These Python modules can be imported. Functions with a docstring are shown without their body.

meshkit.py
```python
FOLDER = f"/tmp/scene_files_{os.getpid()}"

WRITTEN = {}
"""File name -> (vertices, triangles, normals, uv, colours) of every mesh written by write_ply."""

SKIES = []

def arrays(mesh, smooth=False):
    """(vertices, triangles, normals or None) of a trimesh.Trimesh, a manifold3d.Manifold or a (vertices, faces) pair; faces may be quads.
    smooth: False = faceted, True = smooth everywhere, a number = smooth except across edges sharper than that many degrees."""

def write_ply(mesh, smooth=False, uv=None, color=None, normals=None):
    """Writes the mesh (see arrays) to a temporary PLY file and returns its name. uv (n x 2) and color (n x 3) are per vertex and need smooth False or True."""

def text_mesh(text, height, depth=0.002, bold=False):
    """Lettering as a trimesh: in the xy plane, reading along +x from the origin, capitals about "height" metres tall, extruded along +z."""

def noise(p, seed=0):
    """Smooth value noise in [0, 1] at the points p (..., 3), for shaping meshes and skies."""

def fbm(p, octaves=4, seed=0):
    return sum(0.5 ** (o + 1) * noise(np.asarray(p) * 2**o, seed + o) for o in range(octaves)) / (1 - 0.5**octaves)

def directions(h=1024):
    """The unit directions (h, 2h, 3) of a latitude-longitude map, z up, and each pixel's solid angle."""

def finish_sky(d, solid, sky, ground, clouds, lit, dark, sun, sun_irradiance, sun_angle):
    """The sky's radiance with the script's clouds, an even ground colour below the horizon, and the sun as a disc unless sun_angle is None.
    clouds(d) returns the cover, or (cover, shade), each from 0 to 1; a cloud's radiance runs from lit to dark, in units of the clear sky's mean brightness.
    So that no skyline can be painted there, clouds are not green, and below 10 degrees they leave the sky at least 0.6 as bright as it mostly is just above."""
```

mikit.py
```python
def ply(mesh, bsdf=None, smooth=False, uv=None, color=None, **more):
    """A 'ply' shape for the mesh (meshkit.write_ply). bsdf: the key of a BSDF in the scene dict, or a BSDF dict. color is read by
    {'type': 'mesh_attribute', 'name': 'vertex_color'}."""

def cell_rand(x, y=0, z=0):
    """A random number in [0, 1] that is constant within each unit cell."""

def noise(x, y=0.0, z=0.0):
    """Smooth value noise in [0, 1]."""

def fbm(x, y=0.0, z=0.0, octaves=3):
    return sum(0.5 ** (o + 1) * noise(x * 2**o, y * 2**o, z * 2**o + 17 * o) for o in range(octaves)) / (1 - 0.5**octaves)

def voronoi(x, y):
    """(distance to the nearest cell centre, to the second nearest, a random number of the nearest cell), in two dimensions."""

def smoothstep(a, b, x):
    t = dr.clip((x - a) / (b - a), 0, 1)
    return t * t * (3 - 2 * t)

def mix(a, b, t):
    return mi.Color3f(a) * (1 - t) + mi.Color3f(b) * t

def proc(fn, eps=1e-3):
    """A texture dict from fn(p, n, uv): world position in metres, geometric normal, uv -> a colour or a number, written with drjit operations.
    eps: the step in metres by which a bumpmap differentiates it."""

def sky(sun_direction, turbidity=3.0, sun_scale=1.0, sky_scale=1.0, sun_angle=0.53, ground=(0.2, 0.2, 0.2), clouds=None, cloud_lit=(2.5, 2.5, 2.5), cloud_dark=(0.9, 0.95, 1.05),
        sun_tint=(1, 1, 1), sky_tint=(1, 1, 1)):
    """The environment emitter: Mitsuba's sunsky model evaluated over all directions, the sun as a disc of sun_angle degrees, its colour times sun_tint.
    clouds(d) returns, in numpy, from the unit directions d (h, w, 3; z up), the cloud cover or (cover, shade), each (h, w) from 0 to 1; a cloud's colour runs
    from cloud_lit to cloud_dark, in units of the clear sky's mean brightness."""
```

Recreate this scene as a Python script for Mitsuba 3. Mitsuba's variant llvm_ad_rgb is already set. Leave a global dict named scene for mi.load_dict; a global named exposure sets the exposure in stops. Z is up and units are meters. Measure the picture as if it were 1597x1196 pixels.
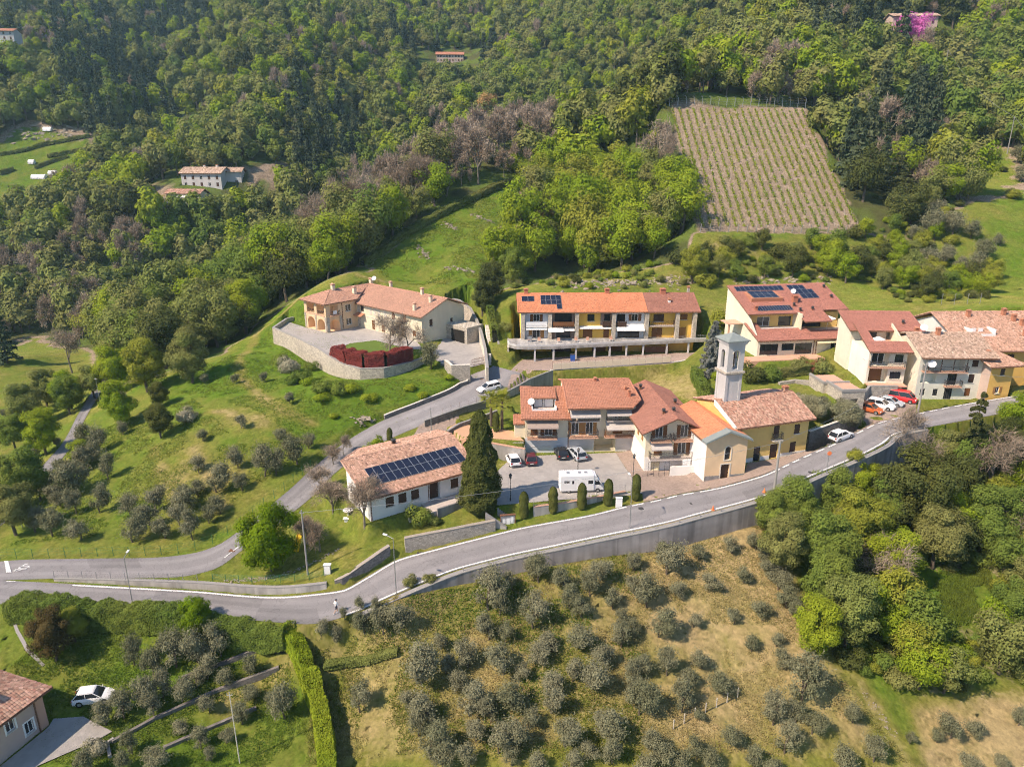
import math, random, numpy as np, trimesh, mitsuba as mi, mikit, meshkit, shapely, drjit as dr
from scipy.interpolate import RBFInterpolator
from scipy.spatial import cKDTree
from manifold3d import Manifold, CrossSection
T = mi.ScalarTransform4f
scene, labels = {}, {}

# ---- camera, light, exposure -------------------------------------------------------------
CAM = (0.0, 0.0, 44.0)
PITCH = math.radians(18.0)
XFOV = 2 * math.degrees(math.atan(798.5 / 1107.0))
scene['camera'] = {'type': 'perspective', 'fov': XFOV, 'fov_axis': 'x', 'near_clip': 1.0, 'far_clip': 4000.0,
                   'to_world': T().look_at(origin=list(CAM), target=[0, math.cos(PITCH), 44 - math.sin(PITCH)], up=[0, 0, 1]),
                   'medium': {'type': 'ref', 'id': 'air'}}
SUN = (-0.60, -0.35, 0.72)
scene['sky_light'] = mikit.sky(SUN, turbidity=3, sky_scale=1.0, sun_tint=(0.98, 0.965, 1.03))
exposure = 2.2
scene['air'] = {'type': 'homogeneous', 'albedo': {'type': 'rgb', 'value': [0.50, 0.78, 1.0]}, 'sigma_t': 0.00018,
                'phase': {'type': 'hg', 'g': 0.3}}
scene['haze'] = {'type': 'cube', 'to_world': T().translate([0, 480, 140]).scale([900, 560, 190]),
                 'bsdf': {'type': 'null'}, 'interior': {'type': 'ref', 'id': 'air'}}
labels['haze'] = {'kind': 'stuff'}

# ---- helpers -----------------------------------------------------------------------------
COUNT = {}
def numbered(key):
    COUNT[key] = COUNT.get(key, -1) + 1
    n = COUNT[key]
    return key if n == 0 else f'{key}_{n:03d}'

def put(name, mesh, bsdf, parent=None, smooth=False, uv=None, color=None, to_world=None, label=None):
    """one entry of the scene: a thing of one mesh, or a part under its thing"""
    key = numbered(f'{parent}__{name}' if parent else name)
    d = mikit.ply(mesh, bsdf, smooth=smooth, uv=uv, color=color)
    if to_world is not None: d['to_world'] = to_world
    scene[key] = d
    if label: labels[key] = {'label': label}
    return key

def put_ply(name, d, parent=None, to_world=None):
    key = numbered(f'{parent}__{name}' if parent else name)
    scene[key] = dict(d) if to_world is None else {**d, 'to_world': to_world}
    return key

def thing(name, label, cat, group=None):
    key = numbered(name)
    labels[key] = {'label': label, 'category': cat}
    if group: labels[key]['group'] = group
    return key

def tag(key, label=None, cat=None, group=None, kind=None):
    d = labels.setdefault(key, {})
    for k, v in (('label', label), ('category', cat), ('group', group), ('kind', kind)):
        if v: d[k] = v
    return key

def rgb(*c): return {'type': 'rgb', 'value': list(c)}
def mat(key, base, rough=0.7, **kw):
    scene[key] = {'type': 'twosided', 'bsdf': {'type': 'principled', 'base_color': base if isinstance(base, dict) else rgb(*base),
                                               'roughness': rough, 'specular': kw.pop('specular', 0.3), **kw}}
    return key
def cat(ms): return trimesh.util.concatenate([m for m in ms if m is not None])
def M3(v, f): return trimesh.Trimesh(np.asarray(v, float), np.asarray(f, int), process=False)
def box(x0, x1, y0, y1, z0, z1):
    m = trimesh.creation.box(extents=[x1 - x0, y1 - y0, z1 - z0]); m.apply_translation([(x0 + x1) / 2, (y0 + y1) / 2, (z0 + z1) / 2]); return m
def cyl(p, q, r, n=8, r2=None):
    """a capped tapered rod from p to q"""
    p, q = np.asarray(p, float), np.asarray(q, float); r2 = r if r2 is None else r2
    d = q - p; d /= np.linalg.norm(d) + 1e-12
    a = np.cross(d, [0, 0, 1] if abs(d[2]) < 0.9 else [1, 0, 0]); a /= np.linalg.norm(a); b = np.cross(d, a)
    t = np.arange(n) * 2 * math.pi / n; ring = np.cos(t)[:, None] * a + np.sin(t)[:, None] * b
    v = np.vstack([p + ring * r, q + ring * r2, [p], [q]]); i = np.arange(n); j = (i + 1) % n
    f = np.vstack([np.stack([i, j, j + n], 1), np.stack([i, j + n, i + n], 1), np.stack([j, i, i * 0 + 2 * n], 1), np.stack([i + n, j + n, i * 0 + 2 * n + 1], 1)])
    return M3(v, f)
def prism(pts, z0, z1):
    """upright prism over a plan polygon"""
    return trimesh.creation.extrude_polygon(shapely.Polygon([p[:2] for p in pts]).buffer(0), z1 - z0, engine='earcut').apply_translation([0, 0, z0])

# ---- terrain: heights measured at points, smoothed; roads and platforms levelled into it -----
import math, numpy as np, shapely, meshkit
from scipy.interpolate import RBFInterpolator
from scipy.spatial import cKDTree
CTRL = np.array(
    # olive groves and gardens below the road
    [(6.11,52.38,-10.5),(-18.47,53.82,-12.0),(-9.69,58.6,-9.5),(24.62,53.34,-11.5),(50.73,55.26,-13.5),(-6.93,65.38,-7.0),(6.84,61.51,-8.0),(15.07,71.07,-5.2),(27.26,74.41,-4.8),(31.2,65.63,-7.2),(13.03,58.06,-9.0),(40.22,60.03,-10.8),(52.1,62.67,-11.5)]
    + [(-16.53,66.29,-5.6),(-10.04,68.52,-4.7),(-2.96,73.74,-4.1),(4.0,75.0,-3.4),(12.8,77.06,-2.7),(23.17,80.85,-2.0),(31.13,82.78,-1.4)]
    + [(43.1,83.79,-6.0),(57.21,94.79,-5.0),(54.91,76.56,-9.0),(69.39,85.47,-7.0),(65.7,97.27,-2.0),(77.75,99.71,-1.0),(43.59,75.11,-8.0),(59.55,69.86,-10.5)]
    + [(-23.31,65.89,-7.4),(-36.36,68.07,-7.8),(-54.13,68.29,-8.4),(-51.31,63.23,-10.3),(-37.41,61.65,-10.6),(-42.56,56.17,-11.2),(-26.35,63.35,-10.4),(-23.98,57.61,-11.8),(-48.26,53.24,-11.4),(-70.05,68.58,-9.5),(-62.43,54.59,-12.0),(-33.79,54.78,-12.2),(-16.86,65.63,-7.2),(-15.64,58.47,-11.0)]
    + [(0, 20, -17), (-90, 20, -17), (90, 20, -19), (170, 50, -16), (-170, 60, -12)]
    # meadow on the slope by the side road
    + [(-43.21,84.77,-5.6),(-60.0,86.48,-6.6),(-59.59,99.84,-5.4),(-45.23,96.81,-3.9),(-36.41,99.99,-2.2),(-69.42,99.04,-7.2),(-62.46,112.55,-3.2),(-56.53,117.57,-0.4),(-43.12,111.86,0.6),(-32.45,112.37,0.4),(-22.59,118.71,1.6),(-16.22,122.87,2.6),(-11.96,128.1,3.4)]
    + [(-55.8,130.92,1.2),(-47.98,133.98,2.2),(-43.84,120.99,1.4),(-65.28,138.19,0.2),(-74.26,129.02,-3.4),(-76.88,121.81,-5.8),(-76.02,140.71,-2.0),(-55.63,159.84,2.4),(-61.88,167.23,2.4),(-44.69,144.58,1.6),(-37.16,136.24,1.9),(-29.52,130.62,2.6),(-21.79,128.9,3.4),(-60.98,144.75,2.4),(-32.26,121.71,3.6),(-23.43,124.19,3.4)]
    + [(-96.95,127.58,-9.5),(-123.34,166.71,-10.5),(-131.56,189.64,-10.5),(-96.54,143.72,-8.8),(-82.09,107.12,-9.0),(-116.65,125.6,-10.0),(-151.66,168.24,-11.0)]
    # village
    + [(-13.17,142.96,5.0),(-11.31,155.17,5.4),(0.19,137.1,4.6),(2.82,126.15,2.0),(8.95,131.55,0.6),(16.55,132.35,0.6),(24.03,132.13,1.2),(29.21,127.25,2.4),(34.03,130.28,4.0),(11.58,118.68,0.4),(31.17,115.84,3.8),(58.09,119.77,5.8),(34.55,107.74,2.2),(42.91,111.8,5.2),(49.88,116.24,6.0),(50.69,107.24,4.6),(48.74,104.64,3.4)]
    + [(55.08,130.61,9.0),(44.1,134.35,8.0),(59.19,115.01,6.4),(68.81,121.79,9.0),(76.41,118.32,6.5),(83.33,115.48,7.4),(90.04,120.05,9.5),(83.82,146.91,13.0),(95.16,139.8,14.5),(97.24,114.83,11.0)]
    + [(-13.53,91.35,-1.2),(-20.26,83.62,-3.0),(-24.73,80.78,-4.2),(-29.83,78.17,-5.4),(-13.04,80.73,-2.3),(-4.95,83.8,-1.2),(-10.04,104.45,0.2),(-4.1,109.69,0.3)]
    # terraced field, hill behind the houses
    + [(-23.64,188.0,11.27),(-34.16,190.0,12.3),(-40.1,186.0,14.15),(-29.23,206.0,17.4),(-15.53,224.0,24.87),(0.32,243.0,31.55),(-10.29,196.0,16.94),(-50.66,168.0,8.55),(-45.0,178.0,13.01),(-16.58,186.0,13.31),(-11.54,172.0,10.9)]
    + [(0.22,158.0,12.13),(15.29,166.0,15.1),(38.81,170.0,14.4),(51.66,178.0,16.24),(3.59,186.0,11.33),(26.51,196.0,13.42),(46.95,212.0,20.72),(20.92,236.0,23.91),(43.76,252.0,32.59),(11.45,258.0,32.53),(40.67,300.0,55.15),(68.78,330.0,68.97),(103.8,360.0,83.08),(146.66,400.0,100.44)]
    + [(49.66,192.0,24.61),(95.62,199.0,23.9),(72.64,194.0,23.73),(77.03,268.0,60.8),(55.1,262.0,59.19),(105.1,276.0,59.57),(80.28,232.0,41.78),(100.81,238.0,41.72),(55.8,230.0,41.8)]
    + [(64.87,180.0,17.15),(89.36,180.0,15.54),(116.51,184.0,15.3),(130.52,192.0,20.9),(124.22,200.0,25.19),(152.09,220.0,32.73),(120.64,212.0,29.14),(122.78,245.0,33.65),(161.08,270.0,46.37),(205.97,310.0,59.86),(173.66,320.0,64.99),(162.86,360.0,84.08),(215.79,375.0,86.17),(263.53,410.0,103.13),(214.68,280.0,48.68),(157.74,196.0,20.42),(324.52,420.0,106.82),(242.57,470.0,146.72),(149.49,470.0,146.72)]
    # ridge falling to the left, valley behind it
    + [(-14.33,288.0,44.93),(-31.27,262.0,34.49),(-43.71,240.0,25.7),(-48.65,212.0,15.22),(-64.13,205.0,8.7),(-79.61,195.0,0.26),(-95.67,190.0,-4.09),(-111.4,185.0,-10.02),(-130.29,190.0,-11.27),(-77.77,168.0,-2.79),(-92.76,165.0,-6.42),(-68.39,178.0,-0.56),(-58.61,205.0,8.7),(10.53,300.0,49.08)]
    + [(-60, 300, -2), (-100, 270, -12), (-160, 250, -18), (-230, 240, -22), (-20, 350, 14), (20, 420, 40), (-330, 240, -24), (60, 470, 62)]
    # far hillside
    + [(-138.99,330.0,29.87),(-110.0,345.0,34.42),(-151.45,322.0,24.5),(-224.35,345.0,17.51),(-239.85,380.0,34.08),(-251.53,410.0,51.76),(-266.99,395.0,44.68),(-241.39,355.0,21.81),(-348.57,540.0,114.32),(-245.78,455.0,76.65),(-304.21,540.0,113.13),(-218.79,425.0,54.94),(-271.36,440.0,72.85),(-192.75,395.0,37.07),(-228.96,535.0,69.54),(-279.38,630.0,109.45),(-191.22,455.0,48.28),(-180.46,400.0,33.17),(-146.05,440.0,76.24),(-173.7,500.0,104.56),(-140.84,382.0,46.84),(-120.12,395.0,50.4),(-124.69,470.0,79.05),(-153.59,540.0,118.12),(-207.34,570.0,133.18),(-87.22,430.0,47.33),(-86.2,520.0,79.73),(-50.07,615.0,113.71),(-42.89,520.0,75.71),(-7.28,470.0,71.79),(-104.24,720.0,165.02),(-166.63,690.0,158.87),(0.74,600.0,118.47),(46.39,560.0,121.2),(82.33,560.0,133.5),(17.82,700.0,163.19),(-366.86,650.0,153.04),(-430.28,520.0,91.69),(-320.53,350.0,22.07),(-556.42,700.0,193.1),(-315.92,800.0,226.86),(-68.67,880.0,246.04),(127.39,800.0,232.4)]
    + [(-900, 300, 20), (-900, 700, 230), (900, 300, 70), (900, 800, 260), (0, 1050, 330), (-400, 1050, 330), (400, 1050, 330), (500, 200, 30), (-500, 150, -20), (600, 60, 0), (-600, 60, -20), (0, -80, -22), (600, -80, -20), (-600, -80, -20)], float)
_tps = RBFInterpolator(CTRL[:, :2] / 100, CTRL[:, 2], kernel='thin_plate_spline', smoothing=2e-5)
def base_height(x, y):
    p = np.stack([np.ravel(x), np.ravel(y)], 1)
    return np.concatenate([_tps(p[i:i + 20000] / 100) for i in range(0, len(p), 20000)]) if len(p) else np.zeros(0)

def densify(st, step=1.0):
    """stations (rows of numbers) -> smooth rows about `step` apart"""
    from scipy.interpolate import PchipInterpolator
    st = np.asarray(st, float); m = st[:, :2] if st.shape[1] < 6 else (st[:, :2] + st[:, 3:5]) / 2
    s = np.r_[0, np.cumsum(np.linalg.norm(np.diff(m, axis=0), axis=1))]
    return PchipInterpolator(s, st)(np.linspace(0, s[-1], max(2, int(s[-1] / step))))
def strip_rows(pairs):
    a = np.array(pairs[0::2]); b = np.array(pairs[1::2]); return densify(np.hstack([a, b]))
# each road: pairs of points on its left and right edge
MAIN = strip_rows([(-93.23,81.69,-8.6),(-89.12,77.34,-8.6),(-78.7,79.72,-7.9),(-74.83,74.97,-7.9),(-64.6,77.51,-7.3),(-61.21,72.55,-7.3),(-53.98,76.07,-6.9),(-52.97,71.74,-6.9),(-38.62,73.83,-6.3),(-37.53,69.55,-6.3),(-27.03,71.65,-5.6),(-26.62,66.85,-5.6),(-23.92,71.45,-5.2),(-21.72,65.97,-5.2),(-20.16,71.56,-4.75),(-18.03,66.95,-4.75),(-17.26,73.47,-4.1),(-14.03,69.23,-4.1),(-14.13,76.16,-3.5),(-10.31,71.24,-3.5),(-10.08,77.47,-2.95),(-6.56,73.05,-2.95),(-7.97,78.03,-2.65),(-4.09,73.82,-2.65),(-1.67,80.04,-2.0),(1.28,75.18,-2.0),(1.03,80.81,-1.7),(4.01,75.7,-1.7),(10.48,82.62,-0.75),(12.36,77.4,-0.75),(14.48,83.89,-0.35),(16.02,78.11,-0.35),(19.05,84.92,0.1),(19.73,78.9,0.1),(22.31,85.91,0.4),(23.22,80.16,0.4),(26.96,86.73,0.85),(27.62,81.53,0.85),(31.93,88.36,1.3),(32.21,83.14,1.3),(34.8,89.45,1.65),(36.27,85.21,1.65),(37.7,91.22,2.0),(40.4,87.8,2.0),(41.69,93.74,2.45),(44.92,90.35,2.45),(47.97,97.57,3.0),(49.57,92.83,3.0),(51.87,100.18,3.4),(54.15,95.95,3.4),(57.72,103.91,3.9),(57.72,98.84,3.9),(62.76,105.43,4.4),(62.16,99.93,4.4),(70.64,107.8,5.0),(70.02,101.88,5.0),(82.46,110.72,5.8),(81.25,104.85,5.8),(98.03,114.49,6.8),(96.47,108.46,6.8),(118.22,119.16,8.0),(114.77,111.83,8.0)])
SIDE = strip_rows([(-76.96,81.81,-7.7),(-73.31,77.12,-7.7),(-69.19,81.71,-7.35),(-66.19,77.44,-7.35),(-64.72,81.93,-7.1),(-59.7,77.49,-7.1),(-54.64,81.6,-6.7),(-51.29,77.02,-6.7),(-45.91,81.1,-6.2),(-41.76,76.54,-6.2),(-41.79,81.39,-5.8),(-37.23,77.92,-5.8),(-38.86,82.62,-5.3),(-35.31,81.03,-5.3),(-36.82,85.42,-4.6),(-33.39,83.73,-4.6),(-34.91,89.56,-3.9),(-31.1,87.7,-3.9),(-32.77,94.14,-3.1),(-28.84,92.1,-3.1),(-30.85,100.18,-2.4),(-27.17,97.67,-2.4),(-27.53,108.26,-1.4),(-23.73,104.05,-1.4),(-22.76,114.53,-0.2),(-18.99,108.11,-0.2),(-16.44,119.37,1.0),(-12.86,112.33,1.0),(-9.91,126.23,2.1),(-5.71,117.98,2.1),(-7.96,132.58,2.9),(-1.0,124.2,2.9),(-7.96,139.97,3.5),(1.67,131.06,3.5)])
PATH = strip_rows([(-96.47,159.03,-5.3),(-94.57,158.02,-5.3),(-92.58,148.39,-6.0),(-90.15,147.07,-6.0),(-88.46,135.73,-6.7),(-86.13,134.62,-6.7),(-83.22,120.38,-7.5),(-80.81,119.49,-7.5),(-82.32,115.61,-7.8),(-79.72,114.51,-7.8),(-79.62,104.17,-8.0),(-77.01,103.03,-8.0),(-77.84,96.01,-8.0),(-74.93,94.43,-8.0),(-78.52,89.59,-7.9),(-75.75,87.66,-7.9),(-81.41,84.17,-7.7),(-78.73,82.43,-7.7)])
ROADS = [(MAIN, .45, .3), (SIDE, .25, .8), (PATH, .25, 1.0)]
PADS = []          # (plan polygon, height or plane (z0, gx, gy), soft edge in metres)
def pad(pts, z=None, soft=0.6):
    p = np.asarray(pts if z is None else [q[:2] for q in pts], float)
    if z is None and p.shape[1] > 2:
        A = np.c_[np.ones(len(p)), p[:, :2]]; c = np.linalg.lstsq(A, p[:, 2], rcond=None)[0]
    else: c = np.array([z, 0, 0.])
    PADS.append((shapely.Polygon(p[:, :2]).buffer(0), c, soft))
def frame_pt(fr, x, y):
    (ox, oy, oz), deg = fr; c, q = math.cos(math.radians(deg)), math.sin(math.radians(deg)); return (ox + x * c - y * q, oy + x * q + y * c)
def rect(fr, x0, x1, y0, y1): return [frame_pt(fr, x, y) for x, y in ((x0, y0), (x1, y0), (x1, y1), (x0, y1))]
# where the buildings stand: (left front corner and floor, turn of the front in degrees)
FR = {'white': ((-18.1, 81.2, -.6), 34.4), 'dormer': ((2.0, 101.2, 0), 1), 'middle': ((8.6, 101.5, 0), 3), 'gable': ((19.2, 94.4, 0), 5), 'chapel': ((26.7, 89.8, .5), 10), 'tower': ((31.0, 98.0, 1.4), 15),
      'church': ((31.7, 93.6, 1.4), 18), 'terraced': ((1.9, 145.0, 6.9), 1), 'flats': ((45.8, 128.0, 7.8), 8), 'villa': ((-41.9, 156.7, 5.3), -42), 'annex': ((59.8, 114.4, 7.0), -4), 'stone': ((67.3, 112.3, 4.9), -2),
      'ochre': ((77.8, 110.2, 5.2), 10), 'long': ((77.5, 116.6, 5.5), 2), 'corner': ((-50.6, 47.4, -11.2), 70.7)}
pad([(-2.21,82.96,0.0),(-2.84,94.12,0.0),(0.15,102.34,0.0),(18.77,102.85,0.0),(27.07,95.67,0.0),(26.91,90.33,0.1),(19.05,85.85,0.1),(16.35,87.75,0.0)], 0, .5)
pad(rect(FR['white'], -.8, 16.5, -.8, 14), -1.0, 1.2)
pad(rect(FR['dormer'], -.2, 17, 0, 12), -.2, .5)
pad(rect(FR['gable'], -.2, 8.5, 0, 16), -.1, .5)
pad(rect(FR['chapel'], -.5, 7, -1.2, 12), .38, .8)
pad(rect(FR['church'], 0, 13.5, -1.0, 11), 1.3, .8)
pad([(26.77,89.91,0.5),(32.4,90.31,0.9),(33.82,93.5,1.2),(43.3,96.49,1.9),(44.56,95.82,2.5),(41.83,94.08,2.35),(37.79,91.43,1.95),(34.92,89.76,1.55),(32.03,88.66,1.2),(27.14,87.02,0.75)], None, .4)
pad([(-0.44,134.17,3.6),(7.84,130.6,3.9),(31.21,133.36,4.5),(38.27,138.98,4.6),(41.3,146.66,4.7),(2.9,144.14,3.7)], None, .5)
pad(rect(FR['terraced'], -1, 38, -4, 12), 4.0, .8)
pad(rect(FR['flats'], -1, 11.2, -3.2, 16), 7.6, 1.0)
pad(rect(FR['flats'], 11.2, 20, 0, 16), 7.6, .8)
VILLA_TERRACE = [(-55.52,161.31,5.1),(-49.61,154.01,5.1),(-42.79,146.22,5.1),(-37.48,139.62,5.1),(-32.89,132.65,5.1),(-28.82,129.19,5.1),(-24.5,129.61,5.1),(-19.97,133.99,5.1),(-15.02,148.43,4.8)] + [frame_pt(FR['villa'], 22.9, 12), frame_pt(FR['villa'], -8, 12), frame_pt(FR['villa'], -10, 2)] + [(-55.58,171.4,5.1)]
pad(rect(FR['villa'], -9.3, 23.3, 8, 21.3), 5.0, 2.5)
pad([(50.28,193.0,24.34),(96.55,199.0,23.55),(105.49,274.0,59.45),(53.98,263.0,59.25)], None, 5)
pad(VILLA_TERRACE, 5.05, .35)
VILLA_DRIVE = [(-16.87,137.68,4.7),(-13.79,135.03,4.4),(-7.94,132.61,4.2),(-4.53,135.72,4.2),(-6.79,157.18,4.9),(-11.52,177.58,5.2),(-15.84,174.58,5.2),(-15.29,151.35,4.9)]
pad(VILLA_DRIVE, None, .5)
pad(rect(FR['annex'], -4, 6.6, -1.5, 14), 6.9, .6)
pad(rect(FR['stone'], -.5, 11, -.6, 12), 4.8, .5)
pad(rect(FR['ochre'], -.2, 5, -.4, 7), 5.1, .5)
pad(rect(FR['long'], -1, 24, -3, 20), 5.6, 1.2)
pad([(54.79,104.75,3.9),(59.91,113.16,4.5),(70.41,118.04,4.7),(66.75,110.66,4.7),(62.45,106.01,4.4)], None, .5)
pad([(-10.43,105.98,2.0),(-4.19,113.23,2.4),(0.17,115.81,2.4),(1.99,99.2,2.4),(0.15,99.2,2.4),(-3.28,100.45,2.3),(-7.74,101.17,2.0)], 2.3, .4)
pad([(50.96,112.26,6.4),(59.15,119.88,6.6),(59.74,115.01,6.4),(52.99,106.43,6.2),(50.91,108.29,6.2)], 6.2, .4)
pad([(-48.39,52.61,-11.2),(-47.03,57.83,-11.2),(-46.7,62.22,-11.1),(-42.15,61.39,-11.2),(-40.85,57.09,-11.3),(-43.38,50.37,-11.4)], None, 1.0)
def height(x, y):
    x, y = np.broadcast_arrays(np.asarray(x, float), np.asarray(y, float)); shp = x.shape
    x, y = x.ravel(), y.ravel(); h = base_height(x, y)
    r = np.hypot(x, y)
    amp = np.clip((r - 60) / 300, 0.12, 2.2)
    q = np.stack([x, y, 0 * x], 1)
    h = h + amp * 1.2 * (meshkit.fbm(q / 14 + 7, 3) - .5) + np.where(r > 230, 6 * (meshkit.fbm(q / 55 + 3, 2) - .5) * np.clip((r - 230) / 150, 0, 1), 0)
    def blend(poly, z, soft, h):
        b = poly.bounds
        i = np.nonzero((x > b[0] - soft) & (x < b[2] + soft) & (y > b[1] - soft) & (y < b[3] + soft))[0]
        if len(i) == 0: return h
        d = shapely.distance(poly, shapely.points(x[i], y[i])); w = np.clip(1 - d / soft, 0, 1); w = w * w * (3 - 2 * w)
        zz = z(i); h[i] = h[i] * (1 - w) + zz * w
        return h
    for rows, wide, soft in ROADS:
        poly = shapely.Polygon(np.vstack([rows[:, :2], rows[::-1, 3:5]])).buffer(wide)
        mid = np.vstack([rows[:, :2] * (1 - t) + rows[:, 3:5] * t for t in (0, .25, .5, .75, 1)]); zz = np.tile(rows[:, 2], 5)
        tree = cKDTree(mid)
        h = blend(poly, lambda i: (lambda dd, jj: (zz[jj] / (dd + .05)).sum(1) / (1 / (dd + .05)).sum(1))(*tree.query(np.stack([x[i], y[i]], 1), k=4)), soft, h)
    for poly, c, soft in PADS:
        h = blend(poly, lambda i: c[0] + c[1] * x[i] + c[2] * y[i], soft, h)
    return h.reshape(shp)
def hz(x, y): return float(height(np.array([x]), np.array([y]))[0])
#--MESH--

# ---- ground: one sheet out to the horizon, fine near the village, coarse far off -----------------
def axis(a, b, fine, lo, hi, growth):
    mid = list(np.arange(a, b + 1e-6, fine)); right, left, s = [], [], fine
    x = b
    while x < hi: s = min(s * growth, 12); x += s; right.append(x)
    s, x = fine, a
    while x > lo: s = min(s * growth, 12); x -= s; left.append(x)
    return np.array(left[::-1] + mid + right)
gx, gy = axis(-100, 100, .55, -900, 900, 1.06), axis(42, 165, .55, -60, 1050, 1.035)
GX, GY = np.meshgrid(gx, gy)
GZ = height(GX, GY)
ZONES = []     # (plan polygon, dryness or None, soil, softness, noise amount)
def zone(pts, dry, soil, soft=3.0, amount=1.0):
    ZONES.append((shapely.Polygon([p[:2] for p in pts]).buffer(0), dry, soil, soft, amount))
FOREST_EDGE = [(-226.35,242.37),(-175.53,235.03),(-171.97,250.78),(-129.67,210.55),(-91.7,152.31),(-76.23,146.89),(-66.03,153.53),(-67.54,183.31),(-54.38,181.22),(-41.72,185.72),(-28.65,217.4),(-12.05,235.1),(-0.33,248.9),(5.51,236.97),(-5.12,200.56),(-8.26,180.23),(-7.67,165.73),(-1.33,171.63),(12.6,194.76),(32.95,181.16),(45.52,179.54),(47.47,191.08),(97.19,198.28),(107.1,192.77),(124.64,207.7),(154.02,220.84),(191.12,229.97)]
FOREST = shapely.Polygon(FOREST_EDGE + [(520, 300), (620, 900), (-650, 900), (-420, 200)]).buffer(0)
VINEYARD = [(50.15,192.5),(96.78,199.47),(105.27,273.44),(54.11,263.6)]
zone(FOREST.exterior.coords, .35, 2.0, 1.0)
zone([(-269.51,418.88),(-226.46,408.43),(-213.54,380.06),(-211.9,357.56),(-218.46,334.57),(-254.75,335.61),(-286.29,386.95),(-277.35,406.8)], .15, 0, 4)
zone([(-254.75,335.61),(-214.88,333.61),(-229.79,361.14),(-271.97,362.7)], .2, .1, 4)
zone([(-121.42,343.79),(-100.8,366.05),(-98.73,345.03),(-107.69,334.96),(-118.64,333.87)], .7, .9, 3)
zone([(-170.25,334.05),(-152.51,325.46),(-149.89,318.31),(-159.65,319.79)], .8, .7, 3)
zone([(149.69,272.56),(186.7,272.1),(154.72,221.0),(134.86,219.51),(139.9,247.17)], .3, .15, 5)
zone([(152.98,218.23),(131.66,213.83),(118.76,188.59),(110.17,152.05),(132.1,160.07),(176.67,224.07)], .22, .0, 4)
zone([(101.76,188.46),(128.23,207.59),(110.17,152.05),(83.94,147.13)], .3, .2, 4)
zone([(-43.2,200.92),(-28.47,215.82),(-12.01,234.38),(-0.75,247.41),(4.96,241.23),(3.37,231.66),(-6.89,199.71),(-8.52,175.0),(-16.24,181.6),(-34.17,190.05)], .08, 0, 3)
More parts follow.
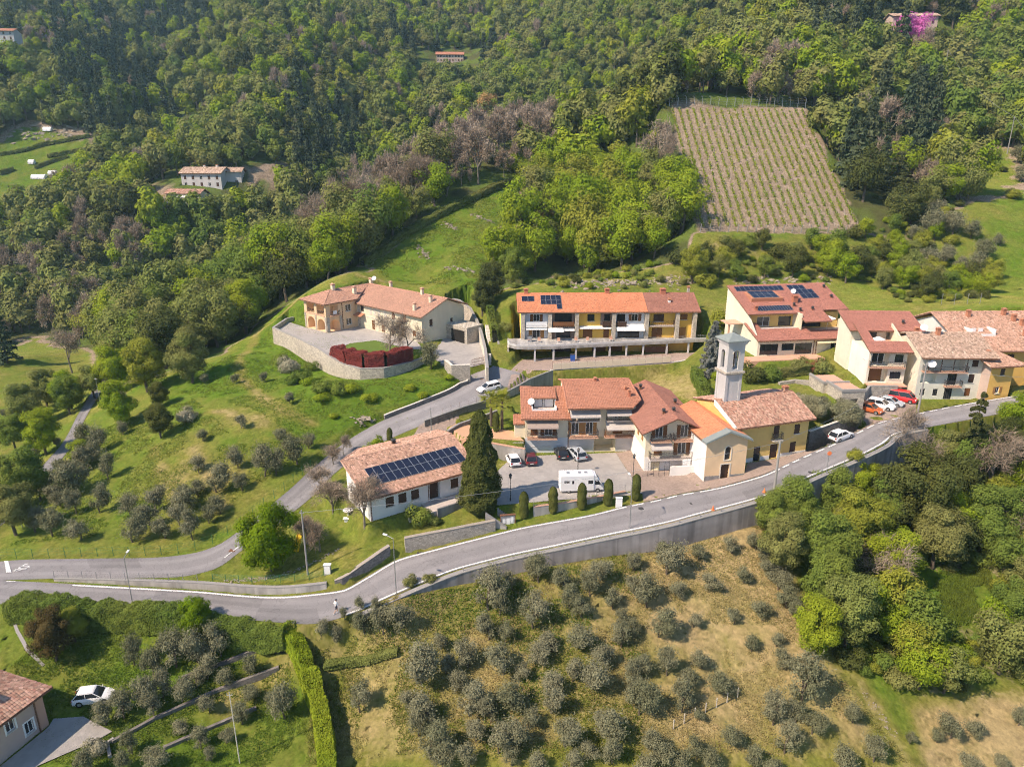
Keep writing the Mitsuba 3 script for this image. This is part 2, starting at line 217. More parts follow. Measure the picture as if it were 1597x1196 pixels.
zone([(-83.41,143.81),(-61.83,143.36),(-60.78,184.68),(-37.37,169.73),(-10.15,137.68),(-6.9,123.71),(-17.95,117.77),(-33.76,104.96),(-44.77,116.83)], .0, 0, 3)
zone([(-53.59,118.95),(-41.53,113.76),(-39.37,106.56),(-46.48,108.92),(-60.63,127.22)], .55, .05, 3)
zone([(-53.46,135.01),(-42.95,121.91),(-32.25,111.49),(-34.7,108.53),(-45.81,119.9)], .4, .0, 3)
zone([(-81.94,130.99),(-60.63,127.22),(-44.76,106.99),(-33.21,106.8),(-40.15,85.92),(-69.35,86.85),(-76.02,102.91),(-75.25,112.58)], .24, 0, 4)
zone([(-53.81,110.9),(-37.79,108.3),(-38.01,95.66),(-41.07,86.01),(-51.56,83.99),(-55.38,101.87)], .42, .06, 5)
zone(VINEYARD, .75, .9, 1.5)
zone([(46.41,176.14),(85.66,178.29),(99.96,188.27),(94.06,195.0),(50.41,187.7)], .45, .3, 3)
# mown dry grass among the olives, greener to the left
zone([(-22.0,65.48),(-2.94,73.03),(32.53,82.81),(34.61,63.22),(38.75,54.23),(-19.74,53.92)], .62, .04, 3)
zone([(16.0,77.4),(32.08,82.59),(35.29,77.19),(35.69,64.14),(27.01,61.23),(15.76,62.37),(11.85,69.26)], .98, .14, 4)
zone([(13.47,60.83),(33.71,62.73),(37.24,53.74),(12.11,52.18)], .86, .12, 5)
zone([(36.28,62.12),(41.87,61.99),(40.57,54.06),(36.58,53.68)], .18, 0, 1.5)
zone([(42.07,60.28),(48.33,62.23),(59.0,63.48),(51.04,51.64),(39.9,53.99)], .98, .16, 1.5)
zone([(34.38,85.86),(85.21,105.3),(59.83,64.7),(39.24,60.9),(35.69,64.14),(35.46,80.12)], .1, .5, 3)
zone([(49.71,80.9),(62.13,80.39),(57.98,73.58),(48.35,70.34)], .04, 0, 3)
zone([(-66.77,73.78),(-25.43,66.48),(-18.47,53.82),(-49.98,49.56)], .22, .02, 3)
zone([(-32.11,61.95),(-23.18,65.3),(-21.24,62.66),(-29.69,57.13)], .62, .1, 2)
zone([(-34.7,55.42),(-22.64,62.72),(-19.93,54.62),(-33.49,52.74)], .12, .1, 2)
zone([(26.52,132.33),(35.2,132.8),(34.24,121.51),(30.77,111.69),(25.05,130.82)], .8, .05, 1.5)
for q_ in ([(-54.38,181.22),(-56.69,171.77),(-62.15,167.97),(-57.84,144.38),(-53.52,133.36),(-47.59,125.22),(-39.91,115.76),(-33.43,111.93)], [(-52.88,210.92),(-39.4,182.5),(-32.88,182.48)], [(-53.59,118.95),(-46.3,114.69),(-39.42,110.31),(-34.23,106.74)], [(-52.31,107.17),(-46.36,99.84),(-41.43,91.78)], [(-60.0,109.71),(-53.44,99.83),(-48.66,91.18)], [(36.98,62.1),(37.7,59.02),(38.3,55.98),(38.15,53.02)]): zone(shapely.LineString(q_).buffer(.9).exterior.coords, .62, .06, .8)
dry, soil = np.full(GX.shape, .35).ravel(), np.full(GX.shape, .15).ravel()
gp = np.stack([GX.ravel(), GY.ravel(), 0 * GX.ravel()], 1)
wob = 5 * (meshkit.fbm(gp / 6, 3) - .5) * np.clip(np.hypot(gp[:, 0], gp[:, 1]) / 120, .4, 2.5)
for poly, a, s, soft, amt in ZONES:
    b = poly.bounds
    i = np.nonzero((gp[:, 0] > b[0] - 3 * soft) & (gp[:, 0] < b[2] + 3 * soft) & (gp[:, 1] > b[1] - 3 * soft) & (gp[:, 1] < b[3] + 3 * soft))[0]
    if not len(i): continue
    pts = shapely.points(gp[i, :2]); d = shapely.distance(poly.exterior, pts) * np.where(shapely.contains(poly, pts), -1, 1)
    w = np.clip(.5 - (d + wob[i] * min(1, soft / 3)) / (2 * soft), 0, 1); w = w * w * (3 - 2 * w)
    dry[i] = dry[i] * (1 - w) + a * w; soil[i] = soil[i] * (1 - w) + s * w

def ground_color(p, n, uv):
    big = mikit.fbm(p.x * .13, p.y * .13, 3.0, 3)
    mid = mikit.fbm(p.x * .55, p.y * .55, p.z * .3 + 9.0, 3)
    fine = mikit.noise(p.x * 3.1, p.y * 3.1, p.z * 2.0)
    tiny = mikit.noise(p.x * 8.0, p.y * 8.0, 2.0)
    d = dr.clip(uv.x + (big - .5) * .55 + (mid - .5) * .5 + (fine - .5) * .22, 0, 1)
    lush, plain, straw = mi.Color3f(.088, .150, .014), mi.Color3f(.165, .165, .036), mi.Color3f(.33, .255, .125)
    c = dr.select(d < .5, dr.lerp(lush, plain, d * 2), dr.lerp(plain, straw, d * 2 - 1))
    s = uv.y
    earth = dr.lerp(mi.Color3f(.205, .155, .11), mi.Color3f(.29, .23, .17), mikit.smoothstep(.2, .8, fine * .6 + mid * .4))
    litter = dr.lerp(mi.Color3f(.07, .075, .028), mi.Color3f(.085, .12, .024), mikit.smoothstep(.3, .6, big))
    k = mikit.smoothstep(.3, .7, s * .8 + (mid - .5) * .7 + (fine - .5) * .3)
    c = dr.lerp(c, earth, k * dr.minimum(s * 2, 1))
    c = dr.lerp(c, litter, mikit.smoothstep(1.2, 1.8, s + (mid - .5) * .3))
    blade = mikit.noise(p.x * 1.3 + 2 * fine, p.y * 1.3, 7.0)
    return c * (.58 + .34 * fine + .30 * tiny + .30 * blade)
def ground_bump(p, n, uv):
    return mikit.fbm(p.x * 1.6, p.y * 1.6, p.z, 3) * .22
scene['grass_ground'] = {'type': 'twosided', 'bsdf': {'type': 'bumpmap', 'arbitrary': mikit.proc(ground_bump, .05), 'scale': 1.0,
                         'bsdf': {'type': 'principled', 'base_color': mikit.proc(ground_color), 'roughness': .95, 'specular': .1}}}
ny, nx = GX.shape
qi = (np.arange(ny - 1)[:, None] * nx + np.arange(nx - 1)[None]).ravel()
gf = np.vstack([np.stack([qi, qi + 1, qi + nx + 1], 1), np.stack([qi, qi + nx + 1, qi + nx], 1)])
gm = M3(np.stack([GX.ravel(), GY.ravel(), GZ.ravel()], 1), gf)
put('ground', gm, 'grass_ground', smooth=True, uv=np.stack([dry, soil], 1)); tag('ground', kind='structure')

# ---- roads ---------------------------------------------------------------------------------
def asphalt(p, n, uv):
    g = mikit.noise(p.x * 9, p.y * 9, 1.0); b = mikit.fbm(p.x * .35, p.y * .35, 5.0, 3)
    # patches and tyre-worn tracks run along the road (u across it, v along it, in metres)
    track = mikit.smoothstep(.25, 1.0, dr.abs(dr.abs(uv.x - .5) - .24) * 8)
    crack = mikit.smoothstep(.02, .0, dr.abs(mikit.fbm(p.x * .6, p.y * .6, 11.0, 3) - .5))
    pr = mikit.cell_rand(dr.floor(uv.x * 2), dr.floor(uv.y / 7), 3)
    patch = dr.select(pr > .85, .84, dr.select(pr < .1, 1.08, 1.0))
    v = (.265 + .05 * (b - .5) + .04 * (g - .5) - .035 * track - .02 * mikit.smoothstep(.10, .0, dr.minimum(uv.x, 1 - uv.x))) * patch * (1 - .2 * crack)
    return mi.Color3f(v * 1.01, v * .97, v * .985)
mat('asphalt', mikit.proc(asphalt), .85)
def road_mesh(rows, lift=.04, across=5):
    n = len(rows); t = np.linspace(0, 1, across)
    L, R = rows[:, :3], rows[:, 3:6]
    v = (L[:, None] * (1 - t[None, :, None]) + R[:, None] * t[None, :, None]); v[..., 2] += lift
    s = np.r_[0, np.cumsum(np.linalg.norm(np.diff((L + R) / 2, axis=0), axis=1))]
    uv = np.stack(np.broadcast_arrays(t[None, :], s[:, None]), -1).reshape(-1, 2)
    q = (np.arange(n - 1)[:, None] * across + np.arange(across - 1)[None]).ravel()
    f = np.vstack([np.stack([q, q + across, q + across + 1], 1), np.stack([q, q + across + 1, q + 1], 1)])
    m = M3(v.reshape(-1, 3), f)
    if m.face_normals[:, 2].mean() < 0: m = M3(m.vertices, f[:, ::-1])
    return m, uv
for name, rows, lift in (('main_road', MAIN, .05), ('side_road', SIDE, .035), ('lane', PATH, .04)):
    m, uv = road_mesh(rows, lift); put(name, m, 'asphalt', smooth=True, uv=uv); tag(name, kind='structure')

# ---- trees: leaf by leaf crowns on tapered limbs -------------------------------------------------
def leafmat(key, a, b, trans=.7, rough=.6, scale=.16):
    def col(p, n, uv, a=a, b=b, scale=scale):
        t = mikit.noise(p.x * scale, p.y * scale, p.z * scale * .5 + 4.0); f = mikit.noise(p.x * 1.7, p.y * 1.7, p.z * 1.7)
        return mikit.mix(a, b, mikit.smoothstep(.2, .8, t)) * (.7 + .6 * f)
    scene[key] = {'type': 'principledthin', 'base_color': mikit.proc(col), 'roughness': rough, 'diff_trans': trans, 'spec_trans': 0.0, 'eta': 1.3}
    return key
leafmat('leaf_fresh', (0.235, 0.335, 0.026), (0.31, 0.37, 0.034), 0.6)
leafmat('leaf_green', (0.15, 0.222, 0.044), (0.21, 0.258, 0.052), 0.5)
leafmat('leaf_mixed', (0.235, 0.24, 0.08), (0.215, 0.255, 0.07), 0.45)
leafmat('leaf_dark', (0.085, 0.105, 0.034), (0.12, 0.132, 0.036), 0.4)
leafmat('leaf_olive', (.200, .208, .118), (.282, .276, .172), 0.4, .45, .3)
leafmat('leaf_conifer', (0.085, 0.12, 0.07), (0.125, 0.15, 0.078), 0.25)
leafmat('twig_brown', (0.3, 0.235, 0.175), (0.4, 0.33, 0.26), .3)
leafmat('leaf_yellow', (0.285, 0.31, 0.048), (0.32, 0.335, 0.05), 0.6)
scene['leaf_red'] = {'type': 'principledthin', 'base_color': rgb(.33, .085, .075), 'roughness': .5, 'diff_trans': .6, 'spec_trans': 0.0, 'eta': 1.3}
scene['leaf_pink'] = {'type': 'principledthin', 'base_color': rgb(.75, .22, .58), 'roughness': .6, 'diff_trans': .7, 'spec_trans': 0.0, 'eta': 1.3}
scene['leaf_orange'] = {'type': 'principledthin', 'base_color': rgb(.52, .33, .14), 'roughness': .6, 'diff_trans': .7, 'spec_trans': 0.0, 'eta': 1.3}
scene['leaf_white'] = {'type': 'principledthin', 'base_color': rgb(.40, .38, .27), 'roughness': .6, 'diff_trans': .6, 'spec_trans': 0.0, 'eta': 1.3}
mat('bark', (.13, .105, .08), .9); mat('bark_pale', (.22, .19, .15), .9)

def leaves(c, size, rng, out=None, aspect=1.6, bias=.55):
    """one small triangle per centre, facing outwards and every way a little"""
    n = len(c); size = np.broadcast_to(size, n)
    nr = rng.normal(size=(n, 3))
    if out is not None: nr = nr * (1 - bias) + out * bias * 1.7
    nr[:, 2] += .25; nr /= np.linalg.norm(nr, axis=1, keepdims=True) + 1e-9
    a = np.cross(nr, rng.normal(size=(n, 3))); a /= np.linalg.norm(a, axis=1, keepdims=True) + 1e-9
    b = np.cross(nr, a); s = (size * rng.uniform(.6, 1.35, n))[:, None]
    v = np.stack([c + a * s * .62 * aspect, c - a * s * .4 * aspect + b * s * .55, c - a * s * .4 * aspect - b * s * .55], 1).reshape(-1, 3)
    return v, np.arange(3 * n).reshape(-1, 3)
def lobes_to_leaves(lob, n, size, rng, flat=.85, aspect=1.6, fill=.45, bias=.68):
    lob = np.asarray(lob); w = lob[:, 3] ** 2; k = rng.choice(len(lob), n, p=w / w.sum())
    d = rng.normal(size=(n, 3)); d /= np.linalg.norm(d, axis=1, keepdims=True)
    r = lob[k, 3] * (fill + (1 - fill) * rng.random(n) ** .5) * (1 + .12 * rng.normal(size=n))
    c = lob[k, :3] + d * r[:, None] * [1, 1, flat]
    q = c - (lob[:, :3].mean(0) - [0, 0, .12 * np.ptp(lob[:, 2])]); q /= np.linalg.norm(q, axis=1, keepdims=True) + 1e-9
    o = d * .75 + q * .6; o /= np.linalg.norm(o, axis=1, keepdims=True) + 1e-9
    return leaves(c, size, rng, o, aspect, bias)
def trunk_mesh(h, r, tips, rng, sides=6, fork=.35):
    base = np.array([0, 0, -.6]); top = np.array([rng.normal() * .03 * h, rng.normal() * .03 * h, h * fork])
    ms = [cyl(base, top, r, sides, r * .75)]
    for t in tips:
        t = np.asarray(t[:3]); mid = top * .45 + t * .55 + rng.normal(size=3) * .04 * h; mid[2] = max(mid[2], top[2] * .9 + .1 * t[2])
        ms += [cyl(top * .95, mid, r * .55, 5, r * .33), cyl(mid, t, r * .33, 4, r * .1)]
    return cat(ms)
def broadleaf(seed, n, leaf, h=10., w=7.5, nl=16, low=.10, lmin=.17, lmax=.30, flat=.85):
    rng = np.random.default_rng(seed); lob = []
    cz = h * (low + (1 - low) / 2); rz = h * (1 - low) / 2
    while len(lob) < nl:
        d = rng.normal(size=3); d /= np.linalg.norm(d); d[2] = d[2] * .9 + .12
        q = rng.uniform(.45, .84)
        lr = w * rng.uniform(lmin, lmax)
        c = np.array([d[0] * w / 2 * q, d[1] * w / 2 * q, cz + d[2] * rz * q])
        lob.append([*c, lr])
    lob.append([0, 0, cz, w * .3])
    v, f = lobes_to_leaves(lob, n, leaf, rng, flat)
    tips = [lob[i] for i in range(0, nl, 3)]
    return trunk_mesh(h, .022 * h + .05, tips, rng), M3(v, f)
def olive(seed, n, leaf, h=4.9, w=4.3):
    rng = np.random.default_rng(seed); lob = []; lean = rng.normal(size=2) * .25
    for i in range(15):
        a = rng.uniform(0, 6.28); q = rng.uniform(.1, .72); z = h * rng.uniform(.34, .84) * (1 - .2 * q)
        lob.append([math.cos(a) * w / 2 * q + lean[0] * z / h, math.sin(a) * w / 2 * q + lean[1] * z / h, z, w * rng.uniform(.10, .21)])
    v, f = lobes_to_leaves(lob, n, leaf, rng, 1.25, 2.4, .2, .5)
    # upright and drooping sprays that break the outline
    k = n // 2; i = rng.integers(0, len(lob), k); L = np.array(lob)[i]; tip = rng.integers(0, 70, k); td = np.random.default_rng(seed + 1).normal(size=(70, 3)); td[:, 2] = td[:, 2] * .6 + .55; td /= np.linalg.norm(td, axis=1, keepdims=True)
    c = L[:, :3] + td[tip] * (L[:, 3:] * rng.uniform(.6, 2.0, (k, 1))) + rng.normal(size=(k, 3)) * .09
    v2, f2 = leaves(c, leaf * .9, rng, None, 2.4)
    return trunk_mesh(h, .15, lob[:7], rng, 7, .28), M3(np.vstack([v, v2]), np.vstack([f, f2 + len(v)]))
def bare(seed, n, h=9., w=6., fan=.32):
    """leafless: forking limbs down to fine twigs"""
    rng = np.random.default_rng(seed); near = n > 2000; ms, ends = [], []
    def grow(p, d, L, r, lev):
        q = p + d * L; ms.append(cyl(p, q, r, 6 if lev == 0 else 4 if lev < 3 else 3, r * .62))
        if lev == (4 if near else 3): ends.append((q, d)); return
        for _ in range(rng.integers(3, 5)):
            e = d + rng.normal(size=3) * (.55 + .08 * lev) + [0, 0, .16]; e /= np.linalg.norm(e); grow(p + d * L * rng.uniform(.62, 1.0), e, L * rng.uniform(.6, .8), r * .58, lev + 1)
    grow(np.array([0, 0, -.4]), np.array([rng.normal() * .05, rng.normal() * .05, 1.0]), h * .30, .016 * h + .03, 0)
    P, D = np.array([a for a, _ in ends]), np.array([b for _, b in ends]); k = rng.integers(0, len(P), n); d = D[k] + rng.normal(size=(n, 3)) * .7; d /= np.linalg.norm(d, axis=1, keepdims=True)
    p = P[k] + rng.normal(size=(n, 3)) * .03 * h - D[k] * .05 * h * rng.random((n, 1)); L = rng.uniform(.05, .12, (n, 1)) * h; a = np.cross(d, rng.normal(size=(n, 3))); a /= np.linalg.norm(a, axis=1, keepdims=True); wd = (.0030 if near else .0075) * h
    v = np.stack([p - a * wd, p + a * wd, p + d * L], 1).reshape(-1, 3)
    t = cat(ms); s_ = [w / max(1e-6, np.percentile(np.abs(v[:, :2]), 97) * 2)] * 2 + [h / np.percentile(v[:, 2], 99)]
    t.vertices = t.vertices * s_; return t, M3(v * s_, np.arange(3 * n).reshape(-1, 3))
def conifer(seed, n, leaf, h=12., w=5., tiers=11, droop=.25, power=.9, low=.08):
    rng = np.random.default_rng(seed); P, D = [], []
    per = n // (tiers * 9)
    for t in range(tiers):
        z = h * (low + (1 - low) * (t + .2) / tiers); R = w / 2 * (1 - (z / h - low) / (1 - low)) ** power + .12
        for b in range(9):
            a = rng.uniform(0, 6.28); s = rng.random(per) ** .75; RR = R * rng.uniform(.75, 1.15)
            x = s * RR; zz = z - droop * x + .06 * h * (s - .5) * 0 + rng.normal(size=per) * .12
            side = rng.normal(size=per) * .10 * RR * (1.3 - s)
            P.append(np.stack([np.cos(a) * x - np.sin(a) * side, np.sin(a) * x + np.cos(a) * side, zz], 1)); D.append(np.tile([math.cos(a) * .6, math.sin(a) * .6, .5], (per, 1)))
    v, f = leaves(np.vstack(P), leaf, rng, np.vstack(D), 1.9, .35)
    return cyl([0, 0, -.5], [0, 0, h * .97], .016 * h + .06, 6, .03), M3(v, f)
def column(seed, n, leaf, h=9., w=1.8):
    rng = np.random.default_rng(seed); z = rng.random(n); a = rng.uniform(0, 6.28, n)
    prof = np.minimum(1, np.minimum((z / .12) ** .6, ((1 - z) / .45) ** .7)); r = w / 2 * prof * (.7 + .3 * rng.random(n) ** .5) * (1 + .1 * np.sin(a * 3 + z * 9))
    c = np.stack([np.cos(a) * r, np.sin(a) * r, .25 + z * (h - .25)], 1)
    v, f = leaves(c, leaf, rng, np.stack([np.cos(a), np.sin(a), 0 * a + .3], 1), 1.9, .5)
    return cyl([0, 0, -.5], [0, 0, h * .6], .09, 6, .04), M3(v, f)
def bush(seed, n, leaf, h=1.6, w=2.4, nl=7):
    rng = np.random.default_rng(seed); lob = []
    for i in range(nl):
        a = rng.uniform(0, 6.28); q = rng.uniform(0, .6); lob.append([math.cos(a) * w / 2 * q, math.sin(a) * w / 2 * q, h * rng.uniform(.3, .62), h * rng.uniform(.26, .42)])
    v, f = lobes_to_leaves(lob, n, leaf, rng, .95)
    return cat([cyl([0, 0, -.4], [q[0], q[1], q[2]], .05, 4, .02) for q in lob[:4]]), M3(v, f)

SPECIES = {}   # name -> list of shapegroup keys
def species(name, build, crown_mat, bark='bark', variants=3, crown='crown'):
    SPECIES[name] = []
    for i in range(variants):
        t, c = build(i + 11); g = f'{name}_source_{i + 1}'
        scene[g] = {'type': 'shapegroup', 'trunk': mikit.ply(t, bark), crown: mikit.ply(c, crown_mat)}
        SPECIES[name].append(g)
def instance(key, sp, x, y, s=1., rng=None, z=None, sz=None, rot=None, pick=None, lean=0):
    rng = rng or random.Random(int(abs(x * 31 + y * 77) * 10)); g = SPECIES[sp][pick if pick is not None else rng.randrange(len(SPECIES[sp]))]
    z = hz(x, y) if z is None else z
    t = T().translate([x, y, z]).rotate([0, 0, 1], rng.uniform(0, 360) if rot is None else rot)
    if lean: t = t.rotate([1, 0, 0], lean)
    scene[key] = {'type': 'instance', 'to_world': t.scale([s, s, sz or s]), 'group': {'type': 'ref', 'id': g}}
def plant(name, sp, x, y, s, label, group=None, category='tree', **kw):
    key = thing(name, label, category, group); instance(key, sp, x, y, s, **kw); return key

for mat_, nm in (('fresh', 'fresh'), ('green', 'green'), ('mixed', 'mixed'), ('dark', 'dark'), ('yellow', 'yellow')):
    species(f'{nm}_near', lambda s: broadleaf(s, 20000, .155, nl=38, low=.0, lmin=.10, lmax=.20), 'leaf_' + mat_, variants=2)
    species(f'{nm}_mid', lambda s: broadleaf(s + 50, 5200, .25, nl=24, low=.03, lmin=.13, lmax=.25), 'leaf_' + mat_, variants=5)
    species(f'{nm}_far', lambda s: broadleaf(s + 90, 1300, .54, nl=15, lmin=.14, lmax=.27), 'leaf_' + mat_, variants=5)
species('bare_mid', lambda s: bare(s, 2600), 'twig_brown', 'bark_pale')
species('bare_thin', lambda s: bare(s + 4, 2001, 9, 7.5), 'twig_brown', 'bark_pale', 2)
species('bare_far', lambda s: bare(s + 7, 1300, fan=.4), 'twig_brown', 'bark_pale', 2)
species('olive', lambda s: olive(s, 2700, .115), 'leaf_olive', variants=5)
species('olive_far', lambda s: olive(s + 20, 700, .28), 'leaf_olive', variants=2)
species('conifer_mid', lambda s: conifer(s, 4000, .34), 'leaf_conifer', variants=3)
species('conifer_far', lambda s: conifer(s + 9, 1300, .62, tiers=8), 'leaf_conifer', variants=2)
species('cypress', lambda s: column(s, 4500, .15), 'leaf_dark', variants=2)
for nm in ('green', 'fresh', 'mixed', 'dark', 'red', 'white', 'yellow'):
    species('bush_' + nm, lambda s: bush(s, 2200, .10), 'leaf_' + nm, variants=2, crown='foliage')
species('bronze_near', lambda s: broadleaf(s, 20000, .155, nl=38, low=.0, lmin=.10, lmax=.20), leafmat('leaf_bronze', (.10, .075, .030), (.12, .095, .035), .4), variants=1)
species('maple', lambda s: broadleaf(s + 2, 26000, .16, 9.2, 8.2, nl=40, low=.0, lmin=.10, lmax=.18), leafmat('leaf_maple', (.17, .265, .014), (.20, .285, .018), .7), variants=2)
species('olive_round', lambda s: broadleaf(s, 15000, .12, 4.4, 5.4, nl=30, low=.0, lmin=.11, lmax=.19), 'leaf_olive', variants=2)
species('blossom', lambda s: broadleaf(s + 50, 5200, .25, nl=24, low=.03, lmin=.13, lmax=.25), 'leaf_pink', variants=1)
species('copper', lambda s: broadleaf(s + 50, 5200, .25, nl=24, low=.03, lmin=.13, lmax=.25), 'leaf_orange', variants=1)

# ---- woods on the slopes -----------------------------------------------------------------------
CLEAR = [shapely.Polygon(p).buffer(b) for p, b in (
    (VINEYARD, 3),
    ([(-269.51,418.88),(-226.46,408.43),(-215.28,383.65),(-215.77,358.8),(-218.46,334.57),(-254.75,335.61),(-286.29,386.95),(-277.35,406.8)], 0),
    ([(-254.75,335.61),(-225.27,335.91),(-236.37,355.82),(-268.4,356.98)], 0),
    ([(-147.05,309.99),(-115.45,315.77),(-103.59,329.03),(-105.7,338.48),(-100.8,366.05),(-121.42,343.79),(-129.9,333.39),(-156.71,335.95),(-170.25,334.05)], 0),
    ([(-347.3,500.32),(-313.34,500.33),(-365.03,585.44),(-401.91,584.62)], 5),
    ([(-68.1,569.44),(-27.61,566.41),(-31.22,625.35),(-70.18,622.92)], 6),
    ([(179.39,370.6),(209.69,381.2),(221.23,406.69),(192.37,401.87)], 5), ([(100.16,203.57),(114.31,203.12),(124.13,224.74),(107.02,217.91)], 1), ([(-21.92,457.41),(-6.4,457.39),(-6.58,472.75),(-22.71,476.52)], 1), ([(181.28,326.45),(188.65,327.84),(204.66,361.28),(198.14,358.17)], 1),
    ([(147.32,267.55),(183.5,266.72),(154.72,221.0),(134.86,219.51),(139.9,247.17)], 0),
    ([(103.68,272.12),(131.48,293.15),(125.3,277.2),(99.95,250.94)], 0))]
RNG = random.Random(5)
# patches where one kind of tree prevails: (plan polygon, {kind: weight}, share)
PATCH = [(shapely.Polygon(p).buffer(0), k, sh) for p, k, sh in (
    ([(-60.07,216.32),(-82.63,351.37),(-42.0,454.55),(-4.54,286.74),(-11.17,239.01),(-31.78,227.39),(-45.79,214.76)], {'bare': 1}, .93),
    ([(-5.98,240.09),(0.58,453.3),(32.6,471.55),(18.31,257.2)], {'bare': 1}, .8),
    ([(45.15,233.39),(48.71,255.83),(55.22,232.35),(49.96,201.54)], {'bare': 1}, .6),
    ([(74.94,268.26),(98.98,359.38),(127.25,339.24),(107.11,281.5)], {'bare': 1}, .6),
    ([(-242.34,397.96),(-351.78,605.29),(-322.84,657.58),(-206.5,479.99),(-201.73,412.85)], {'conifer': 1}, .6),
    ([(-379.12,578.81),(-420.1,651.12),(-278.64,736.06),(-264.63,690.33)], {'conifer': 1}, .45),
    ([(-103.31,340.31),(-125.67,427.35),(-93.42,484.48),(-76.7,386.38)], {'conifer': 1}, .6),
    ([(-94.73,576.6),(-102.27,628.07),(-9.77,643.58),(-8.99,586.19)], {'conifer': 1}, .55),
    ([(98.92,222.01),(129.25,287.43),(169.58,303.01),(135.6,231.19),(112.25,212.51)], {'conifer': 2, 'bare': 1}, .7),
    ([(133.88,350.06),(161.64,433.48),(206.76,425.43),(178.88,358.86)], {'conifer': 1, 'dark': 1}, .7),
    ([(0.26,189.6),(2.56,256.22),(24.45,280.95),(49.57,217.04),(45.9,177.47)], {'fresh': 3, 'yellow': 1}, .75),
    ([(-178.37,239.19),(-222.67,311.52),(-152.22,299.93),(-130.93,258.54),(-129.67,210.55)], {'mixed': 2, 'bare': 1}, .7),
    ([(-85.58,169.19),(-117.47,273.89),(-31.05,221.22),(-34.21,247.12),(-110.04,310.19),(-128.42,283.8)], {'mixed': 2, 'fresh': 1}, .6),
    ([(65.06,477.39),(46.91,563.43),(158.66,434.9),(129.26,329.12)], {'mixed': 2, 'yellow': 1, 'fresh': 1}, .7))]
DEFAULT = {'green': 3, 'mixed': 3, 'fresh': 1.6, 'dark': .7, 'bare': .8, 'yellow': .6, 'conifer': .35}
KIND = {'green': ('broadleaf_tree', 'mid green leafy tree'), 'mixed': ('broadleaf_tree', 'olive green leafy tree in early leaf'), 'fresh': ('broadleaf_tree', 'bright fresh green leafy tree'),
        'dark': ('broadleaf_tree', 'dark green leafy tree'), 'yellow': ('broadleaf_tree', 'yellow green leafy tree'), 'bare': ('bare_tree', 'leafless grey brown tree'), 'conifer': ('conifer_tree', 'dark pointed conifer')}
def where(x, y):
    if y > 300: return ('in the far wood across the valley, ' + ('left' if x < -110 else 'middle')) if x < 20 else 'in the high wood behind the vineyard'
    if x < -20: return 'in the wood left of the terraced field' if y > 150 and x > -75 else 'in the wood at the left edge'
    if x > 110: return 'in the wood right of the vineyard'
    return 'in the wood between terraced field and vineyard' if y < 262 else 'in the wood above the vineyard'
TREES = []
def sprinkle(poly, step0, rng, smin=.75, smax=1.25):
    y = 100.0
    while y < 860:
        step = step0 * (1 if y < 260 else 1.12 if y < 420 else 1.35)
        half = y * .80 + 25
        xs = np.arange(-half, half, step)
        for x in xs:
            px, py = x + rng.uniform(-.45, .45) * step, y + rng.uniform(-.45, .45) * step
            TREES.append((px, py, rng.random(), rng.random(), rng.uniform(smin, smax)))
        y += step * .92
sprinkle(FOREST, 6.5, RNG, .85, 1.9)
A = np.array(TREES); pts = shapely.points(A[:, :2])
ok = shapely.contains(FOREST.buffer(-3.5), pts)
for c in CLEAR: ok &= ~shapely.contains(c, pts)
EXTRA_CLEAR = [shapely.Polygon(np.vstack([r[:, :2], r[::-1, 3:5]])).buffer(2) for r, _, _ in ROADS]
for c in EXTRA_CLEAR: ok &= ~shapely.contains(c, pts)
A, pts = A[ok], pts[ok]
Z = height(A[:, 0], A[:, 1])
share = [shapely.contains(p, pts) for p, _, _ in PATCH]
noise_ = meshkit.fbm(np.c_[A[:, :2] / 45, 0 * A[:, 0]], 2, 3)
rows = []
for i, (x, y, r1, r2, s) in enumerate(A):
    w = DEFAULT
    for (p, k, sh), m in zip(PATCH, share):
        if m[i] and r2 < sh: w = k
    tot = sum(w.values()); q = (r1 * .55 + .45 * min(1, max(0, (noise_[i] - .25) * 2))) * tot if w is DEFAULT else r1 * tot
    for k, val in w.items():
        q -= val
        if q <= 0: break
    rows.append((math.hypot(x, y), x, y, Z[i], k, s))
rows.sort()
quota = {'broadleaf_tree': 270, 'bare_tree': 200, 'conifer_tree': 200}; nstuff = 0
for d, x, y, z, k, s in rows:
    name, look = KIND[k]; rr = random.Random(int(x * 1000) ^ int(y * 777))
    inview = abs(x) < y * .70
    lod = 'mid' if d < 262 else 'far'
    if k in ('bare', 'conifer'): lod = 'mid' if d < 240 else 'far'
    sz = s * rr.uniform(.85, 1.2)
    if k == 'conifer': s *= 1.0; sz *= 1.15
    if inview and quota[name] > 0:
        quota[name] -= 1; w = where(x, y); look = ('tall ' if s * sz > 1.9 else 'low ' if s * sz < 1.0 else '') + look
        key = thing(name, f'{look} {w}', 'tree', f'{look}s {w}'.replace('trees in early leaf', 'trees'))
    else:
        nstuff += 1; key = f'woodland__{nstuff:04d}'
    instance(key, f'{k}_{lod}', x, y, s, rr, z=z - .3, sz=sz)
tag('woodland', kind='stuff')

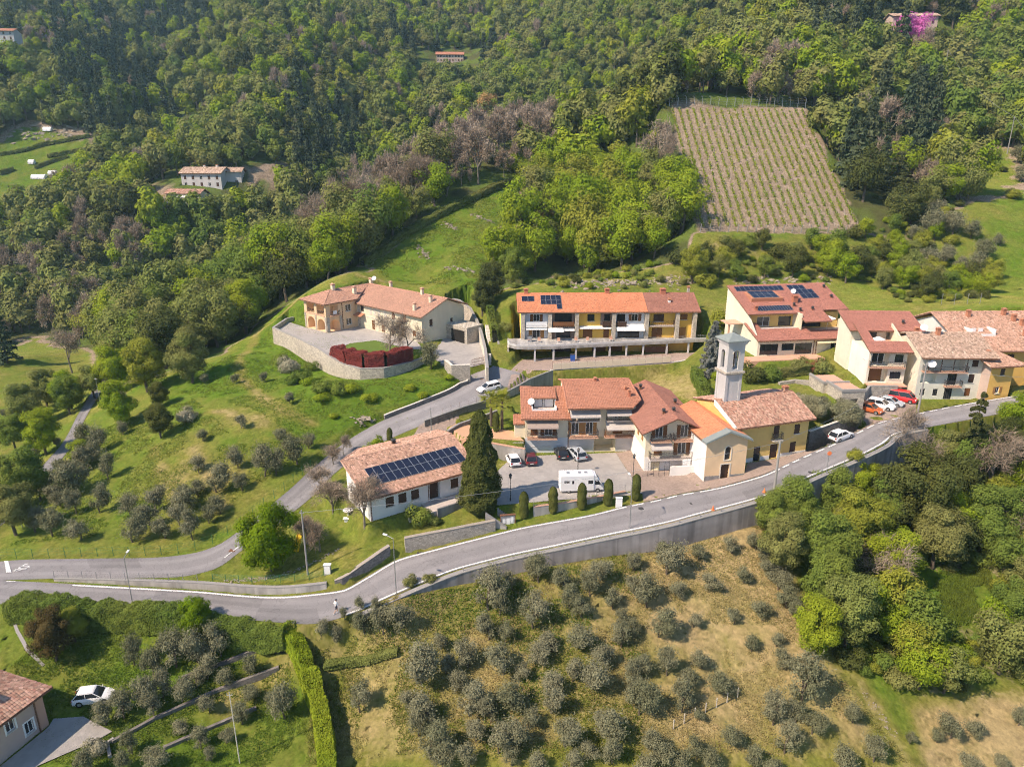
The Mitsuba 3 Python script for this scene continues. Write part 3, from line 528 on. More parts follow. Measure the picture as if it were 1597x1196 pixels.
# ---- building kit ------------------------------------------------------------------------------
PLASTER = [('white', (.74, .73, .70)), ('cream', (.70, .635, .475)), ('yellow', (.74, .47, .10)), ('paleyellow', (.70, .495, .175)), ('peach', (.72, .53, .33)), ('bluegrey', (.60, .63, .66)), ('ochre', (.66, .42, .12)),
           ('greenish', (.64, .64, .56)), ('pinkish', (.52, .40, .34)), ('concrete', (.36, .345, .325)), ('oldconcrete', (.285, .27, .268)), ('palestone', (.47, .425, .355)), ('rubble', (.36, .33, .285)), ('darkrubble', (.20, .185, .17)), ('lightgrey', (.50, .495, .49)), ('coral', (.66, .40, .27)), ('ivory', (.72, .675, .55)), ('brownwall', (.30, .22, .18))]
PIDX = {k: i for i, (k, _) in enumerate(PLASTER)}
def plaster_color(p, n, uv):
    i = dr.floor(uv.x); c = mi.Color3f(.5)
    for k, (_, v) in enumerate(PLASTER): c = dr.select(dr.abs(i - k) < .5, mi.Color3f(*v), c)
    hn = dr.sqrt(n.x * n.x + n.y * n.y) + 1e-4
    q = (p.y * n.x - p.x * n.y) / hn + dr.select(hn < .2, p.x, 0.0)
    blot = mikit.fbm(q * .5, p.z * .5, p.y * .1, 3); grain = mikit.noise(p.x * 6, p.y * 6, p.z * 6)
    streak = mikit.fbm(q * 1.3, p.z * .16, 3.0, 3)
    rough_wall = (dr.abs(i - PIDX['concrete']) < .5) | (dr.abs(i - PIDX['oldconcrete']) < .5)
    c = c * (.86 + .2 * blot + .07 * grain) * dr.select(rough_wall, (.55 + .8 * streak) * (.7 + .6 * mikit.fbm(q * .22, p.z * .6, 9.0, 4)), .94 + .1 * streak)
    d1, d2, r = mikit.voronoi(q * 2.6, p.z * 4.2)
    stony = (dr.abs(i - PIDX['palestone']) < .5) | (dr.abs(i - PIDX['rubble']) < .5) | (dr.abs(i - PIDX['darkrubble']) < .5)
    c = dr.select(stony, c * (.76 + .42 * r) * dr.select(d2 - d1 < .08, .74, 1.0), c)
    return c
mat('plaster', mikit.proc(plaster_color), .9)
for k, c, r, kw in (('wood', (.17, .075, .03), .55, {}), ('wood_dark', (.07, .04, .028), .6, {}), ('wood_light', (.33, .17, .06), .5, {}), ('white_paint', (.80, .80, .79), .45, {}), ('grey_metal', (.42, .43, .44), .4, {'metallic': .6}),
                 ('dark_metal', (.06, .06, .062), .45, {}), ('rust_metal', (.20, .10, .06), .6, {}), ('copper_sheet', (.25, .285, .275), .55, {}), ('terracotta', (.44, .20, .12), .8, {}), ('terracotta_pale', (.56, .34, .24), .8, {}),
                 ('slab', (.52, .46, .42), .8, {}), ('stone_pale', (.60, .56, .49), .85, {}), ('awning_white', (.82, .81, .78), .8, {}), ('awning_grey', (.50, .46, .43), .85, {}), ('awning_brown', (.36, .29, .25), .85, {}), ('awning_cream', (.76, .68, .46), .85, {}),
                 ('pane_glass', (.022, .026, .032), .08, {'specular': .6}), ('void_dark', (.02, .018, .016), .9, {}), ('solar_cells', (.012, .016, .036), .18, {'specular': .5, 'clearcoat': .6}), ('brick_red', (.40, .16, .10), .85, {}), ('soffit', (.20, .12, .075), .8, {}), ('teal_shutter', (.05, .28, .33), .5, {}), ('green_fence', (.03, .16, .07), .6, {}), ('blue_plastic', (.03, .10, .38), .4, {}), ('cloth_white', (.78, .78, .78), .9, {}), ('plastic_orange', (.80, .22, .08), .5, {})):
    mat(k, c, r, **kw)
TILES = [('orange', (.57, .225, .115), (.62, .26, .14)), ('redbrown', (.31, .145, .105), (.36, .17, .125)), ('speckled', (.37, .19, .135), (.52, .34, .25)), ('grey', (.37, .25, .185), (.52, .385, .29)), ('pinkish', (.44, .25, .175), (.50, .295, .21)), ('pale', (.43, .25, .175), (.54, .345, .25)), ('rust', (.42, .19, .12), (.46, .22, .145)), ('apart', (.375, .165, .125), (.41, .185, .14))]
TIDX = {k: i for i, (k, _, _) in enumerate(TILES)}
def tile_color(p, n, uv):
    k = dr.floor(uv.x / 1000.); cx, cy = dr.floor(uv.x), dr.floor(uv.y)
    r1, r2 = mikit.cell_rand(cx, cy, 1), mikit.cell_rand(cx, cy, 2)
    a, b = mi.Color3f(.4), mi.Color3f(.4)
    for i, (_, ca, cb) in enumerate(TILES):
        m = dr.abs(k - i) < .5; a = dr.select(m, mi.Color3f(*ca), a); b = dr.select(m, mi.Color3f(*cb), b)
    old = (dr.abs(k - 2) < .5) | (dr.abs(k - 3) < .5) | (dr.abs(k - 5) < .5)
    c = dr.lerp(a, b, r1) * dr.select(old, .82 + .32 * r2, .93 + .12 * r2)
    c = dr.select(old & (r2 > .86), c * mi.Color3f(1.14, 1.2, 1.26), dr.select(old & (r2 < .12), c * .74, c))
    return c * (.9 + .2 * mikit.fbm(p.x * .6, p.y * .6, 2.0, 3))
mat('roof_tiles', mikit.proc(tile_color), .8)

def clean(m):
    """a Manifold or trimesh as separate flat faces"""
    if hasattr(m, 'to_mesh'):
        q = m.to_mesh(); m = M3(q.vert_properties[:, :3], q.tri_verts)
    return m
class Bld:
    """a thing in its own frame: x along the front from its left corner, y away into the depth, z up from its floor"""
    def __init__(s, name, label, category, o, deg, group=None):
        s.key = thing(name, label, category, group); s.o = np.array(o, float); s.deg = deg
        c, q = math.cos(math.radians(deg)), math.sin(math.radians(deg))
        s.M = np.array([[c, -q, 0, o[0]], [q, c, 0, o[1]], [0, 0, 1, o[2]], [0, 0, 0, 1.]]); s.cuts = []
    def world(s, p): return (s.M @ [*p, 1.])[:3]
    def add(s, name, mesh, bsdf, parent=None, color=None, smooth=False, kind=None, label=None):
        m = clean(mesh).copy(); m.apply_transform(s.M); uv = None
        if bsdf in PIDX: uv = np.tile([[PIDX[bsdf] + .5, .5]], (len(m.vertices), 1)); bsdf = 'plaster'; smooth = False
        key = put(name, m, bsdf, parent or s.key, smooth=smooth, uv=uv, label=label)
        if kind: labels.setdefault(key, {})['kind'] = kind
        return key
    def box(s, name, x0, x1, y0, y1, z0, z1, bsdf, parent=None): return s.add(name, box(x0, x1, y0, y1, z0, z1), bsdf, parent)
    # faces: (origin, along, outward)
    def face(s, f):
        return f if isinstance(f, tuple) else s.faces[f]
    def fbox(s, f, s0, s1, z0, z1, o0, o1):
        """box on a face: s along it, z up, o outwards"""
        (px, py), (ax, ay), (nx_, ny_) = s.face(f)
        m = box(s0, s1, o0, o1, z0, z1); v = m.vertices
        w = np.c_[px + v[:, 0] * ax + v[:, 1] * nx_, py + v[:, 0] * ay + v[:, 1] * ny_, v[:, 2]]
        fl = m.faces if ax * ny_ - ay * nx_ > 0 else m.faces[:, ::-1]
        return M3(w, fl)
    def body(s, name, L, D, h0, h1, bsdf, gable=None, x0=0, y0=0, parent=None):
        """walls as one solid with its openings cut in; gable=(ridge y, ridge height) rises at both ends"""
        s.faces = {'front': ((x0, y0), (1, 0), (0, -1)), 'right': ((x0 + L, y0), (0, 1), (1, 0)), 'left': ((x0, y0), (0, 1), (-1, 0)), 'back': ((x0, y0 + D), (1, 0), (0, 1))}
        if gable and gable[0] == 'x':
            prof = [(0, h0), (L, h0), (L, gable[3] if len(gable) > 3 else h1), (gable[1], gable[2]), (0, h1)]
            m = Manifold.extrude(CrossSection([prof]), D).rotate([90, 0, 0]).translate([x0, y0 + D, 0])
        elif gable:
            prof = [(0, h0), (D, h0), (D, gable[2] if len(gable) > 2 else h1), (gable[0], gable[1]), (0, h1)]
            m = Manifold.extrude(CrossSection([prof]), L).rotate([90, 0, 90]).translate([x0, y0, 0])
        else: m = Manifold.cube([L, D, h1 - h0]).translate([x0, y0, h0])
        s.solid, s.wall = m, (name, bsdf, parent); s.cuts = []
    def cut(s, m):
        v = clean(m); s.cuts.append(v)
    def facing(s, f, s0, s1, z0, z1, bsdf, t=.03):
        m = Manifold.hull_points(np.asarray(s.fbox(f, s0, s1, z0, z1, .003, t).vertices))
        for c in s.cuts: m = m - Manifold.hull_points(np.asarray(c.vertices, float))
        return s.add('facing', m, bsdf)
    def finish(s):
        m = s.solid
        for c in s.cuts:
            cm = Manifold.hull_points(np.asarray(c.vertices, float)); m = m - cm
        return s.add(s.wall[0], m, s.wall[1], s.wall[2])
    def window(s, f, c, z, w, h, shut=None, frame='white_paint', depth=.2, sill=True, shutmat='wood', name='window', bars=1, pane='pane_glass', arch=False):
        """an opening with frame, glass, sill and shutters: shut None, 'open' or 'closed'"""
        s.cut(s.fbox(f, c - w / 2, c + w / 2, z, z + h, -depth, .3))
        if shut == 'closed':
            k = s.add(name, cat([s.fbox(f, c - w / 2 + .02, c - .01, z + .02, z + h - .02, -.07, .02), s.fbox(f, c + .01, c + w / 2 - .02, z + .02, z + h - .02, -.07, .02)]), shutmat); 
        else:
            t = .07; ms = [s.fbox(f, c - w / 2, c - w / 2 + t, z, z + h, -depth + .002, -depth + .09), s.fbox(f, c + w / 2 - t, c + w / 2, z, z + h, -depth + .002, -depth + .09), s.fbox(f, c - w / 2 + t, c + w / 2 - t, z + h - t, z + h, -depth + .002, -depth + .09), s.fbox(f, c - w / 2 + t, c + w / 2 - t, z, z + t, -depth + .002, -depth + .09)]
            for i in range(bars): q = c - w / 2 + w * (i + 1) / (bars + 1); ms.append(s.fbox(f, q - .035, q + .035, z + t, z + h - t, -depth + .002, -depth + .08))
            k = s.add(name, cat(ms), frame)
            s.add('pane', s.fbox(f, c - w / 2 + t, c + w / 2 - t, z + t, z + h - t, -depth + .004, -depth + .04), pane, k)
            if shut == 'open':
                s.add('shutter', cat([s.fbox(f, c - w - .02, c - w / 2 - .03, z, z + h, .01, .06)]), shutmat, k)
                s.add('shutter', cat([s.fbox(f, c + w / 2 + .03, c + w + .02, z, z + h, .01, .06)]), shutmat, k)
        if sill and z > .5: s.add('sill', s.fbox(f, c - w / 2 - .08, c + w / 2 + .08, z - .09, z, -.02, .12), 'stone_pale', k)
        return k
    def door(s, f, c, z, w, h, bsdf='wood', depth=.15, name='door', glass=False):
        s.cut(s.fbox(f, c - w / 2, c + w / 2, z, z + h, -depth, .3))
        k = s.add(name, cat([s.fbox(f, c - w / 2 + .02, c + w / 2 - .02, z + .01, z + h - .02, -depth + .003, -depth + .06), s.fbox(f, c - w * .33, c - w * .08, z + .25, z + h * .45, -depth + .06, -depth + .085), s.fbox(f, c + w * .08, c + w * .33, z + .25, z + h * .45, -depth + .06, -depth + .085)]), bsdf)
        s.add('handle', s.fbox(f, c + w * .36, c + w * .42, z + 1.0, z + 1.1, -depth + .06, -depth + .13), 'grey_metal', k)
        return k
    def recess(s, f, s0, s1, z0, z1, depth, name='opening', bsdf='void_dark'):
        """a deep dark opening: garage, loggia, passage"""
        s.cut(s.fbox(f, s0, s1, z0, z1, -depth, .4))
    def balcony(s, f, s0, s1, z, out, rail='dark_metal', slab='slab', solid=False, h=1.0, step=.14):
        k = s.add('balcony', s.fbox(f, s0, s1, z - .18, z, .003, out), slab)
        ms = [s.fbox(f, s0 + .02, s1 - .02, z + h - .05, z + h, out - .07, out - .02)]
        for e in (s0 + .02, s1 - .07): ms += [s.fbox(f, e, e + .05, z + h - .05, z + h, .01, out - .07), s.fbox(f, e, e + .05, z, z + h - .05, out - .07, out - .02)]
        if solid: ms += [s.fbox(f, s0 + .02, s1 - .02, z + .08, z + h - .12, out - .06, out - .03)]
        else:
            for q in np.arange(s0 + .1, s1 - .1, step): ms.append(s.fbox(f, q, q + .025, z, z + h - .05, out - .055, out - .03))
            for e in (s0 + .03, s1 - .06):
                for q in np.arange(.12, out - .1, step): ms.append(s.fbox(f, e, e + .025, z, z + h - .05, q, q + .025))
        s.add('railing', cat(ms), rail, k); return k
    def awning(s, f, s0, s1, ztop, drop, out, bsdf, val=.22):
        (px, py), (ax, ay), (nx_, ny_) = s.face(f)
        def P(a, o, z): return [px + a * ax + o * nx_, py + a * ay + o * ny_, z]
        zl = ztop - drop; v = []
        for t in (0, .04): v += [P(s0, .05, ztop - t), P(s1, .05, ztop - t), P(s1, out, zl - t), P(s0, out, zl - t)]
        m = trimesh.convex.convex_hull(np.array(v))
        n = max(4, int((s1 - s0) / .25)); vs, fs = [], []
        for i in range(n):     # scalloped valance
            a, b = s0 + (s1 - s0) * i / n, s0 + (s1 - s0) * (i + 1) / n; k = len(vs)
            vs += [P(a, out + .004, zl), P(b, out + .004, zl), P(b, out + .004, zl - val * .75), P((a + b) / 2, out + .004, zl - val), P(a, out + .004, zl - val * .75)]
            fs += [[k, k + 1, k + 2], [k, k + 2, k + 3], [k, k + 3, k + 4]]
        k = s.add('awning', cat([m, M3(vs, fs)]), bsdf)
        s.add('arm', cat([cyl(P(e, .05, ztop - drop - .25), P(e, out - .05, zl - .05), .03, 5) for e in (s0 + .15, s1 - .15)]), 'grey_metal', k)
        return k
    def chimney(s, x, y, z, w=.55, h=1.1, bsdf='cream', cap='terracotta', dp=None):
        dp = dp or w
        k = s.box('chimney', x - w / 2, x + w / 2, y - dp / 2, y + dp / 2, z - .9, z + h, bsdf)
        ms = [box(x - w / 2 - .08, x + w / 2 + .08, y - dp / 2 - .08, y + dp / 2 + .08, z + h, z + h + .07)]
        for a in (-1, 1):
            for b in (-1, 1): ms.append(box(x + a * (w / 2 - .07) - .06, x + a * (w / 2 - .07) + .06, y + b * (dp / 2 - .07) - .06, y + b * (dp / 2 - .07) + .06, z + h + .07, z + h + .26))
        q = w / 2 + .12; r = dp / 2 + .12
        ms.append(trimesh.convex.convex_hull(np.array([[x + a * q, y + b * r, z + h + .26] for a in (-1, 1) for b in (-1, 1)] + [[x - q * .5, y, z + h + .46], [x + q * .5, y, z + h + .46]])))
        s.add('cap', cat(ms), cap, k); return k
    def roof(s, planes, tile, thick=.16, name='roof', caps=True, gutter=True, tw=.25, tl=.36, soffit='soffit', lift=.05):
        """planes: corner loops starting along the eave; a slab each, tiles laid on it one by one, ridge caps, gutters"""
        slabs, V, F, UV, cap, gut, seen = [], [], [], [], [], [], []
        for pl in planes:
            P = np.array(pl, float); e = P[1] - P[0]; e /= np.linalg.norm(e)
            nrm = np.zeros(3)
            for i in range(len(P)): nrm += np.cross(P[i] - P[0], P[(i + 1) % len(P)] - P[0])
            nrm /= np.linalg.norm(nrm)
            if nrm[2] < 0: nrm = -nrm
            g = np.cross(nrm, e); g = g if g[2] >= 0 else -g
            low = P - [0, 0, thick]
            slabs.append(trimesh.convex.convex_hull(np.vstack([P - nrm * .01, low])) if len(P) < 5 or True else None)
            uvp = np.c_[(P - P[0]) @ e, (P - P[0]) @ g]; poly = shapely.Polygon(uvp).buffer(0); b = poly.bounds
            nc, nr = int(math.ceil((b[2] - b[0]) / tw)), int(math.ceil((b[3] - b[1]) / tl))
            cu, cv = np.meshgrid(np.arange(nc), np.arange(nr)); cu, cv = cu.ravel(), cv.ravel()
            keep = shapely.contains(poly, shapely.points(b[0] + (cu + .5) * tw, b[1] + (cv + .5) * tl)); cu, cv = cu[keep], cv[keep]
            rg = np.random.default_rng(len(cu) + nc); jit = rg.normal(size=len(cu)) * .012
            prof = np.array([(0, 0), (.2, .8), (.5, 1.0), (.8, .8), (1, 0)]); base = len(V) and sum(len(x) for x in V)
            q = []
            for vv, up in ((-.04, .045), (1.02, .012)):
                for a, hh in prof: q.append(np.c_[b[0] + (cu + a) * tw, b[1] + (cv + vv) * tl, .015 + up + hh * .04 + jit])
            Q = np.stack(q, 1)                                  # tiles x 10 x 3
            Wd = P[0] + Q[..., :1] * e + Q[..., 1:2] * g + Q[..., 2:] * nrm
            off = sum(len(x) for x in V); V.append(Wd.reshape(-1, 3))
            fl = []
            for i in range(4): fl += [[i, i + 1, i + 6], [i, i + 6, i + 5]]
            fl += [[0, 2, 1], [0, 4, 2], [2, 4, 3]]
            fl = np.array(fl); t0 = Wd[0] if len(Wd) else None
            if t0 is not None:
                nn = np.cross(t0[1] - t0[0], t0[6] - t0[0])
                if nn @ nrm < 0: fl = fl[:, ::-1]
            F.append((off + np.arange(len(cu))[:, None, None] * 10 + fl[None]).reshape(-1, 3))
            UV.append(np.repeat(np.c_[TIDX[tile] * 1000 + (cu % 900) + .5, cv + .5 + 60 * len(UV)], 10, axis=0))
            if gutter: o_ = np.cross(e, [0, 0, 1]); o_ = o_ if o_ @ g < 0 else -o_; gut.append(cyl(P[0] + o_ * .06 - [0, 0, .10], P[1] + o_ * .06 - [0, 0, .10], .075, 6))
            n = len(P)
            for i in range(1, n):
                a, c = P[i], P[(i + 1) % n]
                if caps: seen.append((a, c))
        r = s.add(name, cat(slabs), soffit)
        m = M3(np.vstack(V), np.vstack(F)); m.apply_transform(s.M)
        k = put('tiles', m, 'roof_tiles', r, uv=np.vstack(UV)); labels[k] = {'kind': 'stuff'}
        if caps:
            ms, done = [], []
            for a, c in seen:
                if any(np.linalg.norm((a + c) / 2 - d) < .3 for d in done): continue
                done.append((a + c) / 2); L = np.linalg.norm(c - a)
                if L < .4: continue
                for i in range(int(L / .4)):
                    p, q = a + (c - a) * i * .4 / L, a + (c - a) * min(1, (i * .4 + .44) / L)
                    ms.append(cyl(p + [0, 0, lift], q + [0, 0, lift - .015], .13, 6, .11))
            if ms:
                m = cat(ms); m.apply_transform(s.M); i_ = np.repeat(np.arange(len(ms)), [len(x.vertices) for x in ms])
                k = put('ridge_cap', m, 'roof_tiles', r, uv=np.c_[TIDX[tile] * 1000 + i_ % 900 + .5, 0 * i_ + 777.5]); labels[k] = {'kind': 'stuff'}
        if gut: s.add('gutter', cat(gut), 'rust_metal', r)
        return r
    def gable_roof(s, x0, x1, ye, ze, yr, zr, yb, zb, tile, **kw):
        return s.roof([[(x0, ye, ze), (x1, ye, ze), (x1, yr, zr), (x0, yr, zr)], [(x1, yb, zb), (x0, yb, zb), (x0, yr, zr), (x1, yr, zr)]], tile, **kw)
    def solar(s, p0, e, g, cols, rows, pw, ph, gap=.03, skip=(), lift=.17):
        """panels laid side by side on a slope from corner p0 along the unit vectors e and g"""
        p0, e, g = map(lambda q: np.array(q, float), (p0, e, g)); e /= np.linalg.norm(e); g /= np.linalg.norm(g); n = np.cross(e, g); n = n if n[2] > 0 else -n
        for j in range(rows):
            for i in range(cols):
                if (i, j) in skip: continue
                a = p0 + e * i * (pw + gap) + g * j * (ph + gap) + n * lift
                def slab(m0, lo, hi): return trimesh.convex.convex_hull(np.array([a + e * x + g * y + n * z for x in (m0, pw - m0) for y in (m0, ph - m0) for z in (lo, hi)]))
                k = s.add('solar_panel', slab(0, -.04, 0), 'grey_metal')
                s.add('cells', slab(.035, .002, .006), 'solar_cells', k)
    def dish(s, p, r=.45, az=-60, bsdf='white_paint'):
        """satellite dish on a short mast"""
        p = np.array(p, float); c, q = math.cos(math.radians(az)), math.sin(math.radians(az)); d = np.array([c * .8, q * .8, .6])
        a = np.cross(d, [0, 0, 1]); a /= np.linalg.norm(a); b = np.cross(a, d); rings = []
        for t in (0, .5, 1): rings.append([p + (np.cos(x) * a + np.sin(x) * b) * r * t + d * .18 * t * t for x in np.arange(12) * math.pi / 6])
        v = np.array(rings).reshape(-1, 3); f = []
        for k in (0, 12):
            for i in range(12): j = (i + 1) % 12; f += [[k + i, k + j, k + 12 + j], [k + i, k + 12 + j, k + 12 + i]]
        k = s.add('satellite_dish', cat([M3(v, f), M3(v - d * .02, np.array(f)[:, ::-1])]), bsdf)
        s.add('mast', cat([cyl(p - [0, 0, 1.0], p - d * .03, .03, 5), cyl(p, p + d * .45, .015, 4), cyl(p + d * .42, p + d * .5, .05, 6)]), 'grey_metal', k)

# ---- the buildings -------------------------------------------------------------------------------
def frame(name): return FR[name]
# white bungalow with the solar roof
B = Bld('white_bungalow', 'white bungalow with a long row of solar panels on its tiled roof', 'house', *FR['white'])
B.body('wall', 15.5, 7.6, -.9, 3.35, 'white', (7.2, 5.35, 5.25))
for c, st in ((2.75, 'closed'), (4.55, 'closed'), (6.4, 'closed'), (12.4, 'closed'), (14.2, 'closed')): B.window('front', c, .95, 1.15, 1.35, st, shutmat='wood_dark')
B.recess('front', 8.55, 10.2, .0, 2.7, .9)
B.window('left', 3.2, 1.0, .9, 1.2, None); B.window('left', 6.2, 1.0, .9, 1.2, None)
B.finish()
B.door(((8.55, .62), (1, 0), (0, -1)), .8, .02, 1.5, 2.3, 'wood_dark', depth=.0, name='entrance_door')
B.add('back_wing', box(3.8, 15.3, 7.62, 11.0, -.9, 4.5), 'white')
B.roof([[(-.75, -.8, 3.15), (16.2, -.8, 3.15), (16.2, 7.2, 5.55), (-.75, 7.2, 5.55)], [(16.2, 11.6, 4.75), (3.6, 11.6, 4.75), (-.75, 7.2, 5.55), (16.2, 7.2, 5.55)]], 'pale')
e = np.array([1, 0, 0]); g = np.array([0, 8.0, 2.4]); g = g / np.linalg.norm(g)
B.solar(np.array([1.35, -.8, 3.15]) + g * 2.1, e, g, 13, 2, 1.03, 1.72)
B.chimney(.95, 1.6, 3.9, .5, .7, 'wood_dark', 'dark_metal'); B.chimney(8.0, 9.5, 5.0, .45, .6, 'wood_dark', 'dark_metal')
B.add('terrace', cat([box(7.2, 16.5, -2.9, -.01, -1.5, -.02)]), 'slab'); B.add('terrace_wall', box(8.0, 16.6, -3.15, -2.9, -1.9, .35), 'oldconcrete')
B.add('downpipe', cat([cyl([.12, -.1, -.9], [.12, -.1, 3.1], .05, 6), cyl([8.35, -.08, -.9], [8.35, -.08, 3.1], .05, 6)]), 'rust_metal')
B.add('cellar_step', box(4.6, 6.8, -1.6, -.01, -1.3, -.75), 'stone_pale')

# row behind the car park: dormer house, awning house, gabled house
B = Bld('dormer_house', 'cream house with teal cellar shutters and a roof dormer', 'house', *FR['dormer'])
B.body('wall', 6.7, 11, -.4, 5.6, 'cream', (6, 8.4, 5.9)); B.solid = B.solid - Manifold.cube([3.5, 5.0, 4]).translate([1.2, .6, 5.2])
B.window('front', 1.5, .95, .85, .95, 'closed', shutmat='teal_shutter'); B.window('front', 3.5, .95, .85, .95, 'closed', shutmat='teal_shutter')
B.window('front', 1.4, 2.72, 1.1, 2.1, 'closed', sill=False); B.window('front', 3.6, 2.72, 1.2, 2.1, 'open', sill=False)
B.finish()
B.add('plinth', B.fbox('front', .02, 6.68, -.4, 2.35, .002, .06), 'bluegrey')
B.balcony('front', .35, 4.9, 2.55, 1.1, slab='terracotta_pale'); B.awning('front', .3, 5.0, 5.3, .75, 1.6, 'awning_brown'); B.awning('front', .4, 4.9, 4.75, .35, 1.2, 'awning_grey')
zz = lambda y: 5.75 + (y + 1) * 3.0 / 6.9
B.roof([[(-.65, -1, zz(-1)), (7.05, -1, zz(-1)), (7.05, .6, zz(.6)), (-.65, .6, zz(.6))], [(-.65, .6, zz(.6)), (1.2, .6, zz(.6)), (1.2, 5.9, zz(5.9)), (-.65, 5.9, zz(5.9))], [(4.7, .6, zz(.6)), (7.05, .6, zz(.6)), (7.05, 5.9, zz(5.9)), (4.7, 5.9, zz(5.9))], [(7.05, 11.6, 6.1), (-.65, 11.6, 6.1), (-.65, 5.9, 8.75), (7.05, 5.9, 8.75)]], 'rust', caps=False)
B.add('downpipe', cyl([6.62, -.1, -.3], [6.62, -.1, 5.6], .05, 6), 'rust_metal')
d = B.add('dormer', cat([box(1.05, 1.2, .6, 5.6, 5.9, 7.0), box(4.7, 4.85, .6, 5.6, 5.9, 7.0), box(1.05, 1.2, 2.6, 5.6, 7.0, 7.9), box(4.7, 4.85, 2.6, 5.6, 7.0, 7.9), box(2.85, 3.05, 3.5, 3.62, 6.1, 7.8), box(1.2, 4.7, .62, .74, 6.1, 6.75)]), 'white_paint')
B.add('curtain', cat([box(1.5, 2.75, 3.52, 3.58, 6.15, 7.75), box(3.15, 4.5, 3.52, 3.58, 6.15, 7.75)]), 'cloth_white', d); B.add('pane', box(1.2, 4.7, 3.66, 3.7, 6.1, 7.9), 'pane_glass', d)
B.roof([[(.9, 2.5, 7.85), (5.0, 2.5, 7.85), (5.0, 5.8, 8.72), (.9, 5.8, 8.72)]], 'rust', .12, 'dormer_roof', gutter=False, caps=False)
B.add('dormer_terrace', box(1.2, 4.7, .74, 3.66, 5.98, 6.1), 'slab')
B.dish((1.0, 1.7, 7.6), .55, -110); B.chimney(6.3, 6.2, 8.4, .45, .7, 'brick_red')
B.add('lean_to', box(-1.6, -.02, .4, 2.6, 0, 4.6), 'cream'); B.roof([[(-1.8, .1, 4.5), (-.05, .1, 4.5), (-.05, 2.9, 5.1), (-1.8, 2.9, 5.1)]], 'rust', .12, 'lean_to_roof', gutter=False, caps=False)

B = Bld('awning_house', 'cream house with grey awnings and a dark garage behind the car park', 'house', *FR['middle'])
B.body('wall', 10.3, 10, -.4, 7.3, 'cream', (6, 9.2, 8.2))
B.recess('front', 4.1, 7.4, 0, 2.35, 2.4)
B.window('front', 8.6, 1.0, .9, 1.0, None, bars=2, frame='dark_metal')
for c in (1.1, 3.3): B.window('front', c, 2.75, 1.1, 2.1, 'open', sill=False, shutmat='wood_light')
B.window('front', 7.7, 2.75, 1.5, 2.1, 'closed', sill=False); B.window('front', 1.8, 5.3, 1.6, 1.7, None, sill=False); B.window('front', 7.6, 5.3, 1.6, 1.7, None, sill=False)
B.finish()
B.add('plinth', cat([B.fbox('front', .02, 4.05, -.4, 2.4, .002, .06), B.fbox('front', 7.45, 10.25, -.4, 2.4, .002, .06)]), 'lightgrey')
B.balcony('front', .1, 4.6, 2.6, 1.1, slab='terracotta_pale'); B.balcony('front', 5.6, 10.1, 2.6, 1.1, slab='terracotta_pale', rail='wood'); B.balcony('front', .2, 4.7, 5.2, .9); B.balcony('front', 5.8, 10.1, 5.2, .9)
B.awning('front', .15, 4.75, 7.1, .85, 1.75, 'awning_grey'); B.awning('front', 5.7, 9.5, 7.1, .7, 1.7, 'awning_grey'); B.awning('front', 5.7, 10.1, 4.95, .75, 1.9, 'awning_grey')
B.roof([[(-.35, -1.7, 7.55), (9.5, -1.7, 7.55), (11.1, .3, 8.1), (10.4, 6, 9.65), (-.35, 6, 9.65)], [(10.4, 10.6, 8.3), (-.35, 10.6, 8.3), (-.35, 6, 9.65), (10.4, 6, 9.65)]], 'rust')
B.add('downpipe', cyl([.1, -.1, -.3], [.1, -.1, 7.3], .05, 6), 'rust_metal')
for x, y in ((4.9, 5.6), (9.3, 3.0), (9.5, 1.2)): B.chimney(x, y, 9.35 if y > 5 else 8.7, .35, .45, 'brick_red')

B = Bld('gabled_house', 'cream and white house with its gable and balconies towards the road', 'house', *FR['gable'])
B.body('wall', 7.6, 16, -.4, 6.5, 'cream', ('x', 4.1, 8.05, 6.65))
for c in (1.9, 5.6): B.window('front', c, 5.05, 1.1, 1.9, 'open', sill=False)
B.window('front', 1.9, 2.35, 1.2, 1.9, 'closed', sill=False); B.window('front', 5.4, 2.35, 1.2, 1.9, 'open', sill=False)
for c, z in ((1.8, 4.0), (4.1, 4.0)): B.window('left', c, z, .9, 1.35, 'closed', shutmat='wood_light')
for c, z in ((2.2, 1.0), (4.4, 1.0)): B.window('left', c, z, .7, .9, None)
B.recess('front', 1.0, 2.2, 0.05, 2.0, .5); B.finish()
B.add('plinth', cat([B.fbox('front', .02, .95, -.4, 2.1, .002, .05), B.fbox('front', 2.25, 7.58, -.4, 2.1, .002, .05), B.fbox('left', .02, 15.9, -.4, 3.1, .002, .05)]), 'white')
B.balcony('front', .6, 3.5, 4.85, 1.1, slab='terracotta_pale'); B.balcony('front', 3.9, 7.2, 4.85, 1.1, slab='terracotta_pale'); B.balcony('front', .5, 7.1, 2.15, 1.2, slab='slab')
B.awning('front', .6, 3.7, 4.6, .8, 1.3, 'awning_grey')
B.roof([[(-.9, 16.5, 6.2), (-.9, -1.3, 6.2), (4.1, -1.3, 8.4), (4.1, 16.5, 8.4)], [(8.6, -1.3, 6.4), (8.6, 16.5, 6.4), (4.1, 16.5, 8.4), (4.1, -1.3, 8.4)]], 'redbrown')
B.add('yard_wall', cat([box(7.35, 7.6, -2.2, -.05, -.3, 2.0), box(3.2, 7.35, -2.2, -2.0, -.3, 1.5)]), 'white')
B.add('yard_fence', cat([cyl([x, -2.1, 0], [x, -2.1, 2.3], .03, 5) for x in (0, .8, 1.6, 2.4, 3.1)] + [cyl([0, -2.1, 2.25], [3.1, -2.1, 2.25], .025, 5)]), 'dark_metal')
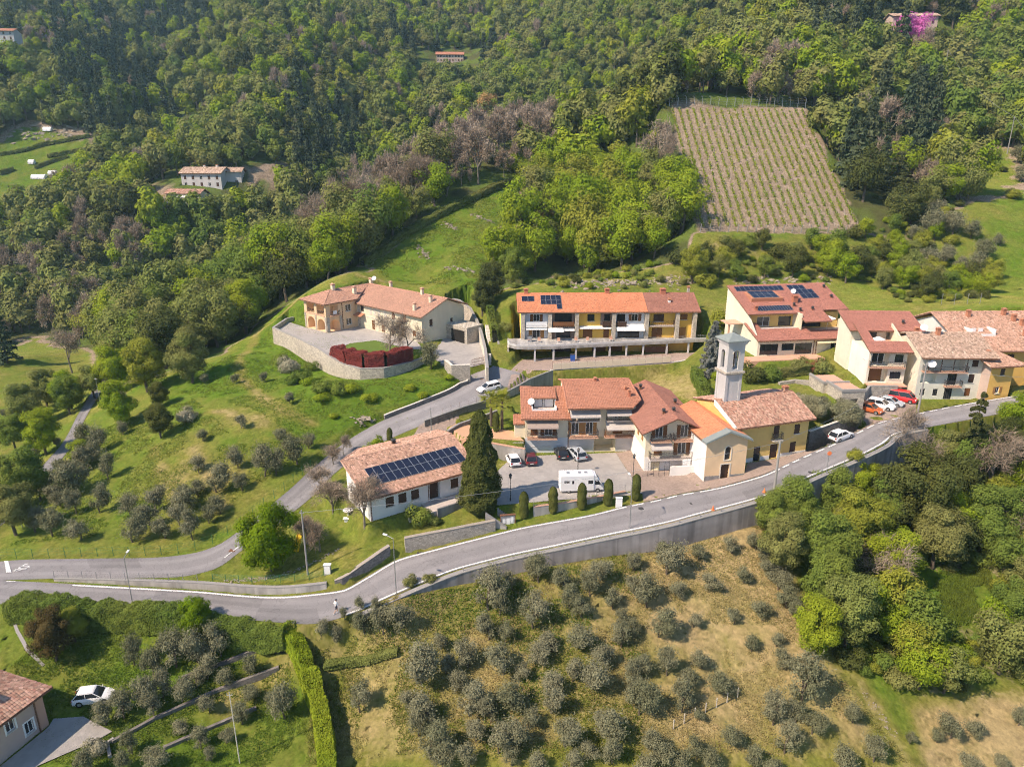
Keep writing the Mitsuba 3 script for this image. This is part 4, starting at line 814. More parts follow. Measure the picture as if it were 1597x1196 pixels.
for (x, y) in ((3.0, 2.0), (4.6, 2.4), (6.6, 8.0), (2.6, 13.5)): B.chimney(x, y, 7.9 if abs(x - 4.1) < 2 else 7.2, .32, .5, 'rust_metal', 'dark_metal')
# chapel
B = Bld('chapel', 'small yellow chapel with an arched window and orange roof', 'chapel', *FR['chapel'])
B.body('wall', 6.0, 12, -.5, 6.1, 'peach', ('x', 3.0, 7.25))
arch = cat([B.fbox('front', 2.75, 3.65, 3.0, 4.55, -.35, .3)]); B.cut(arch)
B.cut(M3(*(lambda m: (m.vertices, m.faces))(cyl([3.2, .35, 4.55], [3.2, -.3, 4.55], .45, 16))))
B.door('front', 3.0, .15, 1.25, 2.2, 'wood_dark', depth=.3, name='chapel_door')
B.finish()
w = B.add('arched_window', cat([B.fbox('front', 2.72, 3.68, 2.9, 3.0, -.2, .06), B.fbox('front', 2.62, 2.75, 2.9, 4.55, .002, .05), B.fbox('front', 3.65, 3.78, 2.9, 4.55, .002, .05)] + [cyl([3.2 - .51 * math.cos(t), -.03, 4.55 + .51 * math.sin(t)], [3.2 - .51 * math.cos(t + .26), -.03, 4.55 + .51 * math.sin(t + .26)], .065, 5) for t in np.arange(0, 3.1, .26)]), 'stone_pale')
B.add('pane', B.fbox('front', 2.7, 3.7, 2.95, 5.1, -.34, -.3), 'pane_glass', w)
B.add('door_frame', cat([B.fbox('front', 2.2, 2.36, .0, 2.5, .002, .06), B.fbox('front', 3.64, 3.8, .0, 2.5, .002, .06), B.fbox('front', 2.36, 3.64, 2.36, 2.5, .002, .06), B.fbox('front', 2.0, 4.0, -.3, .12, .002, .8)]), 'stone_pale')
B.add('side_wall', B.fbox('left', .03, 12, -.5, 6.0, .002, .04), 'white')
B.add('plinth', cat([B.fbox('front', 0, 2.18, -.5, .75, .002, .05), B.fbox('front', 3.82, 6, -.5, .75, .002, .05), B.fbox('right', .05, 11, -.5, .75, .002, .05)]), 'oldconcrete')
for sgn in (0, 1):
    x0, x1 = ((-.45, 3.0), (6.45, 3.0))[sgn]
    v = np.array([[x, y, (5.98 if x == x0 else 7.42) + t] for x in (x0, x1) for y in (-.65, .8) for t in (-.16, .1)]); B.add('metal_verge', trimesh.convex.convex_hull(v), 'copper_sheet')
B.roof([[(-.4, 12.3, 5.95), (-.4, .81, 5.95), (3.0, .81, 7.38), (3.0, 12.3, 7.38)], [(6.4, .81, 5.95), (6.4, 12.3, 5.95), (3.0, 12.3, 7.38), (3.0, .81, 7.38)]], 'orange')
# bell tower
B = Bld('bell_tower', 'slender pale bell tower with arched belfry openings and a grey green metal cap', 'bell tower', *FR['tower'])
def arch_cut(f, c, z0, z1, r):
    P = []
    (px, py), (ax, ay), (nx_, ny_) = f
    for o in (-3.2, .4):
        P += [(px + (c - r) * ax + o * nx_, py + (c - r) * ay + o * ny_, z0), (px + (c + r) * ax + o * nx_, py + (c + r) * ay + o * ny_, z0)]
        P += [(px + (c - r * math.cos(t)) * ax + o * nx_, py + (c - r * math.cos(t)) * ay + o * ny_, z1 - r + r * math.sin(t)) for t in np.linspace(0, math.pi, 11)]
    return Manifold.hull_points(np.array(P))
S = 2.65; sh = Manifold.cube([S, S, 13.0]).translate([0, 0, -1])
for f in (((0, 0), (1, 0), (0, -1)), ((0, 0), (0, 1), (-1, 0)), ((S, 0), (0, 1), (1, 0))):
    (px, py), (ax, ay), (nx_, ny_) = f
    P = [(px + a * ax + o * nx_, py + a * ay + o * ny_, z) for a in (.42, S - .42) for o in (-.09, .3) for z in (2.0, 12.35)]; sh = sh - Manifold.hull_points(np.array(P))
B.add('shaft', sh, 'lightgrey')
B.add('cornice', cat([box(-.1, S + .1, -.1, S + .1, 12.0, 12.15), box(-.24, S + .24, -.24, S + .24, 12.15, 12.42)]), 'palestone')
bf = Manifold.cube([S, S, 4.2]).translate([0, 0, 12.42]) - Manifold.cube([S - .7, S - .7, 3.4]).translate([.35, .35, 12.7])
for f in (((0, 0), (1, 0), (0, -1)), ((0, 0), (0, 1), (-1, 0))): bf = bf - arch_cut(f, S / 2, 12.75, 15.55, .46)
k = B.add('belfry', bf, 'lightgrey')
B.add('arch_frame', cat([cyl([S / 2 - .56 * math.cos(t), -.02, 15.09 + .56 * math.sin(t)], [S / 2 - .56 * math.cos(t + .26), -.02, 15.09 + .56 * math.sin(t + .26)], .07, 5) for t in np.arange(0, 3.1, .26)]), 'stone_pale', k)
bell = trimesh.creation.revolve(np.array([[.02, .75], [.12, .72], [.2, .6], [.24, .3], [.34, .08], [.42, 0], [.36, 0], [.2, .3], [.02, .6]]), sections=20)
for z, q in ((13.3, 1.0), (14.5, .7)): m = bell.copy(); m.apply_scale(q); m.apply_translation([S / 2, S / 2, z]); B.add('bell', m, 'rust_metal')
B.add('bell_frame', cat([box(.3, S - .3, S / 2 - .05, S / 2 + .05, z, z + .12) for z in (14.1, 15.1)] + [box(x, x + .1, S / 2 - .06, S / 2 + .04, 12.7, 15.1) for x in (.75, 1.8)]), 'rust_metal')
B.add('upper_cornice', cat([box(-.08, S + .08, -.08, S + .08, 16.35, 16.5), box(-.2, S + .2, -.2, S + .2, 16.5, 16.75), box(-.3, S + .3, -.3, S + .3, 16.75, 16.95)]), 'lightgrey')
a, b = -.48, S + .48
B.add('cap', cat([trimesh.convex.convex_hull(np.array([[a, a, 16.95], [b, a, 16.95], [b, b, 16.95], [a, b, 16.95], [a, a, 17.1], [b, a, 17.1], [b, b, 17.1], [a, b, 17.1], [S / 2, S / 2, 18.0]])), cyl([S / 2, S / 2, 17.9], [S / 2, S / 2, 18.9], .03, 5)]), 'copper_sheet')
# rectory
B = Bld('yellow_rectory', 'yellow house with dark shutters and speckled tile roof beside the chapel', 'house', *FR['church'])
B.body('wall', 12.6, 10.2, -.6, 5.6, 'paleyellow', (5, 7.85, 6.4))
B.window('front', 7.0, 3.1, .95, 2.0, 'closed', sill=False, shutmat='wood_dark'); B.window('front', 10.6, 3.4, .95, 1.45, 'closed', shutmat='wood_dark')
B.door('front', 6.9, .0, 1.3, 2.2, 'wood_dark'); B.door('front', 4.0, -.1, 1.1, 2.3, 'pane_glass', name='glass_door'); B.window('front', 10.2, .55, 1.0, 1.6, 'closed', shutmat='wood_dark')
B.window('right', 3.0, 3.2, .9, 1.4, 'closed', shutmat='wood_dark'); B.finish()
B.add('plinth', cat([B.fbox('front', a0, a1, -.6, .55, .002, .06) for a0, a1 in ((2.2, 3.4), (4.6, 6.2), (7.6, 12.6))]), 'white')
B.balcony('front', 6.2, 7.9, 3.0, .6, slab='stone_pale')
B.add('side_wall', B.fbox('left', 0, 10, -.6, 5.6, .002, .05), 'white')
B.gable_roof(-.3, 13.1, -.75, 5.7, 5, 8.1, 10.8, 6.6, 'speckled')
B.chimney(12.3, 5.6, 7.8, .7, .75, 'terracotta_pale'); B.chimney(5.4, 8.0, 7.2, .7, .9, 'wood_dark')
B.add('sloped_parapet', trimesh.convex.convex_hull(np.array([[-.55, y, z] for y, z in ((-.6, 5.5), (-.6, 5.95), (5, 8.2), (5, 7.4))] + [[-.3, y, z] for y, z in ((-.6, 5.5), (-.6, 5.95), (5, 8.2), (5, 7.4))])), 'white')
B.add('sacristy', box(-4.4, -.6, 7.0, 10, -.6, 4.4), 'white'); B.roof([[(-4.8, 6.5, 4.5), (-.4, 6.5, 4.5), (-.4, 10.4, 5.6), (-4.8, 10.4, 5.6)]], 'speckled', .14, 'sacristy_roof', gutter=False)

# terraced houses above their garages
B = Bld('terraced_house', 'long yellow terraced house with white awnings and orange and brown roof', 'house', *FR['terraced'])
L = 36.5
B.body('wall', L, 11, -3.2, 5.75, 'yellow', (5.5, 8.0, 5.75))
f = 'front'
bays = [0.35, 6.0, 11.6, 19.3, 26.2, 32.6, 36.2]
B.window(f, 3.2, 3.6, 1.3, 1.5, 'open'); B.window(f, 3.2, .05, 1.6, 2.2, 'open', sill=False, shutmat='wood_light')
B.window(f, 8.8, 3.3, 3.6, 2.0, None, frame='wood_dark', bars=3, sill=False); B.window(f, 8.8, .05, 3.2, 2.2, None, frame='wood_dark', bars=2, sill=False)
B.window(f, 14.6, 3.6, 1.5, 1.5, None, frame='wood_dark'); B.window(f, 18.0, 3.6, 1.3, 1.5, None, frame='wood_dark'); B.window(f, 14.0, .05, 2.0, 2.2, 'closed', sill=False, shutmat='wood'); B.window(f, 17.9, .05, 1.2, 2.2, 'closed', sill=False)
B.window(f, 20.9, 3.5, 1.7, 1.6, None, frame='wood_dark', bars=2); B.window(f, 23.8, 3.6, 1.3, 1.5, 'open'); B.window(f, 22.6, .05, 4.6, 2.2, None, frame='wood_dark', bars=4, sill=False)
B.window(f, 28.8, 3.4, 2.2, 1.7, 'closed', shutmat='wood_dark'); B.window(f, 28.6, .05, 2.2, 2.1, 'closed', sill=False); B.window(f, 34.1, 3.8, 1.5, 1.3, 'closed', shutmat='wood'); B.window(f, 33.9, .05, 1.6, 2.2, 'closed', sill=False, shutmat='wood_light')
B.finish()
B.facing(f, .75, 5.6, 0, 5.6, 'bluegrey'); B.facing(f, 6.4, 11.2, 0, 5.6, 'brownwall'); B.facing(f, 19.7, 25.8, 0, 5.6, 'bluegrey'); B.facing(f, 16.6, 18.9, 2.7, 5.6, 'brownwall')
for x in bays: B.add('pier', B.fbox(f, x - .38, x + .38, -.2, 5.5, .003, 1.15), 'palestone')
B.balcony(f, 1.0, 5.4, 2.75, 1.0, slab='awning_white', solid=True, rail='white_paint'); B.balcony(f, 6.6, 11.0, 2.75, 1.05, slab='wood_dark', solid=True, rail='wood')
B.balcony(f, 17.0, 18.8, 2.75, .9, slab='wood_dark', rail='wood_dark', solid=True); B.balcony(f, 19.8, 22.0, 2.75, .9, slab='wood_dark', rail='wood_dark', solid=True); B.balcony(f, 26.7, 32.0, 2.75, 1.0, slab='slab', rail='wood_dark')
B.awning(f, 1.0, 5.4, 2.55, .35, 1.2, 'awning_white'); B.awning(f, 6.5, 11.1, 2.45, .5, 1.3, 'awning_white'); B.awning(f, 12.2, 18.8, 2.6, .25, 1.1, 'awning_white'); B.awning(f, 19.9, 25.7, 3.0, 1.0, 1.7, 'awning_white')
m = 5.5; B.gable_roof(-.7, 26.15, -1.25, 5.75, m, 8.45, 11.9, 5.6, 'orange'); B.gable_roof(26.2, 37.2, -1.25, 5.72, m, 8.42, 11.9, 5.6, 'redbrown')
e = np.array([1, 0, 0]); g = np.array([0, 6.75, 2.7]); g /= np.linalg.norm(g); p0 = np.array([0, -1.25, 5.75])
B.solar(p0 + e * 6.4 + g * 1.1, e, g, 2, 3, 1.05, 1.7, skip=((0, 0), )); B.solar(p0 + e * 4.2 + g * 2.85, e, g, 2, 2, 1.05, 1.7); B.solar(p0 + e * .2 + g * 4.0, e, g, 2, 1, 1.3, 1.9)
for x, w in ((1.2, .8), (18.6, .9), (30.6, 1.1)): B.chimney(x, 5.6, 8.3, w, .8, 'brick_red', 'brick_red')
B.chimney(31.3, 2.2, 7.1, .5, .5, 'white'); B.chimney(36.6, 7.5, 7.6, .5, 1.6, 'palestone')
# deck over the garages
tp = [(-2.9, -3.2), (-2.6, -5.4), (-1.2, -6.8), (1.2, -7.2), (6, -6.9), (38.8, -1.6), (38.8, -.02), (-2.9, -.02)]
B.add('deck', prism(tp, -.55, -.02), 'concrete')
edge = shapely.Polygon(tp).exterior
ms = []
for i in range(5):
    a, b = np.array(tp[i]), np.array(tp[i + 1]); d = (b - a) / np.linalg.norm(b - a); n_ = np.array([-d[1], d[0]]); n_ = n_ if n_ @ (np.array([15, -1]) - a) > 0 else -n_
    ms.append(prism([a - d * .0, b, b + n_ * .22, a + n_ * .22], -.02, .38))
B.add('parapet', cat(ms), 'lightgrey')
rl = []
pts_ = np.array(tp[:6], float)
for i in range(5):
    a, b = pts_[i], pts_[i + 1]; n = max(1, int(np.linalg.norm(b - a) / 1.3))
    for j in range(n): q = a + (b - a) * j / n; rl.append(cyl([q[0] * .995 + .1, q[1] + .1, .38], [q[0] * .995 + .1, q[1] + .1, 1.0], .025, 5))
    for z in (.68, .98): rl.append(cyl([a[0] * .995 + .1, a[1] + .1, z], [b[0] * .995 + .1, b[1] + .1, z], .022, 5))
B.add('railing', cat(rl), 'grey_metal')
for q in (2.6, 6.4, 11.0, 14.9, 18.1, 21.6, 25.2, 30.3, 35.0):
    y = np.interp(q, [1.2, 6, 38.8], [-7.2, -6.9, -1.6]) + .35; B.box('garage_pillar', q - .17, q + .17, y - .17, y + .17, -3.6, -.55, 'lightgrey')
B.box('garage_pillar', -2.95, -2.6, -5.4, -2.9, -3.7, -.55, 'palestone')
for q, w, bs in ((8.5, 4.2, 'wood_dark'), (16.5, 2.9, 'wood'), (19.9, 3.0, 'wood'), (23.4, 3.2, 'ochre'), (27.7, 4.6, 'ochre'), (32.6, 4.2, 'ochre')): B.add('garage_door', B.fbox(f, q - w / 2, q + w / 2, -3.2, -.75, .004, .1), bs)
B.add('garage_fence', cat([B.fbox(f, 26.0, 31.0, -3.0, -1.6, 1.4, 1.45)] + [B.fbox(f, x, x + .05, -3.2, -1.5, 1.45, 1.5) for x in np.arange(26, 31.1, .8)]), 'rust_metal')

# villa
B = Bld('villa', 'large cream villa with arched corner loggia and L shaped tiled roof', 'villa', *FR['villa'])
B.body('loggia_wall', 8.7, 15.5, -1, 6.6, 'peach', None, -8.7, 0)
fl, fr = ((0, 0), (-1, 0), (0, -1)), ((0, 0), (0, 1), (1, 0))   # the two faces at the front corner
def arch(f, c, z0, z1, r, dp): 
    (px, py), (ax, ay), (nx_, ny_) = f; P = []
    for o in (-dp, .4):
        for s_, z in [(c - r, z0), (c + r, z0)] + [(c - r * math.cos(t), z1 - r * .8 + r * .8 * math.sin(t)) for t in np.linspace(0, math.pi, 9)]: P.append((px + s_ * ax + o * nx_, py + s_ * ay + o * ny_, z))
    return M3(np.array(P), np.zeros((1, 3)))
for c in (2.1, 6.1): B.cut(arch(fl, c, -.1, 2.75, 1.45, 2.6)); B.cut(B.fbox(fl, c - 1.5, c + 1.5, 3.7, 6.0, -2.6, .4))
B.cut(arch(fr, 2.2, -.1, 2.6, 1.35, 2.6)); B.cut(B.fbox(fr, 1.1, 3.3, 3.7, 5.8, -2.0, .4))
B.window(fr, 6.1, 3.9, 1.5, 1.5, None, frame='white_paint'); B.window(fr, 6.1, .7, 1.5, 1.5, None, frame='white_paint')
B.finish()
B.add('loggia_floor', cat([B.fbox(fl, .5, 8.2, 3.5, 3.7, .003, .12), B.fbox(fr, .9, 3.5, 3.5, 3.7, .003, .7)]), 'terracotta_pale')
B.add('railing', cat([B.fbox(fr, .95, 3.45, 4.55, 4.62, .6, .65)] + [B.fbox(fr, x, x + .03, 3.7, 4.55, .61, .64) for x in np.arange(.95, 3.45, .16)] + [B.fbox(fl, x, x + .03, 3.7, 4.5, -.2, -.17) for x in np.arange(.6, 7.7, .16)] + [B.fbox(fl, .6, 7.7, 4.5, 4.56, -.22, -.16)]), 'dark_metal')
B.add('sheet', B.fbox(fr, 1.5, 2.5, 3.95, 4.75, .66, .7), 'cloth_white')
for x in (.25, 4.1, 8.4): B.add('stone_pier', B.fbox(fl, x - .25, x + .25, 0, 3.4, .002, .12), 'palestone')
B.add('stone_pier', B.fbox(fr, .05, .8, 0, 3.3, .002, .14), 'palestone'); B.add('stone_pier', B.fbox(fr, 3.6, 4.2, 0, 3.3, .002, .14), 'palestone')
B.add('downpipe', B.fbox(fr, 4.35, 4.45, 0, 6.5, .01, .1), 'rust_metal')
B.body('long_wall', 22.9, 12.5, -1, 5.75, 'cream', (7, 8.35, 6.2), 0, 8.5)
F_ = 'front'
for c in (2.0, ): B.window(F_, c, 3.7, 1.3, 1.5, None, frame='wood_dark')
for c in (5.2, 6.7, 8.2, 10.6): B.window(F_, c, 3.6, .85, 1.6, 'closed', shutmat='stone_pale')
for c in (13.4, 17.2): B.window(F_, c, 3.5, 1.1, 1.7, 'closed', shutmat='wood')
for c in (6.0, 9.6, 13.0, 16.8): B.window(F_, c, .1, 1.1, 2.1, 'closed', sill=False, shutmat='wood')
B.window(F_, 20.3, .9, 1.0, 1.2, 'closed'); B.window('right', 2.6, 3.1, .9, 1.5, 'closed', shutmat='wood_dark'); B.window('right', 8.6, 3.0, .7, .9, 'closed', shutmat='wood_dark')
B.finish()
B.add('stone_facing', cat([B.fbox(F_, 17.4, 19.7, -.5, 2.6, .002, .04), B.fbox(F_, 20.9, 22.7, -.5, 2.0, .002, .04), B.fbox(F_, .3, 1.2, 0, 5.6, .002, .04)]), 'palestone')
B.add('porch_roof', trimesh.convex.convex_hull(np.array([[x, y, z] for x in (.2, 3.0) for y, z in ((8.4, 3.2), (7.2, 2.7), (8.4, 3.35), (7.2, 2.85))])), 'terracotta')
B.add('string_course', B.fbox(F_, 3.6, 12.0, 2.75, 2.95, .002, .1), 'stone_pale')
ze = 6.45
B.roof([[(.75, -.75, ze), (.75, 8.1, ze + .02), (-4.35, 15.5, 8.5), (-4.35, 4.4, 8.5)], [(-9.4, -.75, ze), (.75, -.75, ze), (-4.35, 4.4, 8.5)], [(-9.4, 15.5, ze), (-9.4, -.75, ze), (-4.35, 4.4, 8.5), (-4.35, 15.5, 8.5)]], 'pinkish', name='roof')
B.roof([[(.4, 7.75, 5.55), (23.6, 7.75, 5.55), (23.6, 15.5, 8.6), (-3.9, 15.5, 8.6)], [(23.6, 21.8, 6.3), (-9.2, 21.8, 6.3), (-4.35, 15.5, 8.6), (23.6, 15.5, 8.6)]], 'pinkish', name='long_roof')
for x, y, z in ((-4.2, 5.2, 8.4), (-1.5, 9.2, 7.6), (-4.0, 16.0, 8.4), (1.5, 17.6, 8.0), (15.6, 15.2, 8.5), (20.6, 13.2, 7.8), (19.4, 9.6, 6.5)): B.chimney(x, y, z, .75 if x < 1 else .6, 1.15, 'cream', 'terracotta_pale')
B.dish((-2.6, 15.9, 9.9), .6, -60)
B.add('garage', box(22.9, 29.4, 15.5, 20.5, -1, 2.9), 'palestone'); B.add('garage_door', box(24.6, 28.6, 15.38, 15.499, -.6, 2.1), 'void_dark')

# flats with the big terraced roofs
B = Bld('flats', 'yellow block of flats with stepped red roofs and solar panels', 'apartment building', *FR['flats'])
B.body('wall', 19.0, 14.5, -1, 3.0, 'ivory', None)
B.window('front', 2.3, .1, 3.6, 2.1, None, frame='dark_metal', bars=2, sill=False); B.window('front', 6.0, .9, 2.4, 1.3, None, frame='dark_metal', bars=1); B.window('front', 9.2, .1, 3.4, 2.1, None, frame='dark_metal', bars=2, sill=False)
B.window('front', 16.0, .1, 2.6, 2.1, None, frame='white_paint', bars=2, sill=False); B.window('left', 9.5, .8, 1.0, 1.4, 'open'); B.finish()
B.body('lower_wall', 8.2, 8, -4.2, -.25, 'yellow', None, 10.9, -.02); B.window('front', 3.5, 1.2 - 4.2, 1.0, 1.2, None, frame='wood_dark'); B.finish()
B.balcony('front', 12.6, 18.8, 0, 1.6, slab='terracotta_pale', rail='dark_metal')
B.awning('front', .3, 5.3, 2.95, .45, 1.2, 'awning_cream'); B.awning('front', 5.4, 10.8, 2.95, .45, 1.2, 'awning_cream')
B.add('downpipe', cat([cyl([11.2, -.1, -.5], [11.2, -.1, 3], .06, 6), cyl([11.7, -.1, -.5], [11.7, -.1, 3], .06, 6)]), 'rust_metal')
B.body('upper_wall', 18.6, 9.4, 3.0, 6.75, 'paleyellow', (9.3, 10.2, 10.2), .2, 5.4)
B.window('front', 3.2, 4.3, 2.6, 1.9, None, frame='white_paint', sill=False); B.window('front', 7.6, 4.3, 2.6, 1.9, None, frame='dark_metal', sill=False); B.window('front', 9.6, 4.3, .7, 1.9, None, frame='wood')
B.window('front', 13.2, 3.9, 4.0, 1.6, None, frame='dark_metal', bars=3, sill=False); B.window('left', 2.0, 4.0, 1.0, 1.9, 'open'); B.window('left', 7.0, 6.0, 1.0, 1.6, 'open'); B.finish()
B.add('gable_wall', trimesh.convex.convex_hull(np.array([[x, y, z] for x in (-.02, .2) for y, z in ((0, 2.8), (14.8, 2.8), (14.8, 10.1), (5.0, 6.9), (0, 3.0))])), 'ivory')
up = np.array([0, 10.6, 3.7]); up = up / np.linalg.norm(up)
zr = lambda y: 7.05 + (y - 3.9) * 3.7 / 10.6
B.roof([[(-.5, 3.9, zr(3.9)), (9.4, 3.9, zr(3.9)), (9.4, 14.6, zr(14.6)), (-.5, 14.6, zr(14.6))], [(9.45, .9, zr(.9)), (14.9, .9, zr(.9)), (14.9, 14.6, zr(14.6)), (9.45, 14.6, zr(14.6))], [(14.95, 4.7, zr(4.7)), (20.4, 4.7, zr(4.7)), (20.4, 14.6, zr(14.6)), (14.95, 14.6, zr(14.6))]], 'apart', caps=False)
B.roof([[(-.5, -1.0, 3.1), (10.9, -1.0, 3.1), (10.9, 3.0, 4.3), (1.9, 3.0, 4.3), (1.9, 5.2, 4.95), (-.5, 5.2, 4.95)][:4] + [(-.5, 3.0, 4.3)], [(-.5, 3.02, 4.31), (1.9, 3.02, 4.31), (1.9, 5.3, 5.0), (-.5, 5.3, 5.0)], [(11.0, -1.0, 3.08), (19.4, -1.0, 3.08), (19.4, 2.0, 4.0), (11.0, 2.0, 4.0)]], 'apart', name='lower_roof', caps=False)
B.add('roof_terrace', cat([box(1.95, 10.9, 3.05, 5.38, 4.05, 4.2), box(10.95, 19.3, 2.05, 5.38, 3.6, 3.75), box(1.95, 10.9, 3.03, 3.12, 4.2, 4.45)]), 'slab')
B.add('terrace_wall', cat([box(9.42, 9.6, 2.2, 5.38, 4.2, 7.2), box(18.9, 19.1, .4, 5.38, 3.7, 5.4)]), 'cream')
e = np.array([1, 0, 0]); P0 = np.array([0, 3.9, zr(3.9)])
B.solar(P0 + e * .6 + up * 8.6, e, up, 10, 1, .98, 1.75); B.solar(P0 + e * 1.9 + up * 1.0, e, up, 13, 1, .52, 1.75)
B.solar(P0 + e * 11.8 + up * 5.2, e, up, 4, 3, 1.15, 1.72, skip=((0, 0), (3, 2)))
k = B.add('roof_lantern', trimesh.convex.convex_hull(np.array([[x, y, z] for x in (1.9, 8.4) for y, z in ((8.1, zr(8.1) - .3), (11.6, zr(11.6) - .2), (11.6, zr(11.6) + .15), (7.9, zr(8.1) + .75))])), 'terracotta')
g2 = np.array([0, 3.7, .75]); B.solar((2.4, 8.2, zr(8.1) + .78), (1, 0, 0), g2, 4, 2, 1.3, 1.6, lift=.1)
B.chimney(1.6, 5.3, zr(5.3), .5, .6, 'brick_red', 'brick_red'); B.chimney(10.6, 7.6, zr(7.6), .9, 1.1, 'brick_red', 'brick_red'); B.dish((10.4, 8.1, zr(8.1) + 1.9), .5, -120)
for x, y in ((9.8, 6.2), (10.2, 4.4), (19.0, 8.8), (19.4, 12.5), (12.9, 4.8)): B.chimney(x, y, zr(y) - .1, .3, .45, 'rust_metal', 'dark_metal')
B.add('terrace_floor', box(-2.5, 12, -3.0, -.01, -1.3, -.05), 'terracotta_pale')
B.add('porch', cat([box(-3.2, -.05, 6.5, 10, 4.6, 4.75), box(-2.9, -2.6, 6.7, 7.0, 0, 4.6)]), 'terracotta_pale')
B.add('parasol', cat([cyl([15.6, 3.5, 3.75], [15.6, 3.5, 6.0], .04, 5), trimesh.convex.convex_hull(np.array([[15.6, 3.5, 6.5]] + [[15.6 + 1.6 * math.cos(t), 3.5 + 1.2 * math.sin(t), 5.9] for t in np.arange(0, 6.28, .785)]))]), 'awning_white')

# cream house with the L shaped roof
B = Bld('cream_corner_house', 'cream house with L shaped red roof above four parked cars', 'house', *FR['annex'])
B.body('wall', 6.2, 7.6, -1, 5.5, 'ivory', None)
B.recess('front', .35, 3.3, 2.95, 5.2, 1.2); B.recess('front', .35, 3.4, .05, 2.5, 1.2); B.window('front', 4.9, 3.6, 1.4, 1.4, None, frame='dark_metal'); B.window('front', 4.7, .7, 1.8, 1.3, None, frame='dark_metal')
B.window('left', 1.6, 3.7, .9, 1.4, None); B.window('left', 3.6, .1, .9, 2.1, 'closed', sill=False, shutmat='stone_pale'); B.window('left', 1.4, .1, .8, 1.8, 'closed', sill=False, shutmat='stone_pale'); B.finish()
k = B.add('balcony_door', B.fbox('front', .9, 2.9, 3.0, 5.0, -1.18, -1.1), 'white_paint'); B.add('pane', cat([B.fbox('front', 1.0, 1.85, 3.1, 4.9, -1.1, -1.08), B.fbox('front', 1.95, 2.8, 3.1, 4.9, -1.1, -1.08)]), 'pane_glass', k)
B.add('balcony_door', B.fbox('front', .9, 2.9, .05, 2.3, -1.18, -1.1), 'wood')
B.balcony('front', .1, 5.9, 2.9, .8, slab='terracotta_pale'); B.add('terrace_slab', B.fbox('front', -.1, 6.2, -.2, 0, .003, 1.6), 'terracotta_pale')
B.add('side_wall', B.fbox('left', .02, 7.58, -1, 5.4, .002, .04), 'white')
B.roof([[(-.4, -1.0, 5.6), (6.7, -1.0, 5.6), (6.7, 2.0, 6.7), (-.4, 2.0, 6.7)], [(-.4, 2.02, 6.71), (1.3, 2.02, 6.71), (1.3, 7.4, 8.6), (-.4, 7.4, 8.6)]], 'apart', caps=False)
B.add('roof_terrace', box(1.35, 6.3, 2.05, 7.58, 5.5, 5.75), 'terracotta_pale'); B.add('terrace_wall', trimesh.convex.convex_hull(np.array([[x, y, z] for x in (6.2, 6.4) for y, z in ((2.0, 5.5), (7.6, 5.5), (7.6, 8.6), (2.0, 6.5))])), 'cream')
B.body('upper_wall', 11.6, 6.0, 0, 7.3, 'ivory', (5.9, 8.9), -.4, 7.6)
B.recess('front', 6.0, 7.6, 5.8, 7.2, 1.5); B.window('front', 3.6, 5.8, 1.6, 1.3, 'closed', sill=False, shutmat='dark_metal'); B.finish()
B.roof([[(-1.2, 6.2, 7.5), (11.6, 6.2, 7.5), (11.6, 13.0, 9.6), (-1.2, 13.0, 9.6)]], 'apart', name='upper_roof', caps=False)
B.chimney(8.6, 8.6, 8.1, .3, .5, 'rust_metal', 'dark_metal')
B.add('garden_shelter', trimesh.convex.convex_hull(np.array([[3.3 + 1.2 * math.cos(t), 5.2 + .8 * math.sin(t), 5.8 + z] for t in np.arange(0, 6.28, .5) for z in (0, .5)] + [[3.3, 5.2, 6.8]])), 'awning_white')
# grey green house with stone tile roof
B = Bld('balcony_house', 'pale grey green house with a wide dark top balcony and weathered roof', 'house', *FR['stone'])
B.body('wall', 10.6, 11, -.8, 7.3, 'greenish', (5.5, 9.6, 7.6))
B.recess('front', .9, 7.2, 4.95, 7.0, 1.4); B.recess('front', .5, 3.0, 2.7, 4.3, .9); B.window('front', 8.9, 5.6, 1.0, 1.1, 'closed', shutmat='wood_dark')
B.window('front', 5.6, 2.4, 1.5, 2.1, None, frame='dark_metal', bars=3, sill=False); B.window('front', 8.7, 2.9, .9, 1.4, 'closed', shutmat='wood_dark'); B.window('front', 5.4, -.1, 1.3, 2.0, None, frame='dark_metal', bars=3, sill=False); B.window('front', 8.5, .5, .9, 1.4, 'closed', shutmat='wood')
B.window('front', 1.2, .5, .8, 1.2, None, bars=2, frame='dark_metal'); B.window('front', 3.3, .5, .8, 1.2, None, bars=2, frame='dark_metal'); B.finish()
B.balcony('front', .4, 7.4, 4.9, 1.1, slab='terracotta_pale', rail='dark_metal'); B.balcony('front', 4.4, 7.0, 2.35, .9, slab='terracotta_pale', rail='dark_metal')
B.add('post', cat([B.fbox('front', x, x + .1, 4.9, 7.2, .9, 1.0) for x in (.9, 2.9, 4.9, 7.0)]), 'wood_dark')
B.add('side_wall', trimesh.convex.convex_hull(np.array([[x, y, z] for x in (-.05, -.002) for y, z in ((.02, -.8), (11, -.8), (11, 7.5), (5.5, 9.5), (.02, 7.2))])), 'ivory')
B.gable_roof(-.4, 11.8, -1.3, 7.35, 5.5, 10.0, 11.6, 7.8, 'grey')
B.dish((1.2, -1.2, 6.3), .65, -110); B.dish((2.3, 5.1, 10.9), .6, -110)
for x, y, z in ((2.0, 6.6, 9.3), (4.7, 4.9, 9.7)): B.chimney(x, y, z, .6, .95, 'terracotta', 'terracotta')
B = Bld('narrow_ochre_house', 'narrow ochre house at the road, right of the grey green house', 'house', *FR['ochre'])
